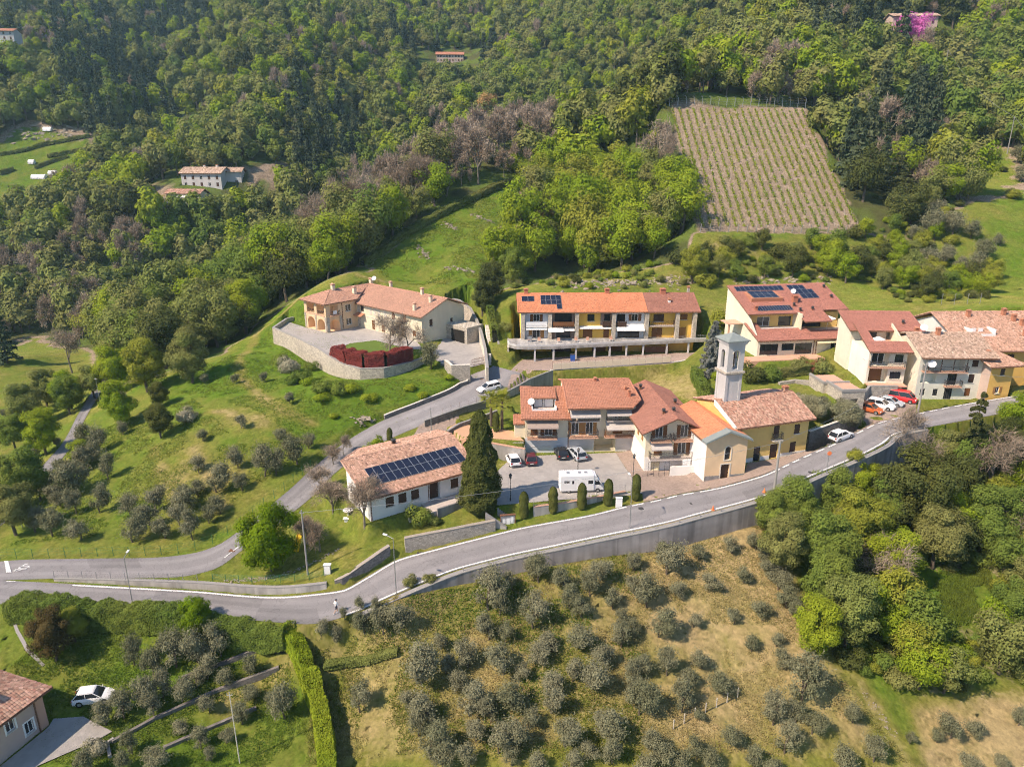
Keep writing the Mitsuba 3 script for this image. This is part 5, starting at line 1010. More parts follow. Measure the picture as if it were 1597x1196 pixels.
B.body('wall', 4.2, 7, -.8, 5.9, 'ochre'); B.window('front', 2.2, 4.3, .8, 1.1, 'closed', shutmat='wood_dark'); B.window('front', 1.9, 1.2, .8, 1.1, 'open', shutmat='wood_light'); B.window('right', 3.0, 3.2, .8, 1.2, 'closed', shutmat='wood_dark'); B.finish()
B.add('side_wall', B.fbox('left', .02, 7, -.8, 5.8, .002, .03), 'pinkish')
B.roof([[(-.9, -.8, 5.95), (5.9, -.8, 5.95), (3.4, 4.4, 7.5), (-.9, 4.4, 7.5)], [(5.9, -.8, 5.95), (5.9, 7.2, 5.95), (3.4, 7.2, 7.5), (3.4, 4.4, 7.5)]], 'pale')
B.chimney(.9, 2.4, 6.9, .5, .7, 'terracotta', 'terracotta')
B = Bld('ochre_long_house', 'ochre house under a broad old tile roof with red chimneys', 'house', *FR['long'])
B.body('wall', 24, 19, -1, 6.6, 'ochre', (10.5, 10.4, 7.4)); B.window('front', 7.8, 4.3, 1.2, 1.5, 'closed', shutmat='wood_dark'); B.window('front', 11.5, 4.3, 1.2, 1.5, 'closed', shutmat='wood_dark'); B.recess('front', 4.6, 6.2, 3.6, 6.2, 1.0); B.finish()
B.add('side_wall', trimesh.convex.convex_hull(np.array([[x, y, z] for x in (-.05, -.002) for y, z in ((.02, -.8), (19, -.8), (19, 7.2), (10.5, 10.2), (.02, 6.5))])), 'white')
B.gable_roof(-.8, 25, -1.0, 6.55, 10.5, 10.9, 19.6, 7.2, 'pale')
B.add('roof_terrace', cat([box(2.6, 6.6, 3.2, 5.6, 7.9, 8.05), box(2.5, 6.7, 3.1, 3.2, 8.0, 8.55), box(2.5, 2.6, 3.2, 5.6, 8.0, 9.35), box(6.6, 6.7, 3.2, 5.6, 8.0, 9.35)]), 'white_paint'); B.add('laundry', cat([box(3.0, 3.9, 4.4, 4.44, 8.2, 9.3), box(4.4, 5.2, 4.4, 4.44, 8.2, 9.3)]), 'cloth_white')
for x, y in ((5.2, 9.0), (12.0, 9.4), (12.7, 7.6), (13.4, 6.2), (12.0, 3.2)): B.chimney(x, y, 6.55 + (y + 1) * .378, .6, .9, 'terracotta', 'terracotta')
# house in the bottom left corner
B = Bld('corner_house', 'pinkish plastered house with two white framed windows, cut off in the bottom left corner', 'house', *FR['corner'])
B.body('wall', 11, 11, -.8, 4.4, 'pinkish'); B.window('front', 7.6, 2.4, .85, 1.2, None); B.window('front', 9.2, .75, .85, 1.35, None); B.window('front', 2.5, 1.5, .9, 1.3, None); B.finish()
for c, z, h in ((7.6, 2.4, 1.2), (9.2, .75, 1.35)): B.add('window_surround', cat([B.fbox('front', c - .6, c - .43, z - .15, z + h + .15, .002, .03), B.fbox('front', c + .43, c + .6, z - .15, z + h + .15, .002, .03), B.fbox('front', c - .43, c + .43, z + h, z + h + .15, .002, .03)]), 'white_paint')
B.add('corner_pilaster', B.fbox('front', 10.2, 11.0, -.6, 4.3, .002, .04), 'terracotta_pale')
z1 = 4.35; B.roof([[(-.6, -.7, z1), (11.7, -.7, z1), (5.5, 5.5, 7.0)], [(11.7, -.7, z1), (11.7, 11.7, z1), (5.5, 5.5, 7.0)], [(11.7, 11.7, z1), (-.6, 11.7, z1), (5.5, 5.5, 7.0)], [(-.6, 11.7, z1), (-.6, -.7, z1), (5.5, 5.5, 7.0)]], 'speckled')
B.chimney(7.2, 2.2, 5.6, .6, .8, 'white', 'terracotta'); B.add('downpipe', B.fbox('front', 10.0, 10.1, -.3, 4.2, .05, .13), 'rust_metal')
for lab, o_, L_, h_, wn in (('stone walled garage with a dark opening below the flats', (51.3,111.08,5.0), 4.3, 2.7, (1.1, 3.3, .2, 1.9)), ('stone block with a white top and small window beside the cream house', (52.25,106.43,4.9), 3.8, 3.0, (1.6, 2.8, 1.1, 1.9))):
    B = Bld('stone_garage', lab, 'garage', o_, 4); B.body('wall', L_, 5, -1.5, h_, 'palestone'); B.recess('front', wn[0], wn[1], wn[2], wn[3], .8); B.finish(); B.add('roof_terrace', box(-.05, L_ + .05, -.05, 5.05, h_ + .003, h_ + .06), 'terracotta_pale'); B.add('parapet', cat([box(-.1, L_ + .1, -.1, .25, h_ + .06, h_ + .5), box(-.1, .2, .25, 5, h_ + .06, h_ + .5)]), 'concrete_pale')
# far houses
def far_house(name, label, px, deg, L, D, h, rise, wall, tile, wins, floors=2, shut='wood_dark'):
    B = Bld(name, label, 'house', (*px[:2], px[2] - .3), deg); B.body('wall', L, D, -3, h, wall, (D / 2, h + rise, h))
    for fl in range(floors):
        for i in range(wins): B.window('front', L * (i + .5) / wins, .8 + fl * 2.9, 1.2, 1.6, 'closed' if (i + fl) % 3 else None, shutmat=shut)
    B.finish(); B.gable_roof(-.7, L + .7, -.8, h + .1, D / 2, h + rise + .3, D + .8, h + .1, tile, tw=.5, tl=.8); return B
B = far_house('row_house', 'long pale house with a red roof and dark shutters alone in the far wood', (-59.52,612.0,112.04), 3, 21, 9, 5.6, 2.2, 'pinkish', 'rust', 9)
B = far_house('white_hill_house', 'white three storey house at the top left in the far wood', (-339.03,500.0,109.82), 8, 19, 11, 8.4, 2.0, 'lightgrey', 'rust', 5, 3)
B = far_house('farmhouse', 'old farmhouse with white gables and a weathered roof in the valley clearing', (-147.84,330.0,29.25), -8, 19, 9, 6.2, 2.4, 'lightgrey', 'grey', 5); B.chimney(9, 5, 8.4, .9, 1.2, 'white'); B.chimney(15, 5, 8.4, .9, 1.2, 'white')
B = far_house('farm_wing', 'lower farm wing with red roof and a veranda, left of the farmhouse', (-149.9,318.0,23.76), -4, 15, 7, 3.6, 1.5, 'cream', 'speckled', 4, 1); B.add('veranda', cat([box(0, 14, -3, -.02, -.6, 0)] + [box(x, x + .25, -2.9, -2.65, 0, 2.6) for x in (.2, 4.5, 9, 13.5)]), 'stone_pale'); B.awning('front', 5, 10, 3, .8, 2.5, 'awning_white')
B = far_house('farm_barn', 'white barn at the right end of the farmhouse roofs', (-130.93,332.0,29.99), 5, 9, 7, 6, 1.6, 'lightgrey', 'grey', 2, 1)
B = far_house('ridge_house', 'house with a brown roof behind the pink blossom tree at the top right', (180.98,374.0,101.67), -2, 21, 8, 4.0, 1.6, 'pinkish', 'grey', 5, 1)

# ---- pavings, markings, walls, fences ------------------------------------------------------------
def tris(v, f): return M3(np.array(v), np.array(f))
def drape(name, pts, bsdf, lift=.03, step=.6, parent=None, kind='structure'):
    """a sheet over a plan polygon that follows the ground"""
    poly = pts if hasattr(pts, 'bounds') else shapely.Polygon([p[:2] for p in pts]).buffer(0); b = poly.bounds; V, F = [], []
    for x in np.arange(b[0], b[2], step):
        for y in np.arange(b[1], b[3], step):
            c = poly.intersection(shapely.box(x, y, x + step, y + step))
            for g in getattr(c, 'geoms', [c]):
                if g.geom_type != 'Polygon' or g.area < 1e-4: continue
                q = np.array(g.exterior.coords)[:-1]; q = q if g.exterior.is_ccw else q[::-1]; k = len(V); V += [tuple(p) for p in q]; F += [[k, k + i, k + i + 1] for i in range(1, len(q) - 1)]
    V = np.array(V); z = height(V[:, 0], V[:, 1]) + lift
    key = put(name, M3(np.c_[V, z], F), bsdf, parent)
    if kind: labels.setdefault(key, {})['kind'] = kind
    return key
def paving(p, n, uv):
    r = mikit.cell_rand(dr.floor(p.x * 2.2), dr.floor(p.y * 2.2), 2); b = mikit.fbm(p.x * .5, p.y * .5, 1.0, 3)
    return mi.Color3f(.355, .335, .315) * (.82 + .12 * r + .22 * b)
mat('paving_grey', mikit.proc(paving), .85)
def cobble(p, n, uv):
    r = mikit.cell_rand(dr.floor(p.x * 4.2), dr.floor(p.y * 4.2), 5); b = mikit.fbm(p.x * .4, p.y * .4, 4.0, 3)
    return mi.Color3f(.315, .245, .205) * (.75 + .25 * r + .25 * b)
mat('paving_red', mikit.proc(cobble), .85)
mat('paint_white', (.72, .72, .71), .7); mat('concrete_pale', (.30, .29, .275), .85)
drape('car_park', [(-1.98,83.67,0.0),(-2.45,93.47,0.0),(0.15,99.39,0.0),(15.98,100.85,0.0),(17.71,86.99,0.0),(16.23,86.99,0.0)], 'paving_grey', .03)
drape('forecourt', [(15.98,100.85,0.0),(18.69,102.34,0.0),(19.18,94.34,0.0),(26.62,95.0,0.0),(26.83,90.12,0.4),(27.19,86.92,0.8),(22.36,86.1,0.35),(19.06,85.01,0.1),(17.47,84.66,-0.05),(17.71,86.99,0.0)], 'paving_red', .07)
drape('church_pavement', [(26.77,89.91,0.5),(32.4,90.31,0.9),(33.96,93.94,1.2),(43.59,97.19,1.8),(47.79,99.73,2.6),(48.21,97.89,2.95),(44.45,95.59,2.6),(41.78,93.97,2.4),(37.74,91.32,2.0),(34.88,89.66,1.6),(31.96,88.46,1.3),(27.09,86.88,0.82)], 'paving_red', .1)
drape('parking_strip', [(47.5,98.86,2.75),(55.58,105.27,3.7),(59.6,112.51,4.5),(70.41,118.04,4.7),(65.13,107.24,4.6),(62.76,105.43,4.4),(57.72,103.91,3.9),(51.88,100.21,3.4),(48.15,97.77,3.0)], 'paving_red', .08)
drape('garage_forecourt', [(-0.19,132.86,3.6),(7.88,131.45,3.9),(31.4,134.24,4.5),(38.01,138.98,4.6),(40.73,144.43,4.6),(26.94,142.77,4.5),(2.17,139.88,3.8)], 'paving_red', .03)
drape('villa_court', [(-39.81,142.6,5.1),(-46.06,150.58,5.1),(-53.98,160.68,5.1),(-54.21,167.91,5.1),(-47.6,161.31,5.1),(-41.02,158.81,5.1),(-34.91,165.21,5.1),(-23.01,156.37,5.1),(-18.47,142.6,5.1),(-21.14,142.6,5.1),(-29.84,150.02,5.1),(-35.28,146.22,5.1),(-35.97,137.69,5.1)], 'paving_grey', .1)
mat('lawn', (.10, .15, .025), .95); drape('villa_lawn', [(-36.2,138.65,5.1),(-34.83,147.29,5.1),(-29.84,150.02,5.1),(-20.93,141.09,5.1),(-20.66,135.36,5.1),(-24.72,130.9,5.1),(-29.08,130.46,5.1),(-33.09,133.54,5.1)], 'lawn', .11)
drape('villa_drive', VILLA_DRIVE, 'paving_grey', .03)
drape('garden_terrace', [(-10.33,104.95,2.3),(-8.99,107.48,2.3),(-3.42,105.22,2.3),(0.15,104.13,2.3),(1.9,99.94,2.3),(-3.2,100.96,2.3),(-7.72,100.96,2.3)], mat('terracotta_floor', (.55, .34, .21), .8), .03)
drape('garden_path', [(-15.42,111.09,0.9),(-11.95,114.36,1.4),(-9.25,115.14,1.7),(-8.55,109.97,1.9),(-10.9,105.38,1.8),(-9.81,102.06,1.2),(-13.93,103.02,0.8),(-16.45,106.7,0.6)], 'paving_red', .04)
drape('corner_drive', [(-48.39,52.61,-11.2),(-46.77,57.41,-11.2),(-46.93,58.51,-11.2),(-44.11,58.86,-11.2),(-40.13,56.99,-11.2),(-41.13,55.86,-11.3),(-44.92,52.8,-11.4),(-45.14,50.37,-11.4)], 'paving_grey', .12)
# painted lines as thin strips lying on a road
def strip_at(rows, side, inset, width, s0, s1, lift):
    mid = (rows[:, :3] + rows[:, 3:6]) / 2; s = np.r_[0, np.cumsum(np.linalg.norm(np.diff(mid, axis=0), axis=1))]
    q = np.arange(s0, s1, .8); q = np.r_[q, s1]; L = np.stack([np.interp(q, s, rows[:, k]) for k in range(3)], 1); R = np.stack([np.interp(q, s, rows[:, k + 3]) for k in range(3)], 1)
    w = np.linalg.norm(R - L, axis=1, keepdims=True); d = (R - L) / w
    a = L + d * inset if side == 'L' else R - d * (inset + width); b = a + d * width
    v = np.vstack([a, b]); v[:, 2] += lift; n = len(q); i = np.arange(n - 1)
    m = M3(v, np.vstack([np.stack([i, i + 1, i + n + 1], 1), np.stack([i, i + n + 1, i + n], 1)]))
    return m if m.face_normals[:, 2].mean() > 0 else M3(v, m.faces[:, ::-1])
def s_of(rows, x):
    mid = (rows[:, :3] + rows[:, 3:6]) / 2; s = np.r_[0, np.cumsum(np.linalg.norm(np.diff(mid, axis=0), axis=1))]; return float(np.interp(x, mid[:, 0], s))
lm = MAIN
NX = [(-61.69,76.79,-7.2)[0], (-53.9,75.93,-6.9)[0], (15.67,87.2,-0.3)[0], (27.03,90.31,0.8)[0], (38.48,94.64,1.9)[0], (48.85,100.0,2.8)[0], (72.7,107.98,5.1)[0]]
for a, b in ((NX[1], NX[2]), (NX[3], NX[4])): put('edge_line', strip_at(lm, 'L', .2, .26, s_of(lm, a), s_of(lm, b), .085), 'paint_white', 'main_road')
for a, b in ((NX[2], NX[3]), (NX[4], NX[6])):
    s = s_of(lm, a) + .7
    while s < s_of(lm, b): put('dash', strip_at(lm, 'L', .2, .25, s, min(s + 1.5, s_of(lm, b)), .085), 'paint_white', 'main_road'); s += 2.4
put('edge_line', strip_at(lm, 'L', .2, .25, s_of(lm, NX[6]), s_of(lm, 95), .085), 'paint_white', 'main_road')
for k in range(7): put('dash', strip_at(lm, 'L', .1, .15, s_of(lm, NX[0]) - 16 + k * 2.6, s_of(lm, NX[0]) - 14.8 + k * 2.6, .085), 'paint_white', 'main_road')
put('edge_line', strip_at(lm, 'R', .1, .26, s_of(lm, (-19.66,67.76,-5.0)[0]), s_of(lm, (62.07,98.89,4.4)[0]), .085), 'paint_white', 'main_road')
def flat_mark(name, pts, road, lift=.08):
    p = np.array(pts); z = height(p[:, 0], p[:, 1]).max() + lift
    return put(name, trimesh.creation.extrude_polygon(shapely.Polygon(p[:, :2]).buffer(0), .006, engine='earcut').apply_translation([0, 0, z]), 'paint_white', road)
flat_mark('stop_line', [(-66.93,81.78,-7.2),(-66.42,81.78,-7.2),(-64.18,79.08,-7.2),(-64.79,79.0,-7.2)], 'side_road'); put('edge_line', strip_at(SIDE, 'R', .9, .14, 37.5, 45.5, .075), 'paint_white', 'side_road')
# STOP, read by a driver coming down to the junction
a_, b_ = np.array((-62.87,79.36,-7.1)), np.array((-62.08,81.78,-7.1)); t_ = meshkit.text_mesh('STOP', 1.0, .006, bold=True); ex = t_.vertices[:, 0].max()
wd = np.linalg.norm(b_[:2] - a_[:2]); ax = (b_[:2] - a_[:2]) / wd; up_ = np.array([1.0, .12]); up_ = up_ / np.linalg.norm(up_)
v = t_.vertices.copy(); xy = b_[:2] + np.outer(v[:, 0] / ex * -wd, ax) - np.outer(v[:, 1] * 1.3, up_) * 1.0; put('stop_lettering', M3(np.c_[xy, np.full(len(v), hz(*a_[:2]) + .085) + v[:, 2]], t_.faces), 'paint_white', 'side_road')
for u_, p_ in (('manhole_cover', [(16.84,82.97,-0.1),(-11.41,77.17,-3.4),(41.18,89.2,2.3),(23.55,83.25,0.5)]),):
    for q in p_: put(u_, cyl([*q[:2], hz(*q[:2]) + .04], [*q[:2], hz(*q[:2]) + .062], .38, 14), 'dark_metal', 'main_road')
for q in [(-36.47,81.32,-5.0),(-5.7,129.36,3.0)]: put('drain_grate', box(q[0] - .4, q[0] + .4, q[1] - .35, q[1] + .35, hz(q[0], q[1]) + .03, hz(q[0], q[1]) + .05), 'rust_metal', 'side_road')
mat('rock_coping', (.36, .32, .27), .9)
# walls: along plan points with the height of the top at each
def wall_line(name, label, pts, bsdf, thick=.35, below=None, coping='concrete_pale', cop=.1, group=None, parent=None, subdiv=2.0, cat_='wall'):
    P = [np.array(pts[0], float)]
    for a, b in zip(pts[:-1], pts[1:]):
        a, b = np.array(a, float), np.array(b, float); n = max(1, int(np.linalg.norm((b - a)[:2]) / subdiv)); P += [a + (b - a) * (i + 1) / n for i in range(n)]
    P = np.array(P); d = np.gradient(P[:, :2], axis=0); d /= np.linalg.norm(d, axis=1, keepdims=True); nr = np.c_[-d[:, 1], d[:, 0]]
    key = parent or thing(name, label, cat_, group)
    def ribbon(o0, o1, zt, zb):
        a, b = P[:, :2] + nr * o0, P[:, :2] + nr * o1; n = len(P)
        v = np.vstack([np.c_[a, zt], np.c_[b, zt], np.c_[b, zb], np.c_[a, zb]]); F = []
        for i in range(n - 1):
            for k in range(4): q, r = k * n, ((k + 1) % 4) * n; F += [[q + i, q + i + 1, r + i + 1], [q + i, r + i + 1, r + i]]
        F += [[0, n, 2 * n], [0, 2 * n, 3 * n], [n - 1, 3 * n - 1, 2 * n - 1], [n - 1, 4 * n - 1, 3 * n - 1]]
        m = M3(v, F); trimesh.repair.fix_normals(m); return m
    g = np.minimum(height(P[:, 0] + nr[:, 0] * .9, P[:, 1] + nr[:, 1] * .9), height(P[:, 0] - nr[:, 0] * .9, P[:, 1] - nr[:, 1] * .9))
    zb = np.minimum(g, P[:, 2]) - .5 if below is None else P[:, 2] - below
    m = ribbon(-thick / 2, thick / 2, P[:, 2], zb)
    if bsdf in PIDX: put('masonry', M3(m.vertices[m.faces].reshape(-1, 3), np.arange(len(m.faces) * 3).reshape(-1, 3)), 'plaster', key, uv=np.tile([[PIDX[bsdf] + .5, .5]], (len(m.faces) * 3, 1)))
    else: put('masonry', m, bsdf, key)
    if coping: put('coping', ribbon(-thick / 2 - .04, thick / 2 + .04, P[:, 2] + cop, P[:, 2] + .003), coping, key)
    return key
def along(rows, side, x0, x1, out, dz=0., n=24):
    """points beside a road: its edge from x0 to x1, moved out by out metres"""
    e = rows[:, :3] if side == 'L' else rows[:, 3:6]; o = rows[:, 3:6] if side == 'L' else rows[:, :3]
    d = e[:, :2] - o[:, :2]; d /= np.linalg.norm(d, axis=1, keepdims=True); q = np.c_[e[:, :2] + d * out, e[:, 2] + dz]
    k = (q[:, 0] >= min(x0, x1)) & (q[:, 0] <= max(x0, x1)); q = q[k]; return q[::max(1, len(q) // n)]
def fence(name, label, pts, h=1.1, step=2.0, post='grey_metal', r=.03, wires=4, wire='grey_metal', lift=0., group=None, mesh=False, lean=0.):
    """posts one by one, and the wires between them"""
    key = thing(name, label, 'fence', group); P = np.array(pts, float)
    s = np.r_[0, np.cumsum(np.linalg.norm(np.diff(P[:, :2], axis=0), axis=1))]; q = np.linspace(0, s[-1], max(2, int(round(s[-1] / step)) + 1))
    X, Y = np.interp(q, s, P[:, 0]), np.interp(q, s, P[:, 1]); Z = np.interp(q, s, P[:, 2]) if P.shape[1] > 2 else height(X, Y)
    for x, y, z in zip(X, Y, Z): put('post', cyl([x, y, z + lift - .25], [x, y, z + lift + h], r, 6), post, key)
    ms = []
    for i in range(len(X) - 1):
        for k in range(wires): t = lift + h * (k + 1) / wires - .04; ms.append(cyl([X[i], Y[i], Z[i] + t], [X[i + 1], Y[i + 1], Z[i + 1] + t], .009 if wires > 2 else .022, 4))
        if mesh:
            n = int(math.hypot(X[i + 1] - X[i], Y[i + 1] - Y[i]) / .5)
            for j in range(1, n): f = j / n; x, y, z = X[i] + (X[i + 1] - X[i]) * f, Y[i] + (Y[i + 1] - Y[i]) * f, Z[i] + (Z[i + 1] - Z[i]) * f; ms.append(cyl([x, y, z + lift + .05], [x, y, z + lift + h - .04], .004, 3))
    put('wire', cat(ms), wire, key); return key
q = along(MAIN, 'R', (-17.22,68.26,-4.6)[0], (62.55,98.89,4.4)[0], .85, .12, 60)
wall_line('road_wall', 'long grey concrete retaining wall under the road above the olive grove', q, 'oldconcrete', .6, None, 'concrete_pale', .12)
fence('road_railing', 'low metal railing on the outer road edge above the wood', [(*p[:2], p[2] + .12) for p in along(MAIN, 'R', (33.2,83.65,1.5)[0], (62.07,98.89,4.4)[0], .85, 0, 40)], .95, 2.2, 'grey_metal', .035, 2)
fence('road_guard_rail', 'pale low guard rail on the concrete wall above the olive grove', [(*p[:2], p[2] + .12) for p in along(MAIN, 'R', (-5.95,72.98,-2.9)[0], (32.2,83.12,1.4)[0], .85, 0, 40)], .5, 3.0, 'concrete_pale', .05, 1, 'concrete_pale')
q = along(MAIN, 'L', (-58.33,76.63,-7.0)[0], (-21.41,72.03,-4.9)[0], .55, 0, 30); q[:, 2] += np.interp(q[:, 0], [(-58.33,76.63,-7.0)[0], (-39.31,75.54,-6.0)[0], (-21.98,74.41,-4.8)[0]], [.35, .85, .95])
wall_line('stained_wall', 'stained low concrete wall between the main road and the side road', q, 'concrete', .35)
fence('mesh_fence', 'grey mesh fence on the stained concrete wall at the junction', [p for p in q if p[0] < (-37.34,75.54,-6.0)[0]], 1.1, 1.9, 'grey_metal', .035, 4, 'dark_metal', mesh=True)
xs_ = [(-21.01,71.63,-4.8)[0], (-14.34,76.02,-3.5)[0], (-13.78,76.45,-3.5)[0], (-1.75,79.88,-2.0)[0]]
q = along(MAIN, 'L', xs_[0], xs_[1], .75, 0, 12); q[:, 2] += np.linspace(1.1, 1.9, len(q)); wall_line('rubble_wall', 'dark rubble stone wall at the road bend below the bare shrubs', q, 'darkrubble', .45, None, 'rock_coping', .06)
q = along(MAIN, 'L', xs_[2], xs_[3], .75, 0, 20); q[:, 2] += np.linspace(2.2, 1.5, len(q)); wall_line('rubble_wall', 'taller rubble stone wall along the road below the white bungalow', q, 'rubble', .45, None, 'rock_coping', .06)
wall_line('car_park_wall', 'grey concrete wall between the car park and the topiary verge', [(2.79,82.84,0.25),(6.87,83.91,0.25),(11.27,85.55,0.25),(15.39,87.25,0.25)], 'concrete', .3, None, 'terracotta_pale', .08)
fence('car_park_fence', 'thin wire fence on the car park wall behind the topiaries', [(2.79,82.75,0.3),(6.86,83.81,0.3),(11.26,85.46,0.3),(15.37,87.15,0.3)], 1.0, 2.4, 'grey_metal', .025, 3)
wall_line('stair_wall', 'slanting white wall beside the stairs down from the car park', [(-3.4,81.21,0.2),(-0.7,80.8,-1.6)], 'concrete', .3, None, 'concrete_pale', .06)
k = thing('stairs', 'stone stairs from the car park down to the road, behind the notice board', 'stairs')
p0, p1 = np.array((-1.98,83.68,-0.1)), np.array((0.64,83.88,-2.0)); d = (p1 - p0) / 11; n_ = np.array([-(p1 - p0)[1], (p1 - p0)[0]]); n_ /= np.linalg.norm(n_)
for i in range(11):
    a = p0 + d * i; b = a + d; c4 = [a[:2] - n_ * 1.0, b[:2] - n_ * 1.0, b[:2] + n_ * 1.0, a[:2] + n_ * 1.0]; put('step', prism(c4, a[2] - 1.6, a[2]), 'concrete_pale', k)
q = along(SIDE, 'L', (-22.2,115.88,0.0)[0], (-9.91,126.23,2.1)[0], .25, .75, 18); q = [tuple(p) for p in q] + [(-8.52,127.44,3.1),(-8.31,130.13,3.4),(-9.55,132.2,3.8),(-11.73,133.04,4.2),(-13.97,134.35,4.6)]
wall_line('meadow_wall', 'low stone wall with a pale coping curving along the side road below the villa meadow', q, 'darkrubble', .35, None, 'stone_pale', .08)
wall_line('ramp_wall', 'dark stone wall under the side road above the paved garden path', [(-14.57,110.46,1.6),(-11.75,112.44,2.0),(-8.13,115.15,2.4),(-4.66,117.3,2.7)], 'darkrubble', .3)
fence('ramp_fence', 'thin railing along the side road above the garden terrace', [(-11.75,112.44,2.0),(-8.13,115.15,2.4),(-4.66,117.3,2.7)], 1.1, 1.6, 'rust_metal', .025, 3)
wall_line('garden_wall', 'tall pale concrete wall between garden terrace and car park, left of the cream house', [(-3.53,99.2,2.4),(-2.55,98.7,2.4),(0.14,97.48,2.4),(1.94,96.76,2.4)], 'concrete', .35, None, 'terracotta_pale', .1)
wall_line('garden_wall', 'dark low stone wall around the garden terrace behind the cypress', [(-10.09,103.38,2.6),(-8.46,105.91,2.8),(-4.05,109.22,3.2),(-2.5,110.78,3.3)], 'darkrubble', .3)
wall_line('hedge_wall', 'low stone wall behind the clipped bushes and the solar roof', [(-22.5,101.36,0.1),(-19.09,103.73,0.5),(-15.24,105.45,1.0),(-13.27,104.4,1.1)], 'rubble', .3)
q = [(-54.58,158.2,6.0),(-51.26,154.53,6.0),(-45.0,147.1,6.0),(-39.54,140.29,6.0),(-35.62,134.4,5.9),(-32.45,130.85,5.5),(-28.55,127.94,5.35),(-24.3,128.52,5.3),(-19.79,132.75,5.2),(-17.19,137.22,5.1)]
wall_line('villa_wall', 'tall pale stone retaining wall around the villa terrace', q[:5], 'palestone', .5); wall_line('villa_wall', 'curved pale stone wall under the red hedge below the villa', q[4:], 'palestone', .5)
wall_line('villa_wall', 'stone parapet at the far left side of the villa terrace', [(-54.58,158.2,6.0),(-54.29,167.43,6.0),(-51.74,170.98,6.0)], 'palestone', .4)
wall_line('drive_wall', 'tall stone retaining wall along the right side of the villa drive', [(-4.63,127.52,5.6),(-5.35,137.83,6.4),(-6.52,147.93,7.2),(-7.84,155.8,8.2),(-9.89,164.44,9.3),(-12.92,171.12,9.8),(-14.69,173.73,9.6)], 'palestone', .5)
wall_line('entrance_wall', 'stone entrance wall with two dark panels at the villa gate', [(-13.08,133.16,5.6),(-11.29,128.2,5.9),(-7.91,128.29,6.0)], 'rubble', .5, None, 'stone_pale', .1)
k = thing('drive_gate', 'low dark metal gate across the villa drive', 'gate'); a, b = np.array((-7.86,133.48,4.2)), np.array((-4.79,135.72,4.2)); ms = []
for t in (.15, .75, 1.3): ms.append(cyl(a + [0, 0, t], b + [0, 0, t], .04, 5))
for t in np.linspace(0, 1, 15): q_ = a + (b - a) * t; ms.append(cyl(q_, q_ + [0, 0, 1.3 + .25 * math.sin(math.pi * t)], .02, 5))
put('gate_leaf', cat(ms), 'rust_metal', k); put('gate_post', box(*(lambda p: (p[0] - .25, p[0] + .25, p[1] - .25, p[1] + .25, p[2] - .4, p[2] + 1.9))(b + [.4, 0, 0]), ), 'stone_pale', k)
k = thing('garden_stairs', 'long flight of stone stairs climbing beside the villa drive wall', 'stairs')
p0, p1 = np.array((-3.45,138.37,4.1)), np.array((-4.95,150.59,8.4)); n_ = np.array([1.0, .05, 0])
for i in range(22):
    a = p0 + (p1 - p0) * i / 22; b = p0 + (p1 - p0) * (i + 1) / 22; put('step', prism([a[:2] - n_[:2] * .9, a[:2] + n_[:2] * .9, b[:2] + n_[:2] * .9, b[:2] - n_[:2] * .9], b[2] - 1.2, b[2]), 'stone_pale', k)
wall_line('stair_side_wall', 'pale stone wall at the right of the garden stairs', [(x + 1.2, y, z + .5) for x, y, z in (tuple(p0), tuple((p0 + p1) / 2), tuple(p1))], 'palestone', .35)
wall_line('ramp_retaining_wall', 'grey concrete retaining wall with a cream parapet below the garages of the terraced house', [(7.39,131.55,4.0),(18.98,132.93,4.3),(31.51,134.8,4.6),(33.27,135.31,4.65),(38.06,138.16,4.7)], 'concrete', .3, None, 'stone_pale', .06)
k = thing('cream_parapet', 'cream panelled parapet with thin dark posts in front of the garages', 'parapet'); a, b = np.array((7.62,127.19,5.35)) * [1, 1, 1], np.array((30.19,130.18,5.95)); a[:2], b[:2] = (7.88,131.47,4.05)[:2], (31.22,134.63,4.65)[:2]; dd = (b - a) / 14; nn = np.array([dd[1], -dd[0], 0]) / np.linalg.norm(dd[:2])
for i in range(14):
    p, r_ = a + dd * (i + .02) + nn * .16, a + dd * (i + .98) + nn * .16
    put('panel', trimesh.convex.convex_hull(np.array([[*(e_ + nn * o)[:2], z] for e_ in (p, r_) for o in (0, .06) for z in (e_[2] - 1.2, e_[2] + .02)])), mat('panel_cream', (.66, .56, .46), .8) if i == 0 else 'panel_cream', k)
    e_ = a + dd * i; put('post', cyl(e_ - [0, 0, 1.2], e_ + [0, 0, .5], .025, 5), 'rust_metal', k)
put('handrail', cyl(a + [0, 0, .5], b + [0, 0, .5], .022, 5), 'rust_metal', k)
fence('ramp_railing', 'rusty railing on the ramp left of the cream parapet', [(-1.21,120.96,3.0),(0.88,123.36,3.3),(3.16,125.73,3.9),(5.6,127.33,4.4)], 1.1, 1.4, 'rust_metal', .03, 3)
wall_line('ramp_side_wall', 'grey sloping wall under the rusty ramp railing', [(-1.21,120.96,3.0),(0.88,123.36,3.3),(3.16,125.73,3.9),(5.6,127.33,4.4),(7.74,129.03,4.7)], 'concrete', .3)
k = thing('ramp', 'cobbled ramp up to the garages', 'ramp'); drape('surface', [(-1.0,123.0,3.05),(0.89,125.26,3.3),(5.7,129.63,4.2),(0.19,133.29,3.6)], 'paving_red', .04, parent=k, kind=None)
wall_line('olive_bed_wall', 'stone wall under the olive shrubs beside the parked white hatchback', [(44.96,99.87,3.9),(48.19,101.25,4.4),(51.5,102.69,4.9),(54.45,104.44,5.2)], 'darkrubble', .35, None, 'stone_pale', .08)
wall_line('house_base_wall', 'stone base wall with white sloping coping above the parked cars', [(56.17,109.25,5.2),(57.66,110.53,6.2),(59.64,112.49,7.0),(64.34,112.49,7.0)], 'rubble', .35, None, 'concrete_pale', .1)
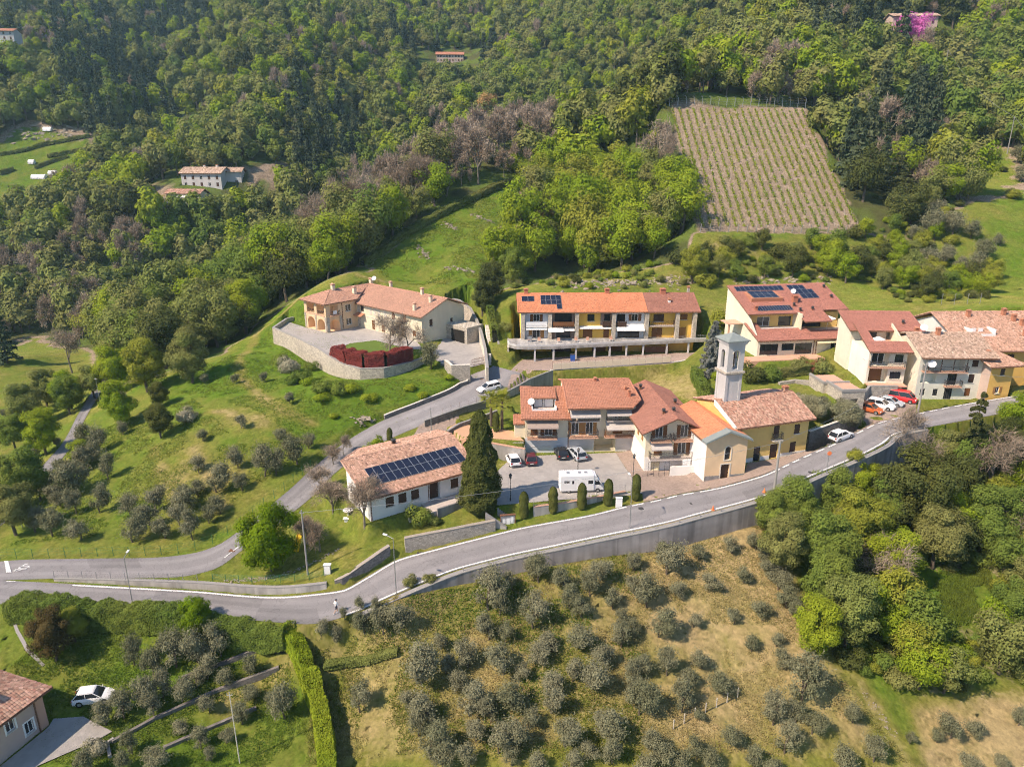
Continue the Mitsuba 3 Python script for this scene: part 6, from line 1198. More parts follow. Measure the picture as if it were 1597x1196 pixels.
wall_line('garden_bank_wall', 'low dry stone bank in the garden below the flats', [(46.04,116.44,6.4),(49.09,117.26,6.6),(51.41,115.91,6.8),(52.13,114.4,6.6)], 'rubble', .6, None, None)
wall_line('slope_wall', 'grey concrete wall behind the old tile roofs at the right edge', [(86.0,124.67,15.0),(89.28,125.34,15.2),(93.25,124.47,15.4)], 'concrete', .4, None, 'terracotta_pale', .15)
def on(pts, dz): return [(x, y, hz(x, y) + dz) for x, y in (p[:2] for p in pts)]
for lab, pts in (('upper dry stone terrace wall in the bottom left garden', [(-39.57,55.83),(-36.79,58.69),(-31.52,62.19),(-25.47,64.16)]), ('lower dry stone terrace wall in the bottom left garden', [(-34.46,55.58),(-30.74,58.19),(-26.86,60.4)]), ('short stone terrace wall among the garden olives', [(-35.63,63.19),(-32.33,64.65),(-27.97,66.28)])): wall_line('garden_terrace_wall', lab, on(pts, .3), 'darkrubble', .35, None, None)
wall_line('drive_corner_wall', 'low corner wall at the end of the drive in the bottom left garden', on([(-38.93,54.21),(-39.92,55.66),(-39.53,56.12)], .35), 'concrete', .3, None, None)
drape('garden_edging', [(x, y) for x, y in [(-58.84,70.82),(-57.16,68.88),(-54.51,66.4),(-51.71,64.69),(-51.59,64.97),(-54.21,66.63),(-56.94,69.13),(-58.5,70.88)]], 'concrete_pale', .06)
fence('meadow_fence', 'green mesh fence along the side road below the olive meadow', [(-67.76,82.23,-6.9),(-62.64,82.23,-6.8),(-54.86,82.06,-6.5),(-46.09,81.56,-6.0),(-42.12,81.84,-5.6),(-39.25,83.26,-5.1),(-37.25,85.93,-4.4),(-35.25,90.13,-3.6),(-33.23,94.79,-2.9),(-31.1,100.46,-2.2)], 1.2, 2.2, 'green_fence', .03, 3, 'green_fence', mesh=True)
fence('garden_fence', 'low green net fence on the wall at the bend below the maple', [(-36.11,74.17,-5.0),(-30.47,73.18,-4.7),(-25.11,73.26,-4.4),(-22.47,73.47,-4.1)], .9, 1.8, 'green_fence', .03, 8, 'green_fence', mesh=True)
fence('grove_fence', 'wire fence with pale posts across the lower olive grove', [(15.85,55.84),(18.01,57.04),(20.19,58.05),(23.16,59.4)], 1.2, 1.3, 'stone_pale', .05, 5, 'dark_metal', mesh=True)
fence('hillside_fence', 'tall wire mesh fence on the slope above the old tile roofs', [(89.6,146.04,14.0),(91.53,145.06,14.2),(93.3,144.09,14.4),(95.22,143.6,14.5),(95.68,143.12,14.6)], 2.2, 2.6, 'grey_metal', .05, 8, 'dark_metal', mesh=True)

# ---- cars, lamps, poles, vineyard, small things ---------------------------------------------------
for k, c in (('paint_car_white', (.80, .80, .80)), ('paint_car_maroon', (.12, .025, .035)), ('paint_car_black', (.02, .02, .023)), ('paint_car_silver', (.42, .46, .50)), ('paint_car_orange', (.50, .12, .03)), ('paint_car_red', (.62, .03, .03)), ('paint_car_teal', (.03, .18, .22))):
    mat(k, c, .35, metallic=.0, clearcoat=1.0, clearcoat_gloss=.92, specular=.5)
mat('tyre', (.025, .025, .025), .85); mat('lamp_red', (.40, .02, .02), .3); mat('lamp_clear', (.75, .75, .72), .15); mat('plate', (.7, .7, .68), .5)
# (x along the car from tail 0 to nose 1, heights): lower body shoulder line and roof line
def loft(secs):
    """skin through closed cross sections of equal point count, capped"""
    n, V = len(secs[0]), np.vstack(secs); F = []
    for i in range(len(secs) - 1):
        for j in range(n): a, b = i * n + j, i * n + (j + 1) % n; F += [[a, b, b + n], [a, b + n, a + n]]
    for base, sgn in ((0, 1), ((len(secs) - 1) * n, -1)):
        for j in range(1, n - 1): F.append([base, base + j + 1, base + j][::sgn])
    m = M3(V, F); trimesh.repair.fix_normals(m); return m
def make_car(L, Wd, Hh, kind):
    w = Wd / 2; bh = {'hatch': .90, 'suv': 1.0, 'estate': .92, 'van': 1.05, 'coupe': .88}[kind]
    def sec(x, top, half, zb=.22, tuck=.9):
        return np.array([[x, -half * .93, zb], [x, -half, zb + .16], [x, -half, top * .72], [x, -half * tuck, top], [x, half * tuck, top], [x, half, top * .72], [x, half, zb + .16], [x, half * .93, zb]])
    nose = .70 if kind != 'van' else .95
    xs = [(0, bh * .62, .82), (.02, bh * .92, .93), (.10, bh, 1), (.30, bh, 1), (.55, bh, 1), (.70, bh * .97, 1), (.86, bh * .88, .98), (.95, bh * .74, .92), (1, bh * .55, .78)]
    body = loft([sec(x * L, t, w * s, .22 if 0 < x < 1 else .36) for x, t, s in xs])
    for ax in (.19, .81):
        body = clean(Manifold(mi_mesh(body)) - Manifold.cylinder(Wd + .4, .36, .36, 20, True).rotate([90, 0, 0]).translate([ax * L, 0, .33]))
    r0, r1, t0, t1 = {'hatch': (.02, .74, .16, .53), 'suv': (.02, .74, .10, .54), 'estate': (.02, .74, .09, .54), 'van': (.01, .90, .04, .72), 'coupe': (.05, .74, .26, .52)}[kind]
    def cab(z, x0, x1, half): return [[x0 * L, -half, z], [x1 * L, -half, z], [x1 * L, half, z], [x0 * L, half, z]]
    glass = trimesh.convex.convex_hull(np.array(cab(bh - .03, r0, r1, w * .88) + cab(Hh - .06, t0, t1, w * .72)))
    def lerp(z, a, b): t = (z - bh + .03) / (Hh - .06 - bh + .03); return a + (b - a) * t
    roof = trimesh.convex.convex_hull(np.array(cab(Hh - .13, lerp(Hh - .13, r0, t0) - .004, lerp(Hh - .13, r1, t1) + .004, lerp(Hh - .13, w * .88, w * .72) + .015) + cab(Hh - .03, t0 + .01, t1 - .01, w * .70) + cab(Hh, t0 + .06, t1 - .06, w * .55)))
    pil = []
    for s in (-1, 1):
        for xb, xt in ((r0, t0), ((r0 + r1) / 2 - .02, (t0 + t1) / 2), (r1, t1)):
            a = np.array([xb * L, s * w * .885, bh - .03]); b = np.array([xt * L, s * w * .725, Hh - .1]); pil.append(cyl(a, b, .045, 5))
    parts = [('body', cat([body, roof] + pil), 'PAINT'), ('window', glass, 'pane_glass')]
    for s in (-1, 1): parts.append(('mirror', trimesh.convex.convex_hull(np.array([[.64 * L + dx, s * (w + .02 + dy), bh + dz] for dx in (0, .1) for dy in (0, .16) for dz in (.0, .14)])), 'PAINT'))
    for ax in (.19, .81):
        for s in (-1, 1): parts.append(('wheel', cyl([ax * L, s * (w - .2), .32], [ax * L, s * (w - .005), .32], .32, 18), 'tyre')); parts.append(('wheel+rim', cyl([ax * L, s * (w - .02), .32], [ax * L, s * (w + .004), .32], .2, 12), 'grey_metal'))
    for s in (-1, 1):
        parts.append(('headlight', box(.955 * L, .985 * L, s * w * .62 - .2, s * w * .62 + .2, bh * .60, bh * .74), 'lamp_clear')); parts.append(('taillight', box(-.005 * L, .03 * L, s * w * .74 - .12, s * w * .74 + .12, bh * .68, bh * .88), 'lamp_red'))
    parts.append(('number_plate', box(-.012, .01, -.26, .26, bh * .5, bh * .62), 'plate')); parts.append(('bumper', cat([box(-.05, .06, -w * .8, w * .8, .3, .42), box(L - .07, L + .03, -w * .7, w * .7, .3, .42)]), 'dark_metal'))
    return parts
def mi_mesh(m):
    from manifold3d import Mesh
    m = m.copy(); m.merge_vertices(); trimesh.repair.fix_normals(m); return Mesh(np.asarray(m.vertices, np.float32), np.asarray(m.faces, np.uint32))
CAR = {}
def car(label, x, y, heading, kind, paint, size=None, z=None, category='car', group=None):
    """heading: degrees, the way the nose points"""
    L, Wd, Hh = size or {'hatch': (3.9, 1.75, 1.5), 'suv': (4.35, 1.82, 1.64), 'estate': (4.5, 1.8, 1.5), 'van': (4.5, 1.85, 1.9), 'coupe': (4.2, 1.8, 1.4)}[kind]
    if (kind, L) not in CAR: CAR[kind, L] = [(n, mikit.ply(m, None, smooth=35), b) for n, m, b in make_car(L, Wd, Hh, kind)]
    key = thing('parked_car', label, category, group); c, s = math.cos(math.radians(heading)), math.sin(math.radians(heading)); d = 1.3
    zf, zr_ = hz(x + c * d, y + s * d) + .045, hz(x - c * d, y - s * d) + .045; zz = (zf + zr_) / 2 if z is None else z; pitch = math.degrees(math.atan2(zf - zr_, 2 * d)) if z is None else 0
    M = T().translate([x, y, zz]).rotate([0, 0, 1], heading).rotate([0, 1, 0], -pitch).translate([-L / 2, 0, 0])
    last = None
    for n, p, b in CAR[kind, L]:
        dct = {**p, 'bsdf': {'type': 'ref', 'id': paint if b == 'PAINT' else b}}
        if '+' in n: put_ply(n.split('+')[1], dct, last, M)
        else: last = put_ply(n, dct, key, M)
    return key
P_ = [(0.14,97.04,0.0),(2.74,97.5,0.0),(7.49,99.63,0.0),(9.82,99.39,0.0),(49.33,98.78,3.2),(57.75,107.52,4.5),(60.07,108.89,4.55),(62.35,110.31,4.6),(65.0,111.76,4.65),(-44.2,61.18,-11.1),(-4.17,123.31,2.7)]
for (lab, hd, kind, pt), p in zip((('white hatchback at the left end of the car park', 104, 'hatch', 'paint_car_white'), ('maroon car beside the white hatchback in the car park', 96, 'hatch', 'paint_car_maroon'), ('black car in front of the awning house', 97, 'hatch', 'paint_car_black'),
        ('silver blue estate car beside the black car', 108, 'estate', 'paint_car_silver'), ('white hatchback parked along the road after the yellow rectory', 27, 'hatch', 'paint_car_white'), ('orange car, first of the four cars below the cream house', -48, 'hatch', 'paint_car_orange'),
        ('white car with a dark roof between the orange and silver cars', -42, 'suv', 'paint_car_white'), ('silver car beside the red van below the cream house', -42, 'coupe', 'paint_car_silver'), ('bright red van beside the blank cream wall', -38, 'van', 'paint_car_red'),
        ('white car on the drive of the bottom left house', 12, 'hatch', 'paint_car_white'), ('white car on the side road beside the palm', 207, 'estate', 'paint_car_white')), P_): car(lab, p[0], p[1], hd, kind, pt)
x, y = (-240.48,343.65); car('dark teal car by the track at the left edge of the far meadow', x, y, 20, 'suv', 'paint_car_teal')
# camper van facing right behind the topiaries
def camper(x, y, hd):
    key = thing('camper_van', 'large white camper van with small dark windows parked behind the topiaries', 'camper van'); M = T().translate([x, y, hz(x, y) + .04]).rotate([0, 0, 1], hd).scale(.88)
    def rb(x0, x1, y0, y1, z0, z1, r=.12):
        return trimesh.convex.convex_hull(np.vstack([trimesh.creation.icosphere(1, r).vertices + [a, b, c] for a in (x0 + r, x1 - r) for b in (y0 + r, y1 - r) for c in (z0 + r, z1 - r)]))
    cab = trimesh.convex.convex_hull(np.array([[1.9, sy * .98, z] for sy in (-1, 1) for z in (.35, 2.35)] + [[3.45, sy * .92, z] for sy in (-1, 1) for z in (.35, .95)] + [[2.75, sy * .88, 2.1] for sy in (-1, 1)] + [[3.2, sy * .9, 1.25] for sy in (-1, 1)]))
    luton = trimesh.convex.convex_hull(np.array([[1.2, sy * 1.08, z] for sy in (-1, 1) for z in (2.0, 2.95)] + [[2.6, sy * 1.0, 2.2] for sy in (-1, 1)] + [[2.3, sy * 1.0, 2.75] for sy in (-1, 1)]))
    def pt(n, m, b, par=None, sm=40): return put(n, m, b, par or key, smooth=sm, to_world=M)
    pt('body', cat([rb(-3.3, 2.0, -1.12, 1.12, .35, 2.95), luton]), 'paint_car_white'); pt('cab', cab, 'paint_car_white')
    ws = trimesh.convex.convex_hull(np.array([[2.77, sy * .82, 2.04] for sy in (-1, 1)] + [[3.2, sy * .84, 1.3] for sy in (-1, 1)] + [[3.235, sy * .84, 1.3] for sy in (-1, 1)] + [[2.8, sy * .82, 2.07] for sy in (-1, 1)])); pt('windscreen', ws, 'pane_glass')
    pt('skylight', trimesh.convex.convex_hull(np.array([[2.62, sy * .6, 2.25] for sy in (-1, 1)] + [[2.36, sy * .6, 2.74] for sy in (-1, 1)] + [[2.65, sy * .6, 2.27] for sy in (-1, 1)] + [[2.39, sy * .6, 2.77] for sy in (-1, 1)])), 'pane_glass')
    for a, b, z0, z1 in ((-2.7, -1.9, 1.75, 2.1), (-1.5, -1.2, 1.6, 2.1), (1.0, 1.75, 1.55, 2.1)): pt('window', box(a, b, -1.14, -1.1, z0, z1), 'pane_glass', None, False)
    pt('side_window', trimesh.convex.convex_hull(np.array([[2.1, -1.0, 1.3], [2.1, -.97, 2.0], [2.6, -.93, 2.0], [3.0, -.96, 1.3], [2.1, -.9, 1.3], [2.1, -.9, 2.0], [2.6, -.86, 2.0], [3.0, -.88, 1.3]])), 'pane_glass')
    pt('door', box(-.6, .05, -1.145, -1.1, .5, 2.2), 'white_paint', None, False)
    for a in (-2.0, -.2, .75): pt('roof_hatch', box(a - .25, a + .25, -.3, .3, 2.93, 3.02), 'grey_metal', None, False)
    pt('skirt', box(-3.2, 1.9, -1.08, 1.08, .28, .42), 'grey_metal', None, False)
    for ax in (-2.0, 2.55):
        for s in (-1, 1): w_ = pt('wheel', cyl([ax, s * .85, .34], [ax, s * 1.09, .34], .34, 18), 'tyre'); pt('rim', cyl([ax, s * 1.07, .34], [ax, s * 1.1, .34], .2, 12), 'grey_metal', w_)
    pt('mirror', box(2.75, 2.85, -1.3, -1.05, 1.35, 1.75), 'dark_metal', None, False); pt('headlight', box(3.38, 3.47, -.85, -.5, .75, .95), 'lamp_clear', None, False)
camper(*(9.37,88.14,0.0)[:2], 4)
# lamps, poles, cables
def lamp(label, base, h, arm=1.0, az=180, name='street_lamp'):
    key = thing(name, label, 'street lamp', None); x, y, z = base; c, s = math.cos(math.radians(az)), math.sin(math.radians(az))
    put('pole', cyl([x, y, z - .4], [x, y, z + h], .06, 8, .035), 'grey_metal', key); put('arm', cyl([x, y, z + h - .03], [x + c * arm, y + s * arm, z + h + .12], .035, 6), 'grey_metal', key)
    a = np.array([x + c * arm, y + s * arm, z + h + .1]); put('lamp_head', trimesh.convex.convex_hull(np.array([a + [c * t - s * w, s * t + c * w, zz] for t in (-.05, .5) for w in (-.11, .11) for zz in (0, .11)])), 'white_paint', key); return key
lamp('white headed street lamp standing on the hedge side at the road junction', (*(-44.79,71.69,-6.6)[:2], -6.6), 6.2, .9, 95); lamp('white headed street lamp at the road bend below the rubble wall', (*(-13.18,69.49,-3.6)[:2], -3.6), 7.0, .9, 150); lamp('slim street lamp beside the last topiary in front of the forecourt', (*(14.64,78.49,-0.3)[:2], -.3), 6.6, .9, 100)
def pole(label, base, h, r=.13, bs='concrete_pale', name='utility_pole', tilt=(0, 0)):
    key = thing(name, label, 'pole'); x, y, z = base; top = np.array([x + tilt[0], y + tilt[1], z + h]); put('shaft', cyl([x, y, z - .5], top, r, 8, r * .65), bs, key); put('insulator', cat([cyl(top + [-.3, 0, -.35], top + [.3, 0, -.35], .03, 5), cyl(top + [-.25, 0, -.35], top + [-.25, 0, -.2], .04, 6), cyl(top + [.25, 0, -.35], top + [.25, 0, -.2], .04, 6)]), 'grey_metal', key); return top
T1 = pole('pale concrete utility pole beside the bright green maple', (-24.68,74.48,-4.4), 8.6); T2 = pole('thick pale concrete pole at the road edge in front of the yellow rectory', (34.38,84.19,1.6), 7.4, .2)
T3 = pole('pale pole on the pavement in front of the grey green house', (64.84,106.43,4.9), 8.0, .17); T4 = pole('metal pole beside the garden path above the solar roof', (-12.99,106.51,0.9), 4.4, .07, 'grey_metal', 'lamp_post')
T5 = pole('thin pole beside the lane in the left meadow', (-84.94,138.0,-5.57), 6.0, .07, 'grey_metal'); T6 = pole('dark thin pole beside the lower lane at the left edge', (-85.03,119.28,-8.17), 6.0, .07, 'grey_metal'); T7 = pole('dark pole in the olive meadow near the junction', (-71.41,92.0,-7.92), 6.5, .07, 'grey_metal')
T8 = pole('pole on the wooded slope at the upper right, left one', (185.04,330.0,71.44), 14, .2); T9 = pole('pole on the meadow slope at the right edge', (162.59,245.0,44.06), 11, .16)
T10 = pole('thin leaning pole in the bottom left garden', (-26.47,54.25,-12.44), 8.5, .06, 'stone_pale'); T11 = pole('road sign post with a pink disc at the railing', (42.9,88.36,2.6), 4.4, .05, 'grey_metal', 'sign_post')
put('sign_disc', cyl(T11 - [0, .05, 1.6], T11 - [0, .09, 1.6], .3, 16), 'plastic_orange', 'sign_post')
def cable(label, a, b, sag, r=.02):
    t = np.linspace(0, 1, 17)[:, None]; p = np.array(a) * (1 - t) + np.array(b) * t; p[:, 2] -= (4 * sag * t * (1 - t))[:, 0]
    key = put('overhead_cable', cat([cyl(p[i], p[i + 1], r, 4) for i in range(16)]), 'grey_metal'); tag(key, label, 'cable')
cable('overhead cable from the maple pole across to the rectory pole', T1 - [0, 0, .3], T2 - [0, 0, .3], 1.1); cable('overhead cable from the rectory pole to the pole at the grey green house', T2 - [0, 0, .3], T3 - [0, 0, .4], .7); cable('overhead cable running off to the right from the grey green house', T3 - [0, 0, .4], (80.51,100.96,12.0), .5)
cable('thin cable between the poles on the upper right slope', T8, T9, 3.0, .04); cable('thin cable running off to the right from the meadow pole', T9, (173.07,230.0,38.21), 1.0, .04)
def lantern(label, base):
    key = thing('lantern_post', label, 'street lamp', None); x, y, z = base; put('post', cat([cyl([x, y, z - .2], [x, y, z + 3.3], .06, 8, .04), cyl([x, y, z], [x, y, z + .5], .1, 8)]), 'dark_metal', key)
    put('lantern', cat([trimesh.creation.cylinder(.17, .4, sections=6).apply_translation([x, y, z + 3.55]), cyl([x, y, z + 3.75], [x, y, z + 4.05], .26, 6, .02)]), 'dark_metal', key)
lantern('dark lantern post at the left edge of the car park', (-0.21,84.93,0.0)); lantern('dark lantern post behind the camper van', (9.49,93.47,0.0)); lantern('dark lantern post at the corner of the gabled house', (17.11,91.36,0.0))
# notice board, cones, table, slide, box, tunnels
k = thing('notice_board', 'grey notice board with white sheets standing at the road beside the stairs', 'notice board'); a, b = np.array((-1.45,81.38,-2.3)), np.array((0.37,81.68,-2.1)); d = (b - a)[:2] / np.linalg.norm((b - a)[:2]); n_ = np.array([d[1], -d[0]])
def board(s0, s1, o0, o1, z0, z1): return trimesh.convex.convex_hull(np.array([[*(a[:2] + d * s + n_ * o), a[2] + z] for s in (s0, s1) for o in (o0, o1) for z in (z0, z1)]))
Lb = np.linalg.norm((b - a)[:2]); put('board', board(0, Lb, -.05, 0, .35, 1.9), 'grey_metal', k); put('frame', cat([board(-.08, 0, -.1, .05, -.3, 2.0), board(Lb, Lb + .08, -.1, .05, -.3, 2.0), board(-.1, Lb + .1, -.2, .12, 2.0, 2.12)]), 'rust_metal', k)
for s0, s1, z0, z1 in ((.75, 1.2, .65, 1.6), (1.28, 1.65, .95, 1.75), (1.28, 1.7, .55, .85), (.25, .62, .9, 1.5)): put('sheet', board(s0, s1, .004, .012, z0, z1), 'cloth_white', k)
for p in [(25.61,81.09,0.9),(33.25,84.56,1.6)]:
    k = thing('traffic_cone', 'small orange cone at the road edge before the chapel' if p[0] < 30 else 'small yellow orange cone at the road edge near the concrete pole', 'traffic cone'); z = hz(*p[:2]) + .05
    put('cone', cat([cyl([*p[:2], z + .03], [*p[:2], z + .65], .17, 12, .03), box(p[0] - .22, p[0] + .22, p[1] - .22, p[1] + .22, z, z + .04)]), 'plastic_orange', k); put('band', cyl([*p[:2], z + .3], [*p[:2], z + .42], .107, 12, .079), 'white_paint', k)
k = thing('garden_table', 'round white garden table beside the white bungalow', 'table'); x, y = (-21.77,84.32); z = hz(x, y); put('table_top', cyl([x, y, z + .72], [x, y, z + .78], .65, 20), 'white_paint', k); put('leg', cyl([x, y, z - .1], [x, y, z + .72], .08, 8), 'white_paint', k)
k = thing('garden_bench', 'square white stone bench in front of the garden table', 'bench'); x, y = (-21.96,84.13); z = hz(x, y); put('seat', box(x - .45, x + .45, y - .3, y + .3, z + .35, z + .45), 'white_paint', k); put('base', box(x - .3, x + .3, y - .15, y + .15, z - .1, z + .35), 'white_paint', k)
k = thing('slide', 'yellow plastic slide under the maple', 'slide'); x, y = (-27.73,80.03); z = hz(x, y); mat('plastic_yellow', (.72, .50, .02), .5)
put('chute', cat([trimesh.convex.convex_hull(np.array([[x + s, y + t, z + zz + h] for s in (-.3, .3) for (t, zz) in ((0, .15), (2.2, 1.5)) for h in (0, .06)]))] + [trimesh.convex.convex_hull(np.array([[x + s + e_, y + t, z + zz + h] for e_ in (-.03, .03) for (t, zz) in ((0, .15), (2.2, 1.5)) for h in (0, .22)])) for s in (-.3, .3)]), 'plastic_yellow', k)
put('ladder', cat([cyl([x + s, y + 2.5, z], [x + s, y + 2.15, z + 1.6], .03, 5) for s in (-.25, .25)] + [cyl([x - .25, y + 2.45 - t * .1, z + t * .35 + .2], [x + .25, y + 2.45 - t * .1, z + t * .35 + .2], .025, 5) for t in range(4)]), 'grey_metal', k)
for lab, p in (('grey meter box on the wall at the bend', (-21.94,73.49,-4.2)), ('white cabinet beside the last topiary', (14.09,84.07,-0.4))):
    k = thing('utility_cabinet', lab, 'cabinet'); x, y, z = p; z = hz(x, y); put('case', box(x - .4, x + .4, y - .22, y + .22, z - .2, z + 1.25), 'grey_metal' if 'grey' in lab else 'white_paint', k); put('lid', box(x - .45, x + .45, y - .27, y + .27, z + 1.253, z + 1.32), 'white_paint', k); put('door', box(x - .34, x + .34, y - .235, y - .222, z + .1, z + 1.15), 'white_paint', k)
for lab, (u, v), L_, Wd_ in (('long white tunnel sheet in the far meadow', (-241.73,378.01), 7, 4), ('small white tunnel sheet beside the long one', (-236.05,380.57), 4, 3), ('white sheet in the far meadow, highest of the white spots', (-255.51,414.8), 4.5, 3), ('small white hut in the middle of the far meadow', (-251.46,389.31), 3, 2.5)):
    k = thing('garden_tunnel', lab, 'tunnel'); z = hz(u, v); t = np.linspace(0, math.pi, 9); V_ = np.array([[u + e_ * L_ / 2, v + Wd_ / 2 * math.cos(a), z - .3 + 2.2 * math.sin(a)] for e_ in (-1, 1) for a in t]); put('cover', trimesh.convex.convex_hull(V_), 'cloth_white', k); put('hoop', cat([cyl([u + L_ * f, v - Wd_ / 2 - .04, z - .2], [u + L_ * f, v - Wd_ / 2 - .04, z + .5], .06, 5) for f in (-.45, 0, .45)]), 'grey_metal', k)
for lab, p in (('blue bin between the garage pillars', (12.26,138.02,4.2)), ('grey covered grill on the terrace', (3.65,142.36,6.95))): k = put('bin', box(p[0] - .45, p[0] + .45, p[1] - .35, p[1] + .35, p[2] - .2, p[2] + 1.1), 'blue_plastic' if 'blue' in lab else 'grey_metal'); put('lid', trimesh.convex.convex_hull(np.array([[p[0] + a, p[1] + b, p[2] + z] for a in (-.48, .48) for b in (-.38, .38) for z in (1.103, 1.18)])), 'dark_metal', k); tag(k, lab, 'bin')
k = thing('terrace_umbrella', 'white sunshade over the table on the terrace of the terraced house', 'parasol'); x, y, z = (9.11,145.03,6.95); y = 143.2; put('shade', trimesh.convex.convex_hull(np.array([[x - 1.6, y - 1.3, z + 2.0], [x + 1.6, y - 1.3, z + 2.0], [x + 1.6, y + 1.2, z + 2.3], [x - 1.6, y + 1.2, z + 2.3], [x, y, z + 2.6]])), 'awning_white', k); put('pole', cyl([x, y, z], [x, y, z + 2.4], .04, 6), 'grey_metal', k)
for i, (u, v, yy) in enumerate(((3.5, 0, 142.2), (5.6, 0, 141.7), (9.6, 0, 141.4), (13.2, 0, 142.0), (15.6, 0, 141.9), (20.5, 0, 142.6))):
    k = thing('terrace_chair', 'brown and white garden chairs on the terrace of the terraced house', 'chair', 'garden chairs on the long terrace'); z = 6.9; put('seat', box(u - .3, u + .3, yy - .3, yy + .3, z + .38, z + .46), 'terracotta_pale', k); put('backrest', box(u - .3, u + .3, yy + .25, yy + .32, z + .46, z + 1.0), 'terracotta_pale', k); put('leg', cat([box(u + a - .03, u + a + .03, yy + b - .03, yy + b + .03, z, z + .38) for a in (-.26, .26) for b in (-.26, .26)]), 'white_paint', k)
# laundry under the gabled house
k = thing('laundry', 'white sheets hung under the balcony of the gabled house', 'laundry'); fr_ = FR['gable']
for s0, s1, z0 in ((5.2, 5.85, 1.0), (5.9, 6.4, 1.05), (6.6, 7.2, .6)):
    a, b = frame_pt(fr_, s0, -1.32), frame_pt(fr_, s1, -1.32); put('sheet', trimesh.convex.convex_hull(np.array([[*p, z] for p in (a, b, (a[0], a[1] - .03), (b[0], b[1] - .03)) for z in (z0, 2.2)])), 'cloth_white', k)
# a person walking at the road edge
def person(x, y, face):
    key = thing('person', 'person in a white top, dark shorts and cap walking at the road edge', 'person'); z = hz(x, y) + .05; M = T().translate([x, y, z]).rotate([0, 0, 1], face)
    J = {'hipL': (0, .09, .92), 'hipR': (0, -.09, .92), 'kneeL': (.16, .1, .50), 'kneeR': (-.08, -.1, .49), 'ankL': (.18, .1, .09), 'ankR': (-.32, -.1, .14), 'pel': (0, 0, .98), 'chest': (.02, 0, 1.32), 'neck': (.03, 0, 1.48), 'shL': (.02, .19, 1.43), 'shR': (.02, -.19, 1.43), 'elL': (-.14, .25, 1.16), 'elR': (.14, -.25, 1.17), 'wrL': (-.04, .25, .94), 'wrR': (.34, -.22, 1.06)}
    def bone(a, b, ra, rb): return Manifold.hull_points(np.vstack([trimesh.creation.icosphere(1, ra).vertices + J[a], trimesh.creation.icosphere(1, rb).vertices + J[b]]))
    legs = bone('hipL', 'kneeL', .09, .06) + bone('hipR', 'kneeR', .09, .06) + bone('kneeL', 'ankL', .06, .04) + bone('kneeR', 'ankR', .06, .04)
    arms = bone('elL', 'wrL', .042, .032) + bone('elR', 'wrR', .042, .032); neck = Manifold.hull_points(np.vstack([trimesh.creation.icosphere(1, .055).vertices + J['neck'], trimesh.creation.icosphere(1, .05).vertices + (.04, 0, 1.58)]))
    head = trimesh.creation.icosphere(2, 1); v = head.vertices * [.095, .078, .12] + [.05, 0, 1.66]; head = Manifold.hull_points(np.vstack([v, [[.155, 0, 1.645]], [[.05, .085, 1.66]], [[.05, -.085, 1.66]]]))
    top = bone('chest', 'pel', .15, .14) + bone('shL', 'shR', .075, .075) + bone('chest', 'shL', .12, .075) + bone('chest', 'shR', .12, .075) + bone('shL', 'elL', .065, .05) + bone('shR', 'elR', .065, .05)
    feet = [trimesh.convex.convex_hull(np.array(J[a]) + np.array([[dx, dy, dz] for dx in (-.08, .19) for dy in (-.045, .045) for dz in (-.09, -.02)])) for a in ('ankL', 'ankR')]
    fing = []
    for a, dr_ in (('wrL', (.25, 0, -1)), ('wrR', (.8, 0, -.6))):
        d_ = np.array(dr_) / np.linalg.norm(dr_); w = np.array(J[a]); fing.append(trimesh.convex.convex_hull(np.vstack([trimesh.creation.icosphere(0, .03).vertices + w, trimesh.creation.icosphere(0, .036).vertices + w + d_ * .07])))
        for i in range(4): fing.append(cyl(w + d_ * .08 + [0, (i - 1.5) * .019, 0], w + d_ * (.155 + .012 * (i in (1, 2))) + [.012, (i - 1.5) * .02, 0], .009, 5, .007))
        fing.append(cyl(w + d_ * .04 + [.02, 0, 0], w + d_ * .095 + [.05, 0, .0], .011, 5, .008))
    for k_, c_ in (('skin', (.48, .30, .22)), ('fabric_white', (.75, .75, .76)), ('fabric_dark', (.05, .05, .07))): mat(k_, c_, .8)
    def pt(n, m, b): return put(n, clean(m), b, key, smooth=50, to_world=M)
    pt('body', cat([clean(legs + arms + neck + head)] + fing), 'skin'); pt('shirt', top, 'fabric_white'); pt('shorts', bone('hipL', 'hipR', .125, .125) + Manifold.hull_points(np.vstack([trimesh.creation.icosphere(1, .12).vertices + J['hipL'], trimesh.creation.icosphere(1, .085).vertices + (.12, .1, .62)])) + Manifold.hull_points(np.vstack([trimesh.creation.icosphere(1, .12).vertices + J['hipR'], trimesh.creation.icosphere(1, .085).vertices + (-.06, -.1, .61)])), 'fabric_dark')
    pt('shoe', feet[0], 'fabric_white'); pt('shoe', feet[1], 'fabric_white'); cp = trimesh.creation.icosphere(2, 1); cv = cp.vertices * [.105, .088, .085] + [.045, 0, 1.715]; pt('cap', cat([trimesh.convex.convex_hull(cv[cv[:, 2] > 1.69]), box(.1, .21, -.06, .06, 1.69, 1.705)]), 'fabric_dark')
person(*(-19.59,67.45,-4.95)[:2], 35)
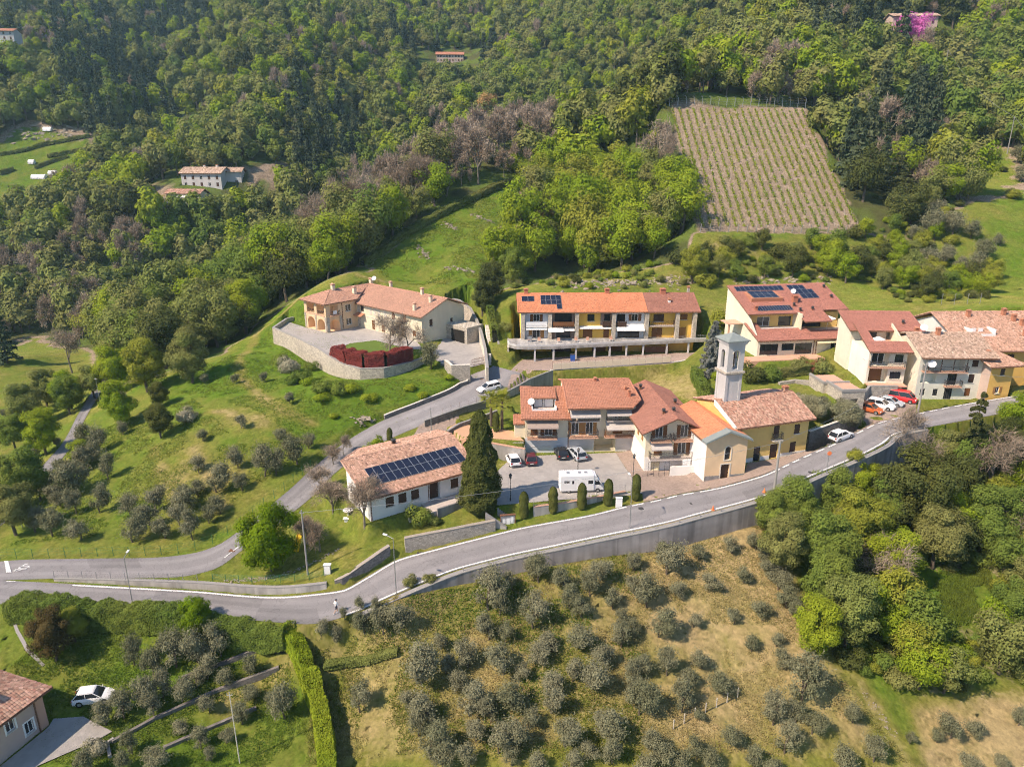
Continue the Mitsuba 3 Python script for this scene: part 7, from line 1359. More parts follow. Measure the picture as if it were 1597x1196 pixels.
# vineyard: rows of young vines, posts at both ends
A0, A1 = np.array([(51.12,193.8),(95.93,200.51)]), np.array([(55.14,261.92),(103.33,271.08)])
NR = 20; rv = np.random.default_rng(3)
for i in range(NR):
    f = i / (NR - 1); p, q = A0[0] * (1 - f) + A0[1] * f, A1[0] * (1 - f) + A1[1] * f; L_ = np.linalg.norm(q - p); n = int(L_ / 1.1); t = (np.arange(n) + .5) / n; xy = p + (q - p) * t[:, None] + rv.normal(size=(n, 2)) * .08; z = height(xy[:, 0], xy[:, 1])
    key = thing('vine_row', 'young green vine row running up the pale stony vineyard', 'vine row', 'vine rows of the hillside vineyard')
    k_ = np.repeat(np.arange(n), 40); tk = rv.random(n) < .9; k_ = k_[np.repeat(tk, 40)]; c = np.c_[xy[k_] + rv.normal(size=(len(k_), 2)) * .22, z[k_] + np.abs(rv.normal(size=len(k_))) * .38 + .05]
    v, fc = leaves(c, .19, rv); put('foliage', M3(v, fc), 'leaf_fresh', key); put('trunk', cat([cyl([*xy[j], z[j] - .2], [*xy[j], z[j] + .7], .04, 4, .02) for j in range(n)]), 'bark', key); put('stake', cat([cyl([*xy[j], z[j] - .2], [*xy[j], z[j] + 1.3], .035, 4) for j in range(0, n, 5)]), 'stone_pale', key)
A, Bq = np.array([(49.88,191.31),(96.25,198.17)])
for i in range(19):
    x, y = A + (Bq - A) * i / 18; z = hz(x, y); k = thing('vineyard_post', 'pale leaning concrete post along the lower edge of the vineyard', 'post', 'concrete posts below the vineyard'); put('shaft', cyl([x, y, z - .3], [x + .1, y - .5, z + 2.2], .11, 6, .09), 'concrete_pale', k); put('brace', cyl([x + .06, y - .3, z + 1.5], [x - .05, y + .9, z - .1], .03, 5), 'grey_metal', k)
A, Bq = np.array([(54.56,263.66),(105.53,273.5)])
for i in range(18):
    x, y = A + (Bq - A) * i / 17; z = hz(x, y); k = thing('bent_post', 'tall metal post with a bent over top along the upper edge of the vineyard', 'post', 'bent posts above the vineyard'); pr = [(0, -.3), (0, 2.6), (-.12, 3.0), (-.42, 3.25), (-.8, 3.3)]
    put('shaft', cat([cyl([x + a[0], y - .0 + a[0] * .3, z + a[1]], [x + b[0], y + b[0] * .3, z + b[1]], .075, 6) for a, b in zip(pr[:-1], pr[1:])]), 'grey_metal', k)
k = thing('vineyard_wire_fence', 'wire mesh between the bent posts above the vineyard', 'fence'); tt = np.linspace(0, 1, 18)[:, None]; P2 = A * (1 - tt) + Bq * tt; zz = height(P2[:, 0], P2[:, 1])
for h in (.5, 1.1, 1.7, 2.3): put('wire', cat([cyl([*P2[i], zz[i] + h], [*P2[i + 1], zz[i + 1] + h], .02, 4) for i in range(17)]), 'grey_metal', k)
# ledges of pale stones
mat('rock', (.31, .268, .21), .9)
def stones(label, pts, n, spread, size, seed, name='stone_bank'):
    rg = np.random.default_rng(seed); P = np.array(pts); s = np.r_[0, np.cumsum(np.linalg.norm(np.diff(P, axis=0), axis=1))]; q = rg.random(n) * s[-1]; xy = np.c_[np.interp(q, s, P[:, 0]), np.interp(q, s, P[:, 1])] + rg.normal(size=(n, 2)) * spread; z = height(xy[:, 0], xy[:, 1]); ms = []
    for (x, y), zz in zip(xy, z): r = size * rg.uniform(.4, 1.3); m = trimesh.convex.convex_hull(rg.normal(size=(9, 3)) * [1, .8, .6]); m.apply_scale(r / 1.6); m.apply_translation([x, y, zz + r * .1]); ms.append(m)
    key = put(name, cat(ms), 'rock'); tag(key, label, 'stones', kind='stuff')
stones('pale rocks on the bank behind the terraced house', [(12.09,163.08),(19.8,165.74),(30.97,169.31),(40.61,171.17),(46.08,174.62)], 300, 1.8, .5, 1); stones('rocks behind the flats', [(54.46,170.5),(62.79,172.39),(77.24,173.32)], 120, 1.2, .5, 2)
for i, (pts) in enumerate(([(-13.12,227.39),(-8.6,223.84),(-5.21,221.98)], [(-3.79,219.47),(0.29,219.68),(2.82,218.92)], [(-20.6,220.67),(-16.62,216.53)], [(-27.05,206.52),(-23.5,200.52)], [(-18.9,193.1),(-9.87,186.65)])): stones('short ledges of pale stones across the terraced field', pts, 60, .5, .4, 10 + i, 'stone_ledge')
stones('rocks in the meadow beside the side road', [(-26.28,113.78,-0.5),(-24.14,114.18,-0.3)], 30, .5, .4, 20, 'stone_ledge'); stones('pale stones in the far clearing', [(-273.24,412.15),(-258.11,409.33),(-241.71,411.49)], 80, 3, 1.2, 22, 'stone_bank')
stones('stones along the grassy path at the lower right', [(36.94,61.21),(37.7,59.02),(38.26,56.58)], 60, .25, .11, 23, 'stone_ledge'); stones('stone border of the garden under the maple', [(-35.69,75.68,-5.0),(-31.3,75.53,-4.9),(-27.38,75.64,-4.7),(-23.81,77.15,-4.3),(-21.8,78.9,-4.0)], 160, .2, .16, 24, 'stone_border')

# ---- hedges, single trees, olives, the wooded ravine ---------------------------------------------
def hedge(label, pts, w, h, leaf, n, seed, size=.16, name='hedge', m2=None, category='hedge'):
    """leaves over a long rounded box along plan points, with a dark woody core"""
    rg = np.random.default_rng(seed); P = np.array([p[:2] for p in pts], float); s = np.r_[0, np.cumsum(np.linalg.norm(np.diff(P, axis=0), axis=1))]; q = rg.random(n) * s[-1]
    xy = np.c_[np.interp(q, s, P[:, 0]), np.interp(q, s, P[:, 1])]; k = np.clip(np.searchsorted(s, q) - 1, 0, len(P) - 2); d = (P[k + 1] - P[k]) / np.linalg.norm(P[k + 1] - P[k], axis=1, keepdims=True); nr = np.c_[-d[:, 1], d[:, 0]]
    u = rg.uniform(-1, 1, n); v = rg.random(n); side = rg.random(n) < h * 2 / (h * 2 + w); off = np.where(side, np.sign(u) * rg.uniform(.8, 1.03, n), u); zz = np.where(side, v, rg.uniform(.86, 1.04, n)); wv = 1.5 * (meshkit.fbm(np.c_[xy / 1.3, zz * 2], 3, seed) - .5)
    z0 = height(xy[:, 0], xy[:, 1]); c = np.c_[xy + nr * (off * w / 2 * (1 + .5 * wv))[:, None], z0 + h * zz * (1 + .28 * wv)]
    out = np.c_[nr * np.where(side, np.sign(u), 0)[:, None], np.where(side, .2, 1)]; vv, f = leaves(c, size, rg, out, 1.5, .5)
    key = thing(name, label, category); put('foliage', M3(vv, f), leaf, key); ms = []
    for a, b in zip(P[:-1], P[1:]):
        L = np.linalg.norm(b - a); m = max(1, int(L / 1.2))
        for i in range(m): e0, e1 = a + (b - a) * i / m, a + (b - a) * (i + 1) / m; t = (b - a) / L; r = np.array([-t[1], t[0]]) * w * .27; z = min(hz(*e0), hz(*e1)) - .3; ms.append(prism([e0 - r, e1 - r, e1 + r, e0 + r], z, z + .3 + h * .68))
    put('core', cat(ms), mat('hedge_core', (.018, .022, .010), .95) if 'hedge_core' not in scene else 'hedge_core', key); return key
hedge('long clipped green hedge along the lower side of the main road', [(-58.81,70.81,-7.3),(-50.42,69.92,-7.0),(-42.46,68.93,-6.8),(-33.79,67.58,-6.4),(-24.66,65.69,-5.9)], 2.0, 2.9, 'leaf_green', 110000, 1, .105)
hedge('bright green hedge running down from the road beside the dark steps', [(-24.47,65.74),(-22.98,64.32),(-21.33,61.81),(-19.71,58.87),(-18.39,55.57),(-17.55,53.09),(-16.01,47.56)], 1.6, 2.3, 'leaf_fresh', 70000, 2, .105)
hedge('red leaved hedge on the curved wall in front of the villa', [(-35.27,135.82,5.1),(-31.35,131.33,5.1),(-27.92,129.61,5.1),(-24.33,130.04,5.1),(-20.03,134.44,5.1)], 2.1, 2.8, 'leaf_red', 60000, 3, .11)
hedge('green hedge between lawn and blue spruce beside the ramp wall', [(34.07,127.09,4.6),(33.05,118.12,4.2),(32.53,112.47,3.6),(31.81,107.1,3.0)], 1.4, 2.6, 'leaf_green', 20000, 4, .11)
hedge('low green hedge behind the solar roof of the bungalow', [(-21.39,102.38,0.2),(-18.93,103.99,0.5),(-16.66,104.59,0.8),(-15.27,105.69,0.9)], 1.0, 1.0, 'leaf_green', 9000, 5, .11)
hedge('trimmed green hedge beside the garden stairs', [(-3.56,143.63,4.4),(-4.25,149.76,5.6),(-5.18,157.78,7.0),(-5.93,167.76,8.6)], 1.4, 2.8, 'leaf_green', 20000, 6, .11)
hedge('dark hedge line along the left edge of the terraced field', [(0.33,249.45),(-10.05,236.78),(-19.75,227.73),(-28.65,217.4),(-36.89,207.48),(-42.26,200.82)], 2.4, 1.7, 'leaf_mixed', 36000, 7, .24)
hedge('low hedge beneath the flats terrace', [(44.88,119.74,7.0),(49.15,120.63,7.2),(53.45,122.35,7.4)], 1.6, 1.5, 'leaf_mixed', 15000, 8, .11)
hedge('wild low hedge above the dark olive grove ditch', [(-20.4,63.65),(-18.05,64.09),(-15.17,63.81),(-12.37,63.97)], 1.0, .6, 'leaf_mixed', 6000, 9, .11)
for i_, pts_ in enumerate(([(-255.09,403.15),(-243.11,406.86),(-231.14,411.2)], [(-270.08,393.21),(-259.29,398.14),(-250.21,405.75)], [(-245.78,394.6),(-237.27,398.05),(-227.59,399.5)], [(-247.92,385.48),(-242.17,390.68),(-235.59,394.61)], [(-261.65,377.99),(-257.78,382.58)])): hedge(('topmost', 'second', 'third', 'fourth', 'lowest')[i_] + ' dark terrace bank across the far meadow', pts_, 2.0, 1.6, 'leaf_mixed', 2600, 60 + i_, .5, 'terrace_hedge')
def one(name, sp, p, label, s=None, wbase=7.5, sz=None, category='tree', group=None, **kw):
    """a single plant: p is (x, y, crown width)"""
    x, y, w = p; s = s or w / wbase; return plant(name, sp, x, y, s, label, group, category, sz=(sz or s), **kw)
# big dark cypress beside the bungalow
def big_cypress(seed, n=36000, h=14.2, w=5.4):
    rg = np.random.default_rng(seed); z = rg.random(n) ** 1.1; prof = np.interp(z, [0, .05, .2, .45, .6, .8, .93, 1], [.72, .95, 1, .85, .64, .52, .38, .1]); a = rg.uniform(0, 6.28, n)
    lump = meshkit.fbm(np.c_[np.cos(a) * 1.8, np.sin(a) * 1.8, z * 9], 3, 4); r = w / 2 * np.clip(prof, .12, 1) * (.45 + .95 * lump) * (.8 + .25 * rg.random(n)); c = np.c_[np.cos(a) * r, np.sin(a) * r, .3 + z * (h - .3)]
    return leaves(c, .15, rg, np.c_[np.cos(a), np.sin(a), .35 + 0 * a], 1.7, .5)
x, y = (-4.1,84.07,-0.4)[:2]; k = thing('cypress', 'tall dark green cypress standing between bungalow and car park', 'tree'); v, f = big_cypress(4); z = hz(x, y); put('crown', M3(v + [x, y, z], f), 'leaf_dark', k); put('trunk', cyl([x, y, z - .4], [x, y, z + 11], .32, 8, .05), 'bark', k)
one('maple_tree', 'maple', (*(-29.88,76.96,-5.0)[:2], 8.0), 'bright green maple at the bend between the two roads', s=1.0)
leafmat('leaf_topiary', (.10, .115, .032), (.13, .135, .036), .4)
def topiary(seed, n=4200, h=3.7, w=1.15):
    rg = np.random.default_rng(seed); z = rg.random(n); a = rg.uniform(0, 6.28, n); pr = np.where(z < .08, .8 + z * 2.5, np.where(z < .72, 1, np.sqrt(np.clip(1 - ((z - .72) / .28) ** 2, 0, 1)))); r = w / 2 * pr * (.72 + .5 * meshkit.fbm(np.c_[np.cos(a) * 1.5, np.sin(a) * 1.5, z * 6], 3, seed)) * (.95 + .12 * rg.random(n)); c = np.c_[np.cos(a) * r, np.sin(a) * r, .12 + z * (h - .12)]
    v, f = leaves(c, .12, rg, np.c_[np.cos(a), np.sin(a), 0 * a + .2], 1.5, .7); return cyl([0, 0, -.4], [0, 0, h * .8], w * .32, 10, w * .24), M3(v, f)
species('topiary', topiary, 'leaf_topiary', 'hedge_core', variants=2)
for lab, p in zip(('clipped green column nearest the stairs', 'clipped green column left of the camper van', 'clipped green column in front of the camper van middle', 'clipped green column in front of the camper cab', 'clipped green column nearest the forecourt'), [(1.55,82.66,-1.8),(5.36,83.47,-1.4),(9.21,84.13,-1.0),(12.78,84.99,-0.6),(16.61,86.06,-0.2)]): one('topiary', 'topiary', (p[0], p[1], 1), lab, s=1.0, category='shrub')
# palms
def palm(seed, h=3.6):
    rg = np.random.default_rng(seed); V, F = [], []
    for i in range(46):
        a = rg.uniform(0, 6.28); el = rg.uniform(-.5, 1.2); L = rg.uniform(1.2, 1.7); d = np.array([math.cos(a) * math.cos(el), math.sin(a) * math.cos(el), math.sin(el)]); hub = np.array([0, 0, h]) + d * L * .62; s_ = np.cross(d, [0, 0, 1.]); s_ /= np.linalg.norm(s_)
        for t in np.linspace(-1.15, 1.15, 13): b = d * math.cos(t) + s_ * math.sin(t); e_ = hub + b * L * .6 - [0, 0, .16 * abs(t)]; w_ = np.cross(b, d) * 0 + s_ * .05 * math.cos(t) + d * .05 * abs(math.sin(t)); k = len(V); V += [hub - w_, hub + w_, e_]; F.append([k, k + 1, k + 2])
        k = len(V); V += [np.array([0, 0, h]) - s_ * .03, np.array([0, 0, h]) + s_ * .03, hub]; F.append([k, k + 1, k + 2])
    return cyl([0, 0, -.4], [0, 0, h], .2, 9, .16), M3(np.array(V), F)
species('palm', palm, 'leaf_yellow', 'bark', variants=2, crown='fronds')
one('palm_tree', 'palm', (*(-3.34,106.09,2.4)[:2], 1), 'fan palm nearer the side road, left of the dormer house', s=1.25); one('palm_tree', 'palm', (*(-1.58,104.97,2.4)[:2], 1), 'fan palm closer to the dormer house wall', s=1.3, pick=1)
one('conical_shrub', 'topiary', (*(-2.47,103.88,2.4)[:2], 1), 'dark clipped cone below the palms', s=.85, category='shrub'); one('conical_shrub', 'topiary', (*(-19.6,105.56,0.4)[:2], 1), 'small pointed clipped cone behind the solar roof', s=.75, category='shrub')
for lab, p in (('round clipped bush behind the solar roof, larger one', (-21.26,104.45,0.2)), ('round clipped bush behind the solar roof, smaller one', (-22.5,102.34,0.0))): one('round_bush', 'bush_fresh', (p[0], p[1], 1), lab, s=1.0, sz=1.35, category='bush')
# blue spruce and other single trees
leafmat('leaf_blue', (.22, .235, .215), (.28, .29, .26), .2); species('blue_spruce', lambda s: conifer(s, 24000, .17, 10.5, 6.0, 15, .2, .8, .03), 'leaf_blue', variants=1, )
one('blue_spruce', 'blue_spruce', (*(36.92,125.42,4.0)[:2], 4.4), 'grey blue spruce between the terraced house and the bell tower', s=1.0)
species('cedar', lambda s: conifer(s + 3, 9000, .42, 15, 11, 10, .10, .75, .12), 'leaf_cedar' if leafmat('leaf_cedar', (.095, .115, .045), (.13, .14, .06), .3) else '', variants=1)
species('spruce_big', lambda s: conifer(s + 5, 22000, .2, 17, 8, 14, .35, .8, .05), 'leaf_spruce' if leafmat('leaf_spruce', (.085, .10, .035), (.12, .125, .05), .3) else '', variants=2)
one('cedar_tree', 'cedar', (*(111.29,213.28), 11), 'spreading pale green cedar with layered boughs right of the vineyard', s=1.0)
one('spruce_tree', 'spruce_big', (*(66.84,95.31,-4.0)[:2], 8), 'tall pointed spruce standing out of the ravine wood below the balcony house', s=.9)
one('spruce_tree', 'spruce_big', (*(74.65,95.16,-1.0)[:2], 8), 'spruce at the right edge below the road', s=.85, pick=1)
one('fir_tree', 'conifer_mid', (*(-135.46,183.03), 6), 'tall dark fir at the left edge of the valley meadow', s=1.35)
one('fir_tree', 'conifer_mid', (*(-93.51,354.07), 6), 'big dark fir in the far valley wood right of the farmhouse', s=1.9, pick=1)
# villa garden
one('bare_garden_tree', 'bare_thin', (*(-24.89,138.65,5.1)[:2], 6), 'leafless tree in the villa garden, left one', s=.95); one('bare_garden_tree', 'bare_thin', (*(-21.12,138.65,5.1)[:2], 6), 'leafless tree in the villa garden, right one', s=.9, pick=1)
one('olive_tree', 'olive', (*(-15.81,132.68,4.7)[:2], 4.6), 'round olive tree at the end of the red hedge', s=1.15); one('flowering_bush', 'bush_white', (*(-44.7,136.55), 4), 'pale blossoming bush below the villa wall', s=2.1, category='bush'); one('flowering_bush', 'bush_green', (*(-48.94,143.47), 4), 'dark bush beside the blossoming bush below the villa', s=1.4, category='bush')
for x, y, w in [(-29.11,120.85,3.9),(-33.62,117.99,3.38),(-30.52,113.78,2.41),(-25.41,119.11,3.41),(-38.11,126.26,3.59),(-18.55,123.17,3.04),(-11.92,127.85,2.42),(-15.99,121.02,2.77)]: one('scrub', 'bush_fresh', (x, y, w), 'rough green scrub on the steep bank below the villa', w / 2.4, 2.4, category='bush', group='scrub on the villa bank', sz=w / 3.6)
# bungalow garden
one('flowering_tree', 'bare_mid', (*(-18.77,80.33,-3.0)[:2], 4), 'slender bare tree in front of the bungalow corner', s=.75); one('garden_shrub', 'bush_green', (*(-11.99,82.46,-1.6)[:2], 3), 'green shrub in front of the bungalow door', s=1.5, sz=1.9, category='bush'); one('garden_shrub', 'bush_mixed', (*(-10.04,82.13,-1.6)[:2], 3), 'low shrub right of the green shrub at the bungalow', s=.9, category='bush')
for lab, p, s in (('leafless reddish shrub beside the bungalow gable', (-24.61,87.51,-3.2), .75), ('large leafless shrub right of the maple', (-24.36,79.25,-4.4), .72), ('leafless shrub at the edge of the side road', (-26.97,91.71,-2.9), .6), ('leafless shrub near the utility pole', (-26.79,81.72,-4.0), .6)): one('bare_shrub', 'bare_mid', (*p[:2], 1), lab, s=s, sz=s * .75, category='shrub')
for lab, p, s in (('leafless hedge bush by the side road bend, upper', (-26.83,103.85,-1.2), .5), ('leafless hedge bush by the side road bend, lower', (-27.73,101.01,-1.8), .5)): one('bare_shrub', 'bare_mid', (*p[:2], 1), lab, s=s, sz=s * .7, category='shrub')
# gardens below the flats
for lab, sp, (x, y), s in (('dark green bush beside the bell tower', 'bush_dark', (42.38,118.71,4.0)[:2], 2.2), ('green bush in the garden right of the bell tower', 'bush_green', (45.36,118.7,4.6)[:2], 2.0), ('red leaved bush in front of the flats', 'bush_red', (53.7,122.61,7.2)[:2], 1.3), ('green bush left of the red one in front of the flats', 'bush_mixed', (52.12,123.02,7.2)[:2], 1.6), ('green bush right of the red one in front of the flats', 'bush_mixed', (55.77,121.68,7.0)[:2], 1.9),
        ('small bright bush at the flats terrace', 'bush_fresh', (44.32,119.74,7.0)[:2], 1.1), ('pale blossoming shrub above the yellow rectory roof', 'bush_white', (46.75,109.13,4.8)[:2], 1.2), ('yellow green bushy tree left of the flats', 'bush_yellow', (43.5,145.14,9.0)[:2], 2.6), ('bright bush behind the blue spruce', 'bush_fresh', (37.15,122.35,4.0)[:2], 1.3), ('bright bush at the corner of the terraced house', 'bush_yellow', (46.21,168.56,10.0)[:2], 2.2), ('shrub left of the terraced house deck', 'bush_mixed', (-1.17,147.9,6.5)[:2], 1.3), ('yellow flowering shrub on the garden terrace', 'bush_yellow', (-8.54,106.96,2.5)[:2], .7)): one('bush', sp, (x, y, 1), lab, s=s, category='bush')
one('olive_tree', 'olive_round', (*(47.94,105.34,4.0)[:2], 1), 'olive shrub beside the road wall, left of the larger one', s=.95); one('olive_tree', 'olive_round', (*(52.07,103.97,4.2)[:2], 1), 'large round grey green olive in front of the orange car', s=1.1, pick=1)
def osfx(x, y, w):
    a, b, c, d = BINS; return (', large' if w > 3.6 else ', small') + (' upper' if y > d else ' lower' if y < c else ' middle') + (' left' if x < a else ' right' if x > b else ' centre')
# bottom left garden
BINS = (-46, -32, 55, 62)
one('copper_tree', 'bronze_near', (*(-50.55,65.41), 1), 'dark bronze leaved tree casting a shadow on the bottom left lawn', s=.66, sz=.7); one('small_tree', 'yellow_near', (*(-49.56,67.62), 1), 'thin yellowish tree behind the dark bronze one', s=.45); one('small_tree', 'maple', (*[(-35.46,67.52,4.01)][0][:2], 1), 'bright lime green tree rising through the roadside hedge', s=.5, sz=.56, pick=1)
one('flowering_bush', 'bush_white', (*(-40.45,54.77), 1), 'pale blossoming bush at the drive of the bottom left house', s=1.0, category='bush')
OG = 'olive trees in the bottom left garden'; OL = 'grey green olive tree in the terraced bottom left garden'
for x, y, w in [(-41.4,64.58,3.07),(-38.95,63.32,3.26),(-36.79,64.39,3.54),(-34.63,64.9,3.56),(-32.29,65.66,3.58),(-32.94,63.26,3.03),(-36.94,61.12,2.73),(-38.38,59.95,3.36),(-39.75,58.59,2.87),(-41.19,57.93,2.85),(-36.96,59.07,2.45),(-34.78,60.78,2.72),(-33.84,62.41,2.32),(-30.97,62.7,2.1),(-28.49,63.76,2.35),(-27.96,61.27,2.52),(-31.59,59.91,2.03),(-27.8,58.71,2.22),(-23.36,59.05,3.33),(-25.22,60.46,1.82),(-30.86,55.86,2.36),(-37.14,54.81,2.11),(-34.5,53.34,3.1),(-33.3,57.5,1.75),(-40.38,52.41,2.24),(-37.13,53.07,1.86),(-29.34,54.55,1.69),(-28.57,56.47,1.73)]: one('olive_tree', 'olive', (x, y, w), OL + osfx(x, y, w), wbase=4.5 * (.88 + .3 * ((x * 7.3 + y * 3.1) % 1)), sz=w / 4.4 * (.8 + .45 * ((x * 3.7 + y * 5.9) % 1)), group=OG + osfx(x, y, w))
# the big grove
BINS = (-2, 14, 60, 69)
OG, OL = 'olive trees of the grove below the road', 'grey green olive tree in the sloping grove below the road'
for x, y, w in [(-2.7,69.3,4.09),(1.97,73.9,2.28),(3.19,72.57,2.99),(6.09,71.14,3.44),(10.45,72.85,3.0),(11.54,69.26,2.65),(14.27,71.31,2.22),(14.61,74.48,2.04),(-0.05,71.88,1.99),(2.3,66.94,4.0),(6.7,69.28,2.9),(7.82,68.24,2.86),(7.71,64.32,3.88),(11.87,64.61,3.44),(-2.61,65.67,2.79),(-0.75,65.26,2.55),(2.88,62.94,2.93),(4.29,64.11,2.51),(-0.93,61.64,3.77),(-9.49,60.85,4.39),(-6.96,61.84,2.67),(-4.76,62.55,3.14),(-15.67,59.09,3.26),(-10.36,58.49,2.15),(-8.43,56.73,3.14),(-4.25,57.29,3.79),(0.17,57.72,3.59),(4.08,59.83,2.83),(3.95,57.27,2.95),(6.32,60.7,2.42),(8.82,59.65,3.46),(12.71,60.8,2.2),(12.34,58.27,2.14),(-7.65,53.22,3.41),(-3.51,54.6,2.65),(-1.25,53.44,3.21),(0.77,54.07,2.63),(5.0,53.91,3.22),(9.49,54.43,3.45),(9.47,52.46,2.58),(5.44,51.55,2.35),(-0.04,52.28,2.18),(-6.35,51.93,2.56),(1.61,55.8,2.48),(-5.73,60.08,2.4),(-2.14,56.54,2.51),(-7.85,64.42,2.07),(9.6,62.58,2.47),(9.02,70.76,2.7),(-1.49,68.55,2.64),(2.7,51.56,2.35),(-4.0,52.12,2.37),(7.53,52.79,2.19),(12.52,67.44,2.13),(0.83,60.84,2.42),(-20.9,65.44,1.85),(-19.41,65.67,1.87),(-18.47,66.39,1.4),(-16.85,67.73,1.66),(-14.86,67.21,1.65),(-14.14,65.54,3.46),(-12.13,66.05,3.02),(-16.32,65.8,2.56),(-9.15,55.52,2.28)]: one('olive_tree', 'olive', (x, y, w), OL + osfx(x, y, w), wbase=4.5 * (.88 + .3 * ((x * 7.3 + y * 3.1) % 1)), sz=w / 4.4 * (.8 + .45 * ((x * 3.7 + y * 5.9) % 1)), group=OG + osfx(x, y, w))
for x, y, w in [(18.64,74.19,3.85),(18.12,76.01,2.42),(22.9,76.34,2.43),(14.72,74.42,2.08),(15.54,69.69,3.68),(16.29,65.96,3.53),(13.6,65.84,1.91),(16.26,61.32,2.84),(13.31,61.49,2.85),(12.72,58.51,2.75),(21.8,59.72,3.04),(12.71,57.03,3.67),(17.04,57.6,2.97),(29.07,62.39,2.36),(29.63,59.03,4.27),(26.03,56.89,2.95),(26.43,54.36,3.09),(29.72,56.14,2.92),(34.35,57.6,1.99),(21.55,54.83,2.39),(13.85,52.36,3.23),(17.61,53.31,2.11),(22.92,52.83,2.1),(31.41,52.82,2.35),(34.97,53.95,2.62),(24.48,52.5,2.1),(28.38,57.19,2.47),(13.21,53.95,2.6),(15.37,51.66,2.52),(12.08,51.28,2.51),(18.08,60.04,2.29),(18.58,52.39,1.86)]: one('olive_tree', 'olive', (x, y, w), OL + osfx(x, y, w), wbase=4.5 * (.88 + .3 * ((x * 7.3 + y * 3.1) % 1)), sz=w / 4.4 * (.8 + .45 * ((x * 3.7 + y * 5.9) % 1)), group=OG + osfx(x, y, w))
for x, y, w in [(27.33,77.57,2.46),(23.79,72.41,2.48),(27.81,73.63,2.37),(19.35,71.43,2.31),(20.33,67.26,1.94),(25.04,67.78,1.95),(28.43,68.92,2.39),(25.97,64.32,2.01),(28.85,64.89,1.75),(20.16,62.42,2.36),(18.69,56.92,1.48)]: one('olive_tree', 'olive', (x, y, w), 'small round olive on the mown straw coloured slope', wbase=4.4, group='small olives on the mown slope', sz=w / 4.9)
for x, y, w in [(30.47,78.23,2.16),(30.91,76.55,2.29),(31.26,74.73,2.54),(31.68,72.78,2.64),(31.84,70.23,2.71),(32.51,68.4,2.38),(33.16,66.39,2.6),(33.31,64.83,2.16)]: one('olive_tree', 'olive', (x, y, w), 'dark olive in the straight line along the edge of the ravine wood', wbase=4.4, group='olives along the ravine edge')
for x, y, w in [(44.31,57.21,2.74),(47.03,57.8,2.01),(52.5,59.17,2.05),(44.39,54.11,2.16),(47.79,54.36,1.69),(42.6,56.61,1.49),(39.6,56.15,1.23)]: one('olive_tree', 'olive', (x, y, w), 'grey green olive in the dry field at the bottom right', wbase=4.4, group='olives in the bottom right field')
# olives in the meadow by the side road
BINS = (-60, -45, 92, 102)
OG, OL = 'olive trees in the meadow above the junction', 'grey olive tree with a dark shadow in the meadow above the junction'
for x, y, w in [(-68.68,100.84,5.07),(-69.76,98.86,3.67),(-64.66,103.43,3.46),(-72.11,114.5,4.15),(-78.28,119.54,3.54),(-69.99,118.65,3.11),(-51.23,108.84,2.15),(-71.29,109.53,4.0),(-72.11,107.59,3.59),(-75.22,104.17,3.5),(-76.61,103.46,3.13),(-76.6,98.67,2.67),(-60.49,93.31,3.8),(-64.47,93.93,3.51),(-68.55,96.74,2.95),(-64.27,87.88,3.62),(-59.21,86.12,3.84),(-68.01,89.83,3.69),(-55.35,92.04,3.44),(-51.5,91.95,3.43),(-51.23,84.69,4.36),(-47.13,85.16,3.51),(-47.55,91.65,3.73),(-43.05,84.6,3.78),(-46.42,94.89,2.88),(-41.38,90.2,3.37),(-43.93,95.44,4.17),(-42.5,100.62,3.68),(-48.73,100.75,3.02),(-39.99,95.11,3.2),(-37.58,97.95,4.25),(-33.39,100.8,5.0),(-36.67,106.08,3.14),(-35.76,98.33,3.61),(-50.83,88.48,3.02),(-73.17,95.0,2.91),(-74.9,108.4,3.26),(-32.57,105.02,3.12),(-46.37,88.05,3.01),(-42.2,88.13,2.41)]: one('olive_tree', 'olive', (x, y, w), OL + osfx(x, y, w), wbase=4.5 * (.88 + .3 * ((x * 7.3 + y * 3.1) % 1)), sz=w / 4.4 * (.8 + .45 * ((x * 3.7 + y * 5.9) % 1)), group=OG + osfx(x, y, w))
# meadow and lane side trees
for lab, nm, sp, (x, y, w) in zip(('dark evergreen in the middle of the meadow, rear one', 'dark evergreen in the middle of the meadow, front one', 'pale blossoming bush behind the dark evergreens', 'tree in thin yellow green leaf at the lane', 'small olive coloured tree in the left meadow', 'large yellow green tree above the lane', 'broad pale green tree left of the yellow green one', 'wide tree in pale blossom at the meadow edge', 'narrow dark evergreen at the meadow edge', 'round bright green tree above the villa meadow', 'pale brownish tree on the far side of the lane', 'brown green tree at the wood edge left of the villa'),
        ('evergreen_tree', 'evergreen_tree', 'flowering_bush', 'lane_tree', 'small_tree', 'broadleaf_tree', 'broadleaf_tree', 'blossoming_tree', 'evergreen_tree', 'broadleaf_tree', 'bare_tree', 'broadleaf_tree'), ('dark_near', 'dark_near', 'bush_white', 'fresh_near', 'mixed_near', 'yellow_near', 'fresh_near', 'mixed_near', 'cypress', 'fresh_near', 'bare_mid', 'dark_near'),
        [(-66.49,126.19,3.98),(-60.03,112.67,4.9),(-56.7,116.15,4.02),(-94.23,142.81,6.92),(-103.93,142.13,5.31),(-73.58,135.91,8.71),(-84.73,144.41,8.5),(-64.09,135.38,8.7),(-79.32,186.95,5.69),(-68.77,178.86,11.68),(-113.66,175.45,9.79),(-68.44,177.92,8.78)]):
    one(nm, sp, (x, y, w), lab, s=(w / 2.4 if sp.startswith('bush') else w / 7.5), sz=(1.6 if sp == 'cypress' else None), category='bush' if nm.endswith('bush') else 'tree')
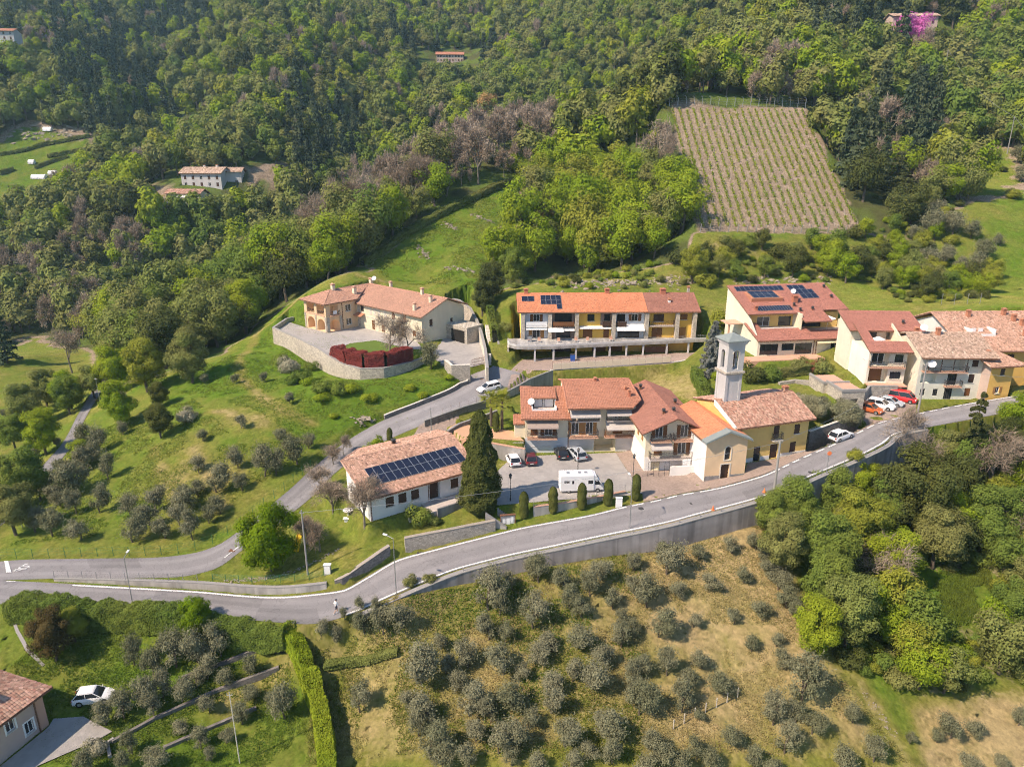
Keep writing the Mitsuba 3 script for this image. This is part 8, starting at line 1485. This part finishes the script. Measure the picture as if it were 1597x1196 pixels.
for i_, (x, y, w) in enumerate([(-75.45,99.17,7.8),(-70.73,89.67,6.73),(-84.7,118.73,6.88),(-91.92,138.46,6.58),(-99.8,136.24,7.79),(-72.93,109.78,3.87),(-73.94,100.19,4.38),(-89.48,143.91,6.25),(-72.07,122.25,6.99),(-92.99,122.69,5.93),(-102.51,147.48,6.99)]): one('broadleaf_tree', ('green', 'mixed', 'fresh')[i_ % 3] + '_near', (x, y, w), ('mid green', 'olive green', 'bright green')[i_ % 3] + ' leafy tree beside the lane at the left edge', group=('mid green', 'olive green', 'bright green')[i_ % 3] + ' trees beside the lane')
for x, y, w in [(-47.51,141.08,4.51),(-40.04,128.83,3.9),(-34.12,120.19,3.89),(-30.59,119.65,3.42),(-40.87,138.4,3.13),(-41.49,127.47,3.62)]: one('scrub', 'bush_green', (x, y, w), 'green bush at the foot of the villa wall', w / 2.4, 2.4, category='bush', group='bushes at the foot of the villa wall')
for x, y, w in [(-120.67,171.36,1.95),(-112.11,160.3,2.29),(-101.58,149.23,1.72),(-99.24,135.09,1.97),(-108.59,142.28,2.06),(-93.94,136.26,1.19),(-86.48,118.48,1.75),(-83.61,120.43,1.77),(-117.15,157.55,2.71),(-105.55,146.13,2.95),(-53.37,130.55,1.86),(-47.6,130.16,1.85),(-39.08,117.74,2.03),(-45.21,110.75,2.25),(-78.72,134.66,2.32),(-60.57,133.27,1.9),(-87.55,111.93,3.66)]: one('small_tree', 'olive_far', (x, y, w), 'small grey green fruit tree in the rough left meadows', wbase=4.4, group='small fruit trees in the left meadows')
# bushes and olives right of the vineyard
for x, y, w in [(61.22,185.8,5.57),(55.03,185.99,4.95),(47.7,180.73,8.46),(68.5,183.18,7.96),(82.18,189.9,5.06),(93.11,195.01,6.47),(103.0,190.76,7.0),(95.74,185.57,5.6),(75.24,182.61,4.9),(83.94,184.24,4.32),(118.12,192.99,5.78),(112.4,197.07,4.58),(129.67,211.67,4.16),(134.64,224.29,3.66),(109.59,210.43,5.52),(90.06,182.51,5.52),(145.75,231.19,4.51),(167.61,258.41,5.81),(158.56,250.95,4.86),(148.4,216.58,5.66),(162.2,244.94,3.96),(147.7,244.04,4.74),(146.85,249.8,4.84),(65.07,179.34,3.62),(41.62,180.17,7.25)]: one('bush', ('bush_green', 'bush_mixed', 'bush_yellow', 'bush_dark')[int(x * 7) % 4], (x, y, w), 'rounded bush on the rough slope right of and below the vineyard', w / 2.6, category='bush', group='bushes on the slope around the vineyard', sz=w / 2.9)
for x, y, w in [(114.41,196.83,7.15),(119.66,195.65,6.47),(123.21,186.1,5.6),(105.2,181.12,6.09),(118.26,180.25,5.46),(123.68,194.45,5.16),(109.23,194.71,4.53),(160.34,232.57,5.27),(171.9,253.72,5.71),(118.08,201.69,5.97),(112.62,185.71,4.98),(115.04,181.87,4.29),(129.73,190.97,3.18)]: one('olive_tree', 'olive', (x, y, w), 'grey olive tree on the slope at the right above the tile roofs', wbase=4.4, group='olives on the right hand slope')
BAND = [shapely.Polygon([p[:2] for p in q]).buffer(0) for q in ([(45.6,171.18),(48.62,182.87),(56.17,183.63),(93.41,191.15),(106.27,190.91),(100.47,175.37),(85.42,170.44),(76.56,171.6),(53.01,170.85)], [(85.47,172.3),(96.1,197.8),(119.87,212.79),(128.23,207.59),(115.61,188.97),(121.64,175.97),(98.97,145.8),(85.62,150.32)], [(-1.0,169.54),(12.53,193.55),(46.01,178.0),(45.07,168.88),(14.82,160.26)])]
rb = random.Random(77); dn = []
for t_ in range(1500):
    B_ = BAND[t_ % 3]; b_ = B_.bounds; x, y = rb.uniform(b_[0], b_[2]), rb.uniform(b_[1], b_[3]); r_ = rb.choice((1.0, 1.5, 2.0, 2.6)) if t_ % 3 == 0 else rb.choice((.9, 1.3, 1.9))
    if not B_.contains(shapely.Point(x, y)) or any((x - a) ** 2 + (y - c) ** 2 < (.75 * (r_ + e)) ** 2 for a, c, e in dn): continue
    dn.append((x, y, r_)); sp = rb.choice(('green', 'mixed', 'yellow', 'fresh', 'dark')); wh = ('below the vineyard', 'on the slope right of the vineyard', 'on the bank behind the terraced house')[t_ % 3]
    if t_ % 3 == 2 and (r_ > 1.8 or rb.random() < .55): continue
    if r_ > 1.8: one('small_tree', sp + '_mid', (x, y, r_ * 2.3), f'small {sp if sp != "mixed" else "olive"} leaved tree {wh}', group=f'small {sp} trees {wh}')
    else: one('bush', 'bush_' + sp, (x, y, 1), f'wild {sp if sp != "mixed" else "olive"} coloured bush {wh}', s=r_ * .9, category='bush', group=f'wild {sp} bushes {wh}')
one('blossom_tree', 'blossom', [(187.62,366.92,15.57)][0], 'pink blossoming tree in front of the brown roof at the top right'); one('copper_tree', 'copper', [(-14.73,454.63,13.78)][0], 'tan orange tree alone on the ridge of the middle wood', wbase=7.5)
for i, (x, y, w) in enumerate([(-103.11,331.63,4.06),(-100.41,334.49,4.09),(-97.58,338.22,4.13),(-95.08,339.65,4.15),(233.96,373.68,3.71),(237.58,375.77,3.73),(214.56,346.02,4.05)]): one('cypress_tree', 'cypress', (x, y, w), 'slender dark cypress in the far farmhouse clearing' if i < 4 else 'slender dark cypress on the upper right slope', s=w / 2.0 if w < 4 else 1.8, sz=1.7, group='cypresses by the farmhouse' if i < 4 else 'cypresses on the upper right slope')
for lab, sp, q in (('dark evergreen tree at the right foot of the terraced field', 'dark_near', [(-4.92,162.42,7.63)][0]), ('second dark evergreen nearer the villa drive', 'dark_near', [(-6.76,159.46,5.81)][0]), ('dark bronze tree at the right edge of the terraced field', 'bronze_near', [(9.27,212.7,10.86)][0]), ('broad mid green tree at the foot of the wood behind the terraced house', 'green_near', [(0.23,171.91,7.71)][0]), ('yellow green round tree beside the vineyard corner', 'yellow_near', [(43.38,169.88,7.32)][0])): one('broadleaf_tree', sp, q, lab)
# wooded ravine at the lower right
RAV = shapely.Polygon([p[:2] for p in [(35.3,83.94),(43.7,89.01),(58.56,98.37),(65.66,100.16),(80.34,104.0),(91.17,105.16),(64.48,63.25),(55.82,63.3),(43.95,61.93),(41.11,61.88),(36.59,62.87),(35.92,66.51),(35.47,75.38)]]).buffer(0)
HOLE = shapely.Polygon([p[:2] for p in [(49.12,80.57),(63.09,81.29),(61.28,73.79),(53.16,69.38),(45.19,69.41)]]).buffer(0); rr = random.Random(12); done = []
big = [(56.03,88.27,10.92),(37.92,75.94,7.71),(45.45,82.63,7.9),(36.21,81.86,6.56),(47.7,77.31,6.74),(55.8,81.91,7.48),(36.95,66.07,6.96),(63.77,84.86,7.69),(60.84,86.17,6.94),(58.84,70.63,5.95),(32.78,75.42,6.15),(52.46,88.66,6.65),(36.29,70.35,6.21),(32.98,80.61,4.87),(44.13,88.37,6.6),(49.88,92.22,5.47),(73.43,97.79,6.66),(70.07,97.45,5.71),(64.97,97.66,5.72),(68.31,85.47,7.72),(32.93,64.36,5.47),(35.97,80.69,4.89),(78.91,102.37,6.89)]
bigsp = ('dark', 'green', 'yellow', 'green', 'fresh', 'mixed', 'mixed', 'green', 'fresh', 'green', 'mixed', 'green', 'green', 'green', 'green', 'fresh', 'dark', 'mixed', 'mixed', 'green', 'fresh', 'green', 'fresh', 'mixed', 'green')
lk = {'dark': 'dark green', 'green': 'mid green', 'yellow': 'yellow green', 'fresh': 'bright green', 'mixed': 'olive green'}
for (x, y, w), sp in zip(big, bigsp): one('broadleaf_tree', sp + '_near', (x, y, w), f'large {lk[sp]} tree in the ravine wood below the road', group=f'large {lk[sp]} trees in the ravine wood'); done.append((x, y, w * .38))
for lab, (x, y, w) in zip(('leafless tree in the ravine wood beside the dark spruce', 'leafless spreading tree in the middle of the ravine wood', 'leafless tree at the road edge below the balcony house', 'leafless tree at the right edge of the ravine wood'), [(69.89,93.59,7.8),(47.05,76.53,5.91),(59.96,98.48,7.65),(68.21,85.14,6.02)]): one('bare_tree', 'bare_thin', (x, y, w), lab, wbase=7); done.append((x, y, w * .3))
tries = 0
while tries < 5000:
    tries += 1; b = RAV.bounds; x, y = rr.uniform(b[0], b[2]), rr.uniform(b[1], b[3]); pt_ = shapely.Point(x, y); r = rr.choice((.8, 1.1, 1.5, 2.2, 2.9))
    if not RAV.contains(pt_) or HOLE.contains(pt_) or any((x - a) ** 2 + (y - b_) ** 2 < (r * .52 + c * .52) ** 2 for a, b_, c in done): continue
    done.append((x, y, r)); sp = rr.choice(('green', 'green', 'mixed', 'yellow', 'fresh', 'dark'))
    if r > 2: one('broadleaf_tree', sp + '_mid', (x, y, r * 2.1), f'smaller {lk[sp]} tree among the big ones in the ravine wood', group=f'smaller {lk[sp]} trees in the ravine wood')
    elif r < 1.3: und = globals().get('und', 0) + 1; instance(f'undergrowth__{und:03d}', 'bush_' + sp, x, y, r * 1.05); labels['undergrowth'] = {'kind': 'stuff'}
    else: one('ravine_bush', 'bush_' + sp, (x, y, 1), f'{lk[sp]} bush in the undergrowth of the ravine wood', s=r * .95, category='bush', group=f'{lk[sp]} bushes in the ravine wood')
for x, y, w in [(32.64,82.58,2.5),(33.26,80.27,2.78),(33.29,77.67,2.4),(33.58,83.09,2.17),(36.08,84.45,2.88),(39.34,86.5,2.93)]: one('bush', 'bush_green', (x, y, w), 'green shrub climbing over the end of the road wall', w / 2.4, category='bush', group='shrubs at the end of the road wall')
for x, y, w in [(-11.75,71.03,1.93),(-9.56,71.36,1.78),(-4.82,72.96,1.06),(-4.06,72.63,0.91)]: one('bush', 'bush_mixed', (x, y, w), 'small bush at the foot of the road wall', w / 2.4, category='bush', group='small bushes at the foot of the road wall')
# tufts in the grass
def tufts(label, poly, n, size, leaf, seed, hh=.3):
    rg = np.random.default_rng(seed); P = shapely.Polygon([p[:2] for p in poly]).buffer(0); b = P.bounds; q = rg.uniform((b[0], b[1]), (b[2], b[3]), (n, 2)); q = q[shapely.contains(P, shapely.points(q))]; q = q[meshkit.fbm(np.c_[q / 3.5, 0 * q[:, 0]], 3, seed) > .47]
    for r, _, _ in ROADS: q = q[~shapely.contains(shapely.Polygon(np.vstack([r[:, :2], r[::-1, 3:5]])).buffer(.6), shapely.points(q))]
    k = np.repeat(np.arange(len(q)), 5); xy = q[k] + rg.normal(size=(len(k), 2)) * .14; z = height(q[:, 0], q[:, 1])[k]; a = rg.uniform(0, 6.28, len(k)); d = np.c_[np.cos(a), np.sin(a)] * size * .3; t = rg.normal(size=(len(k), 2)) * .1; h = hh * rg.uniform(.4, 1.3, len(k))
    v = np.stack([np.c_[xy - d, z - .03], np.c_[xy + d, z - .03], np.c_[xy + t, z + h]], 1).reshape(-1, 3); key = put('grass_tufts', M3(v, np.arange(len(v)).reshape(-1, 3)), leaf); tag(key, label, 'grass', kind='stuff')
leafmat('blade_green', (.15, .23, .035), (.22, .26, .05), .7); leafmat('blade_straw', (.40, .33, .16), (.30, .28, .10), .6)
tufts('grass on the villa meadow', [(-83.41,143.81),(-61.83,143.36),(-56.69,171.77),(-40.49,156.57),(-9.8,132.32),(-6.9,123.71),(-17.95,117.77),(-33.76,104.96),(-44.77,116.83)], 40000, .2, 'blade_green', 1, .16); tufts('grass in the olive meadow', [(-80.2,123.26),(-60.63,127.22),(-44.76,106.99),(-33.21,106.8),(-40.15,85.92),(-69.35,86.85),(-76.02,102.91)], 30000, .2, 'blade_green', 2, .13)
tufts('straw coloured grass in the big grove', [(-22.0,65.48),(-2.94,73.03),(32.56,82.75),(34.61,63.22),(38.75,54.23),(-19.74,53.92)], 45000, .2, 'blade_straw', 3, .12); tufts('green grass in the big grove', [(-22.0,65.48),(-2.94,73.03),(16.0,77.15),(12.17,52.52),(-19.74,53.92)], 22000, .22, 'blade_green', 4, .16)
tufts('grass in the bottom left garden', [(-59.0,71.31),(-25.34,66.18),(-18.47,53.82),(-47.52,53.09)], 26000, .2, 'blade_green', 5, .13); tufts('grass on the terraced field', [(-43.2,200.92),(-28.47,215.82),(-12.01,234.38),(-0.75,247.41),(3.37,231.66),(-8.52,175.0),(-34.17,190.05)], 24000, .3, 'blade_green', 6, .18); tufts('grass in the ravine clearing', [(49.71,80.9),(62.81,81.54),(59.64,73.7),(48.35,70.34)], 16000, .3, 'blade_green', 7, .5)
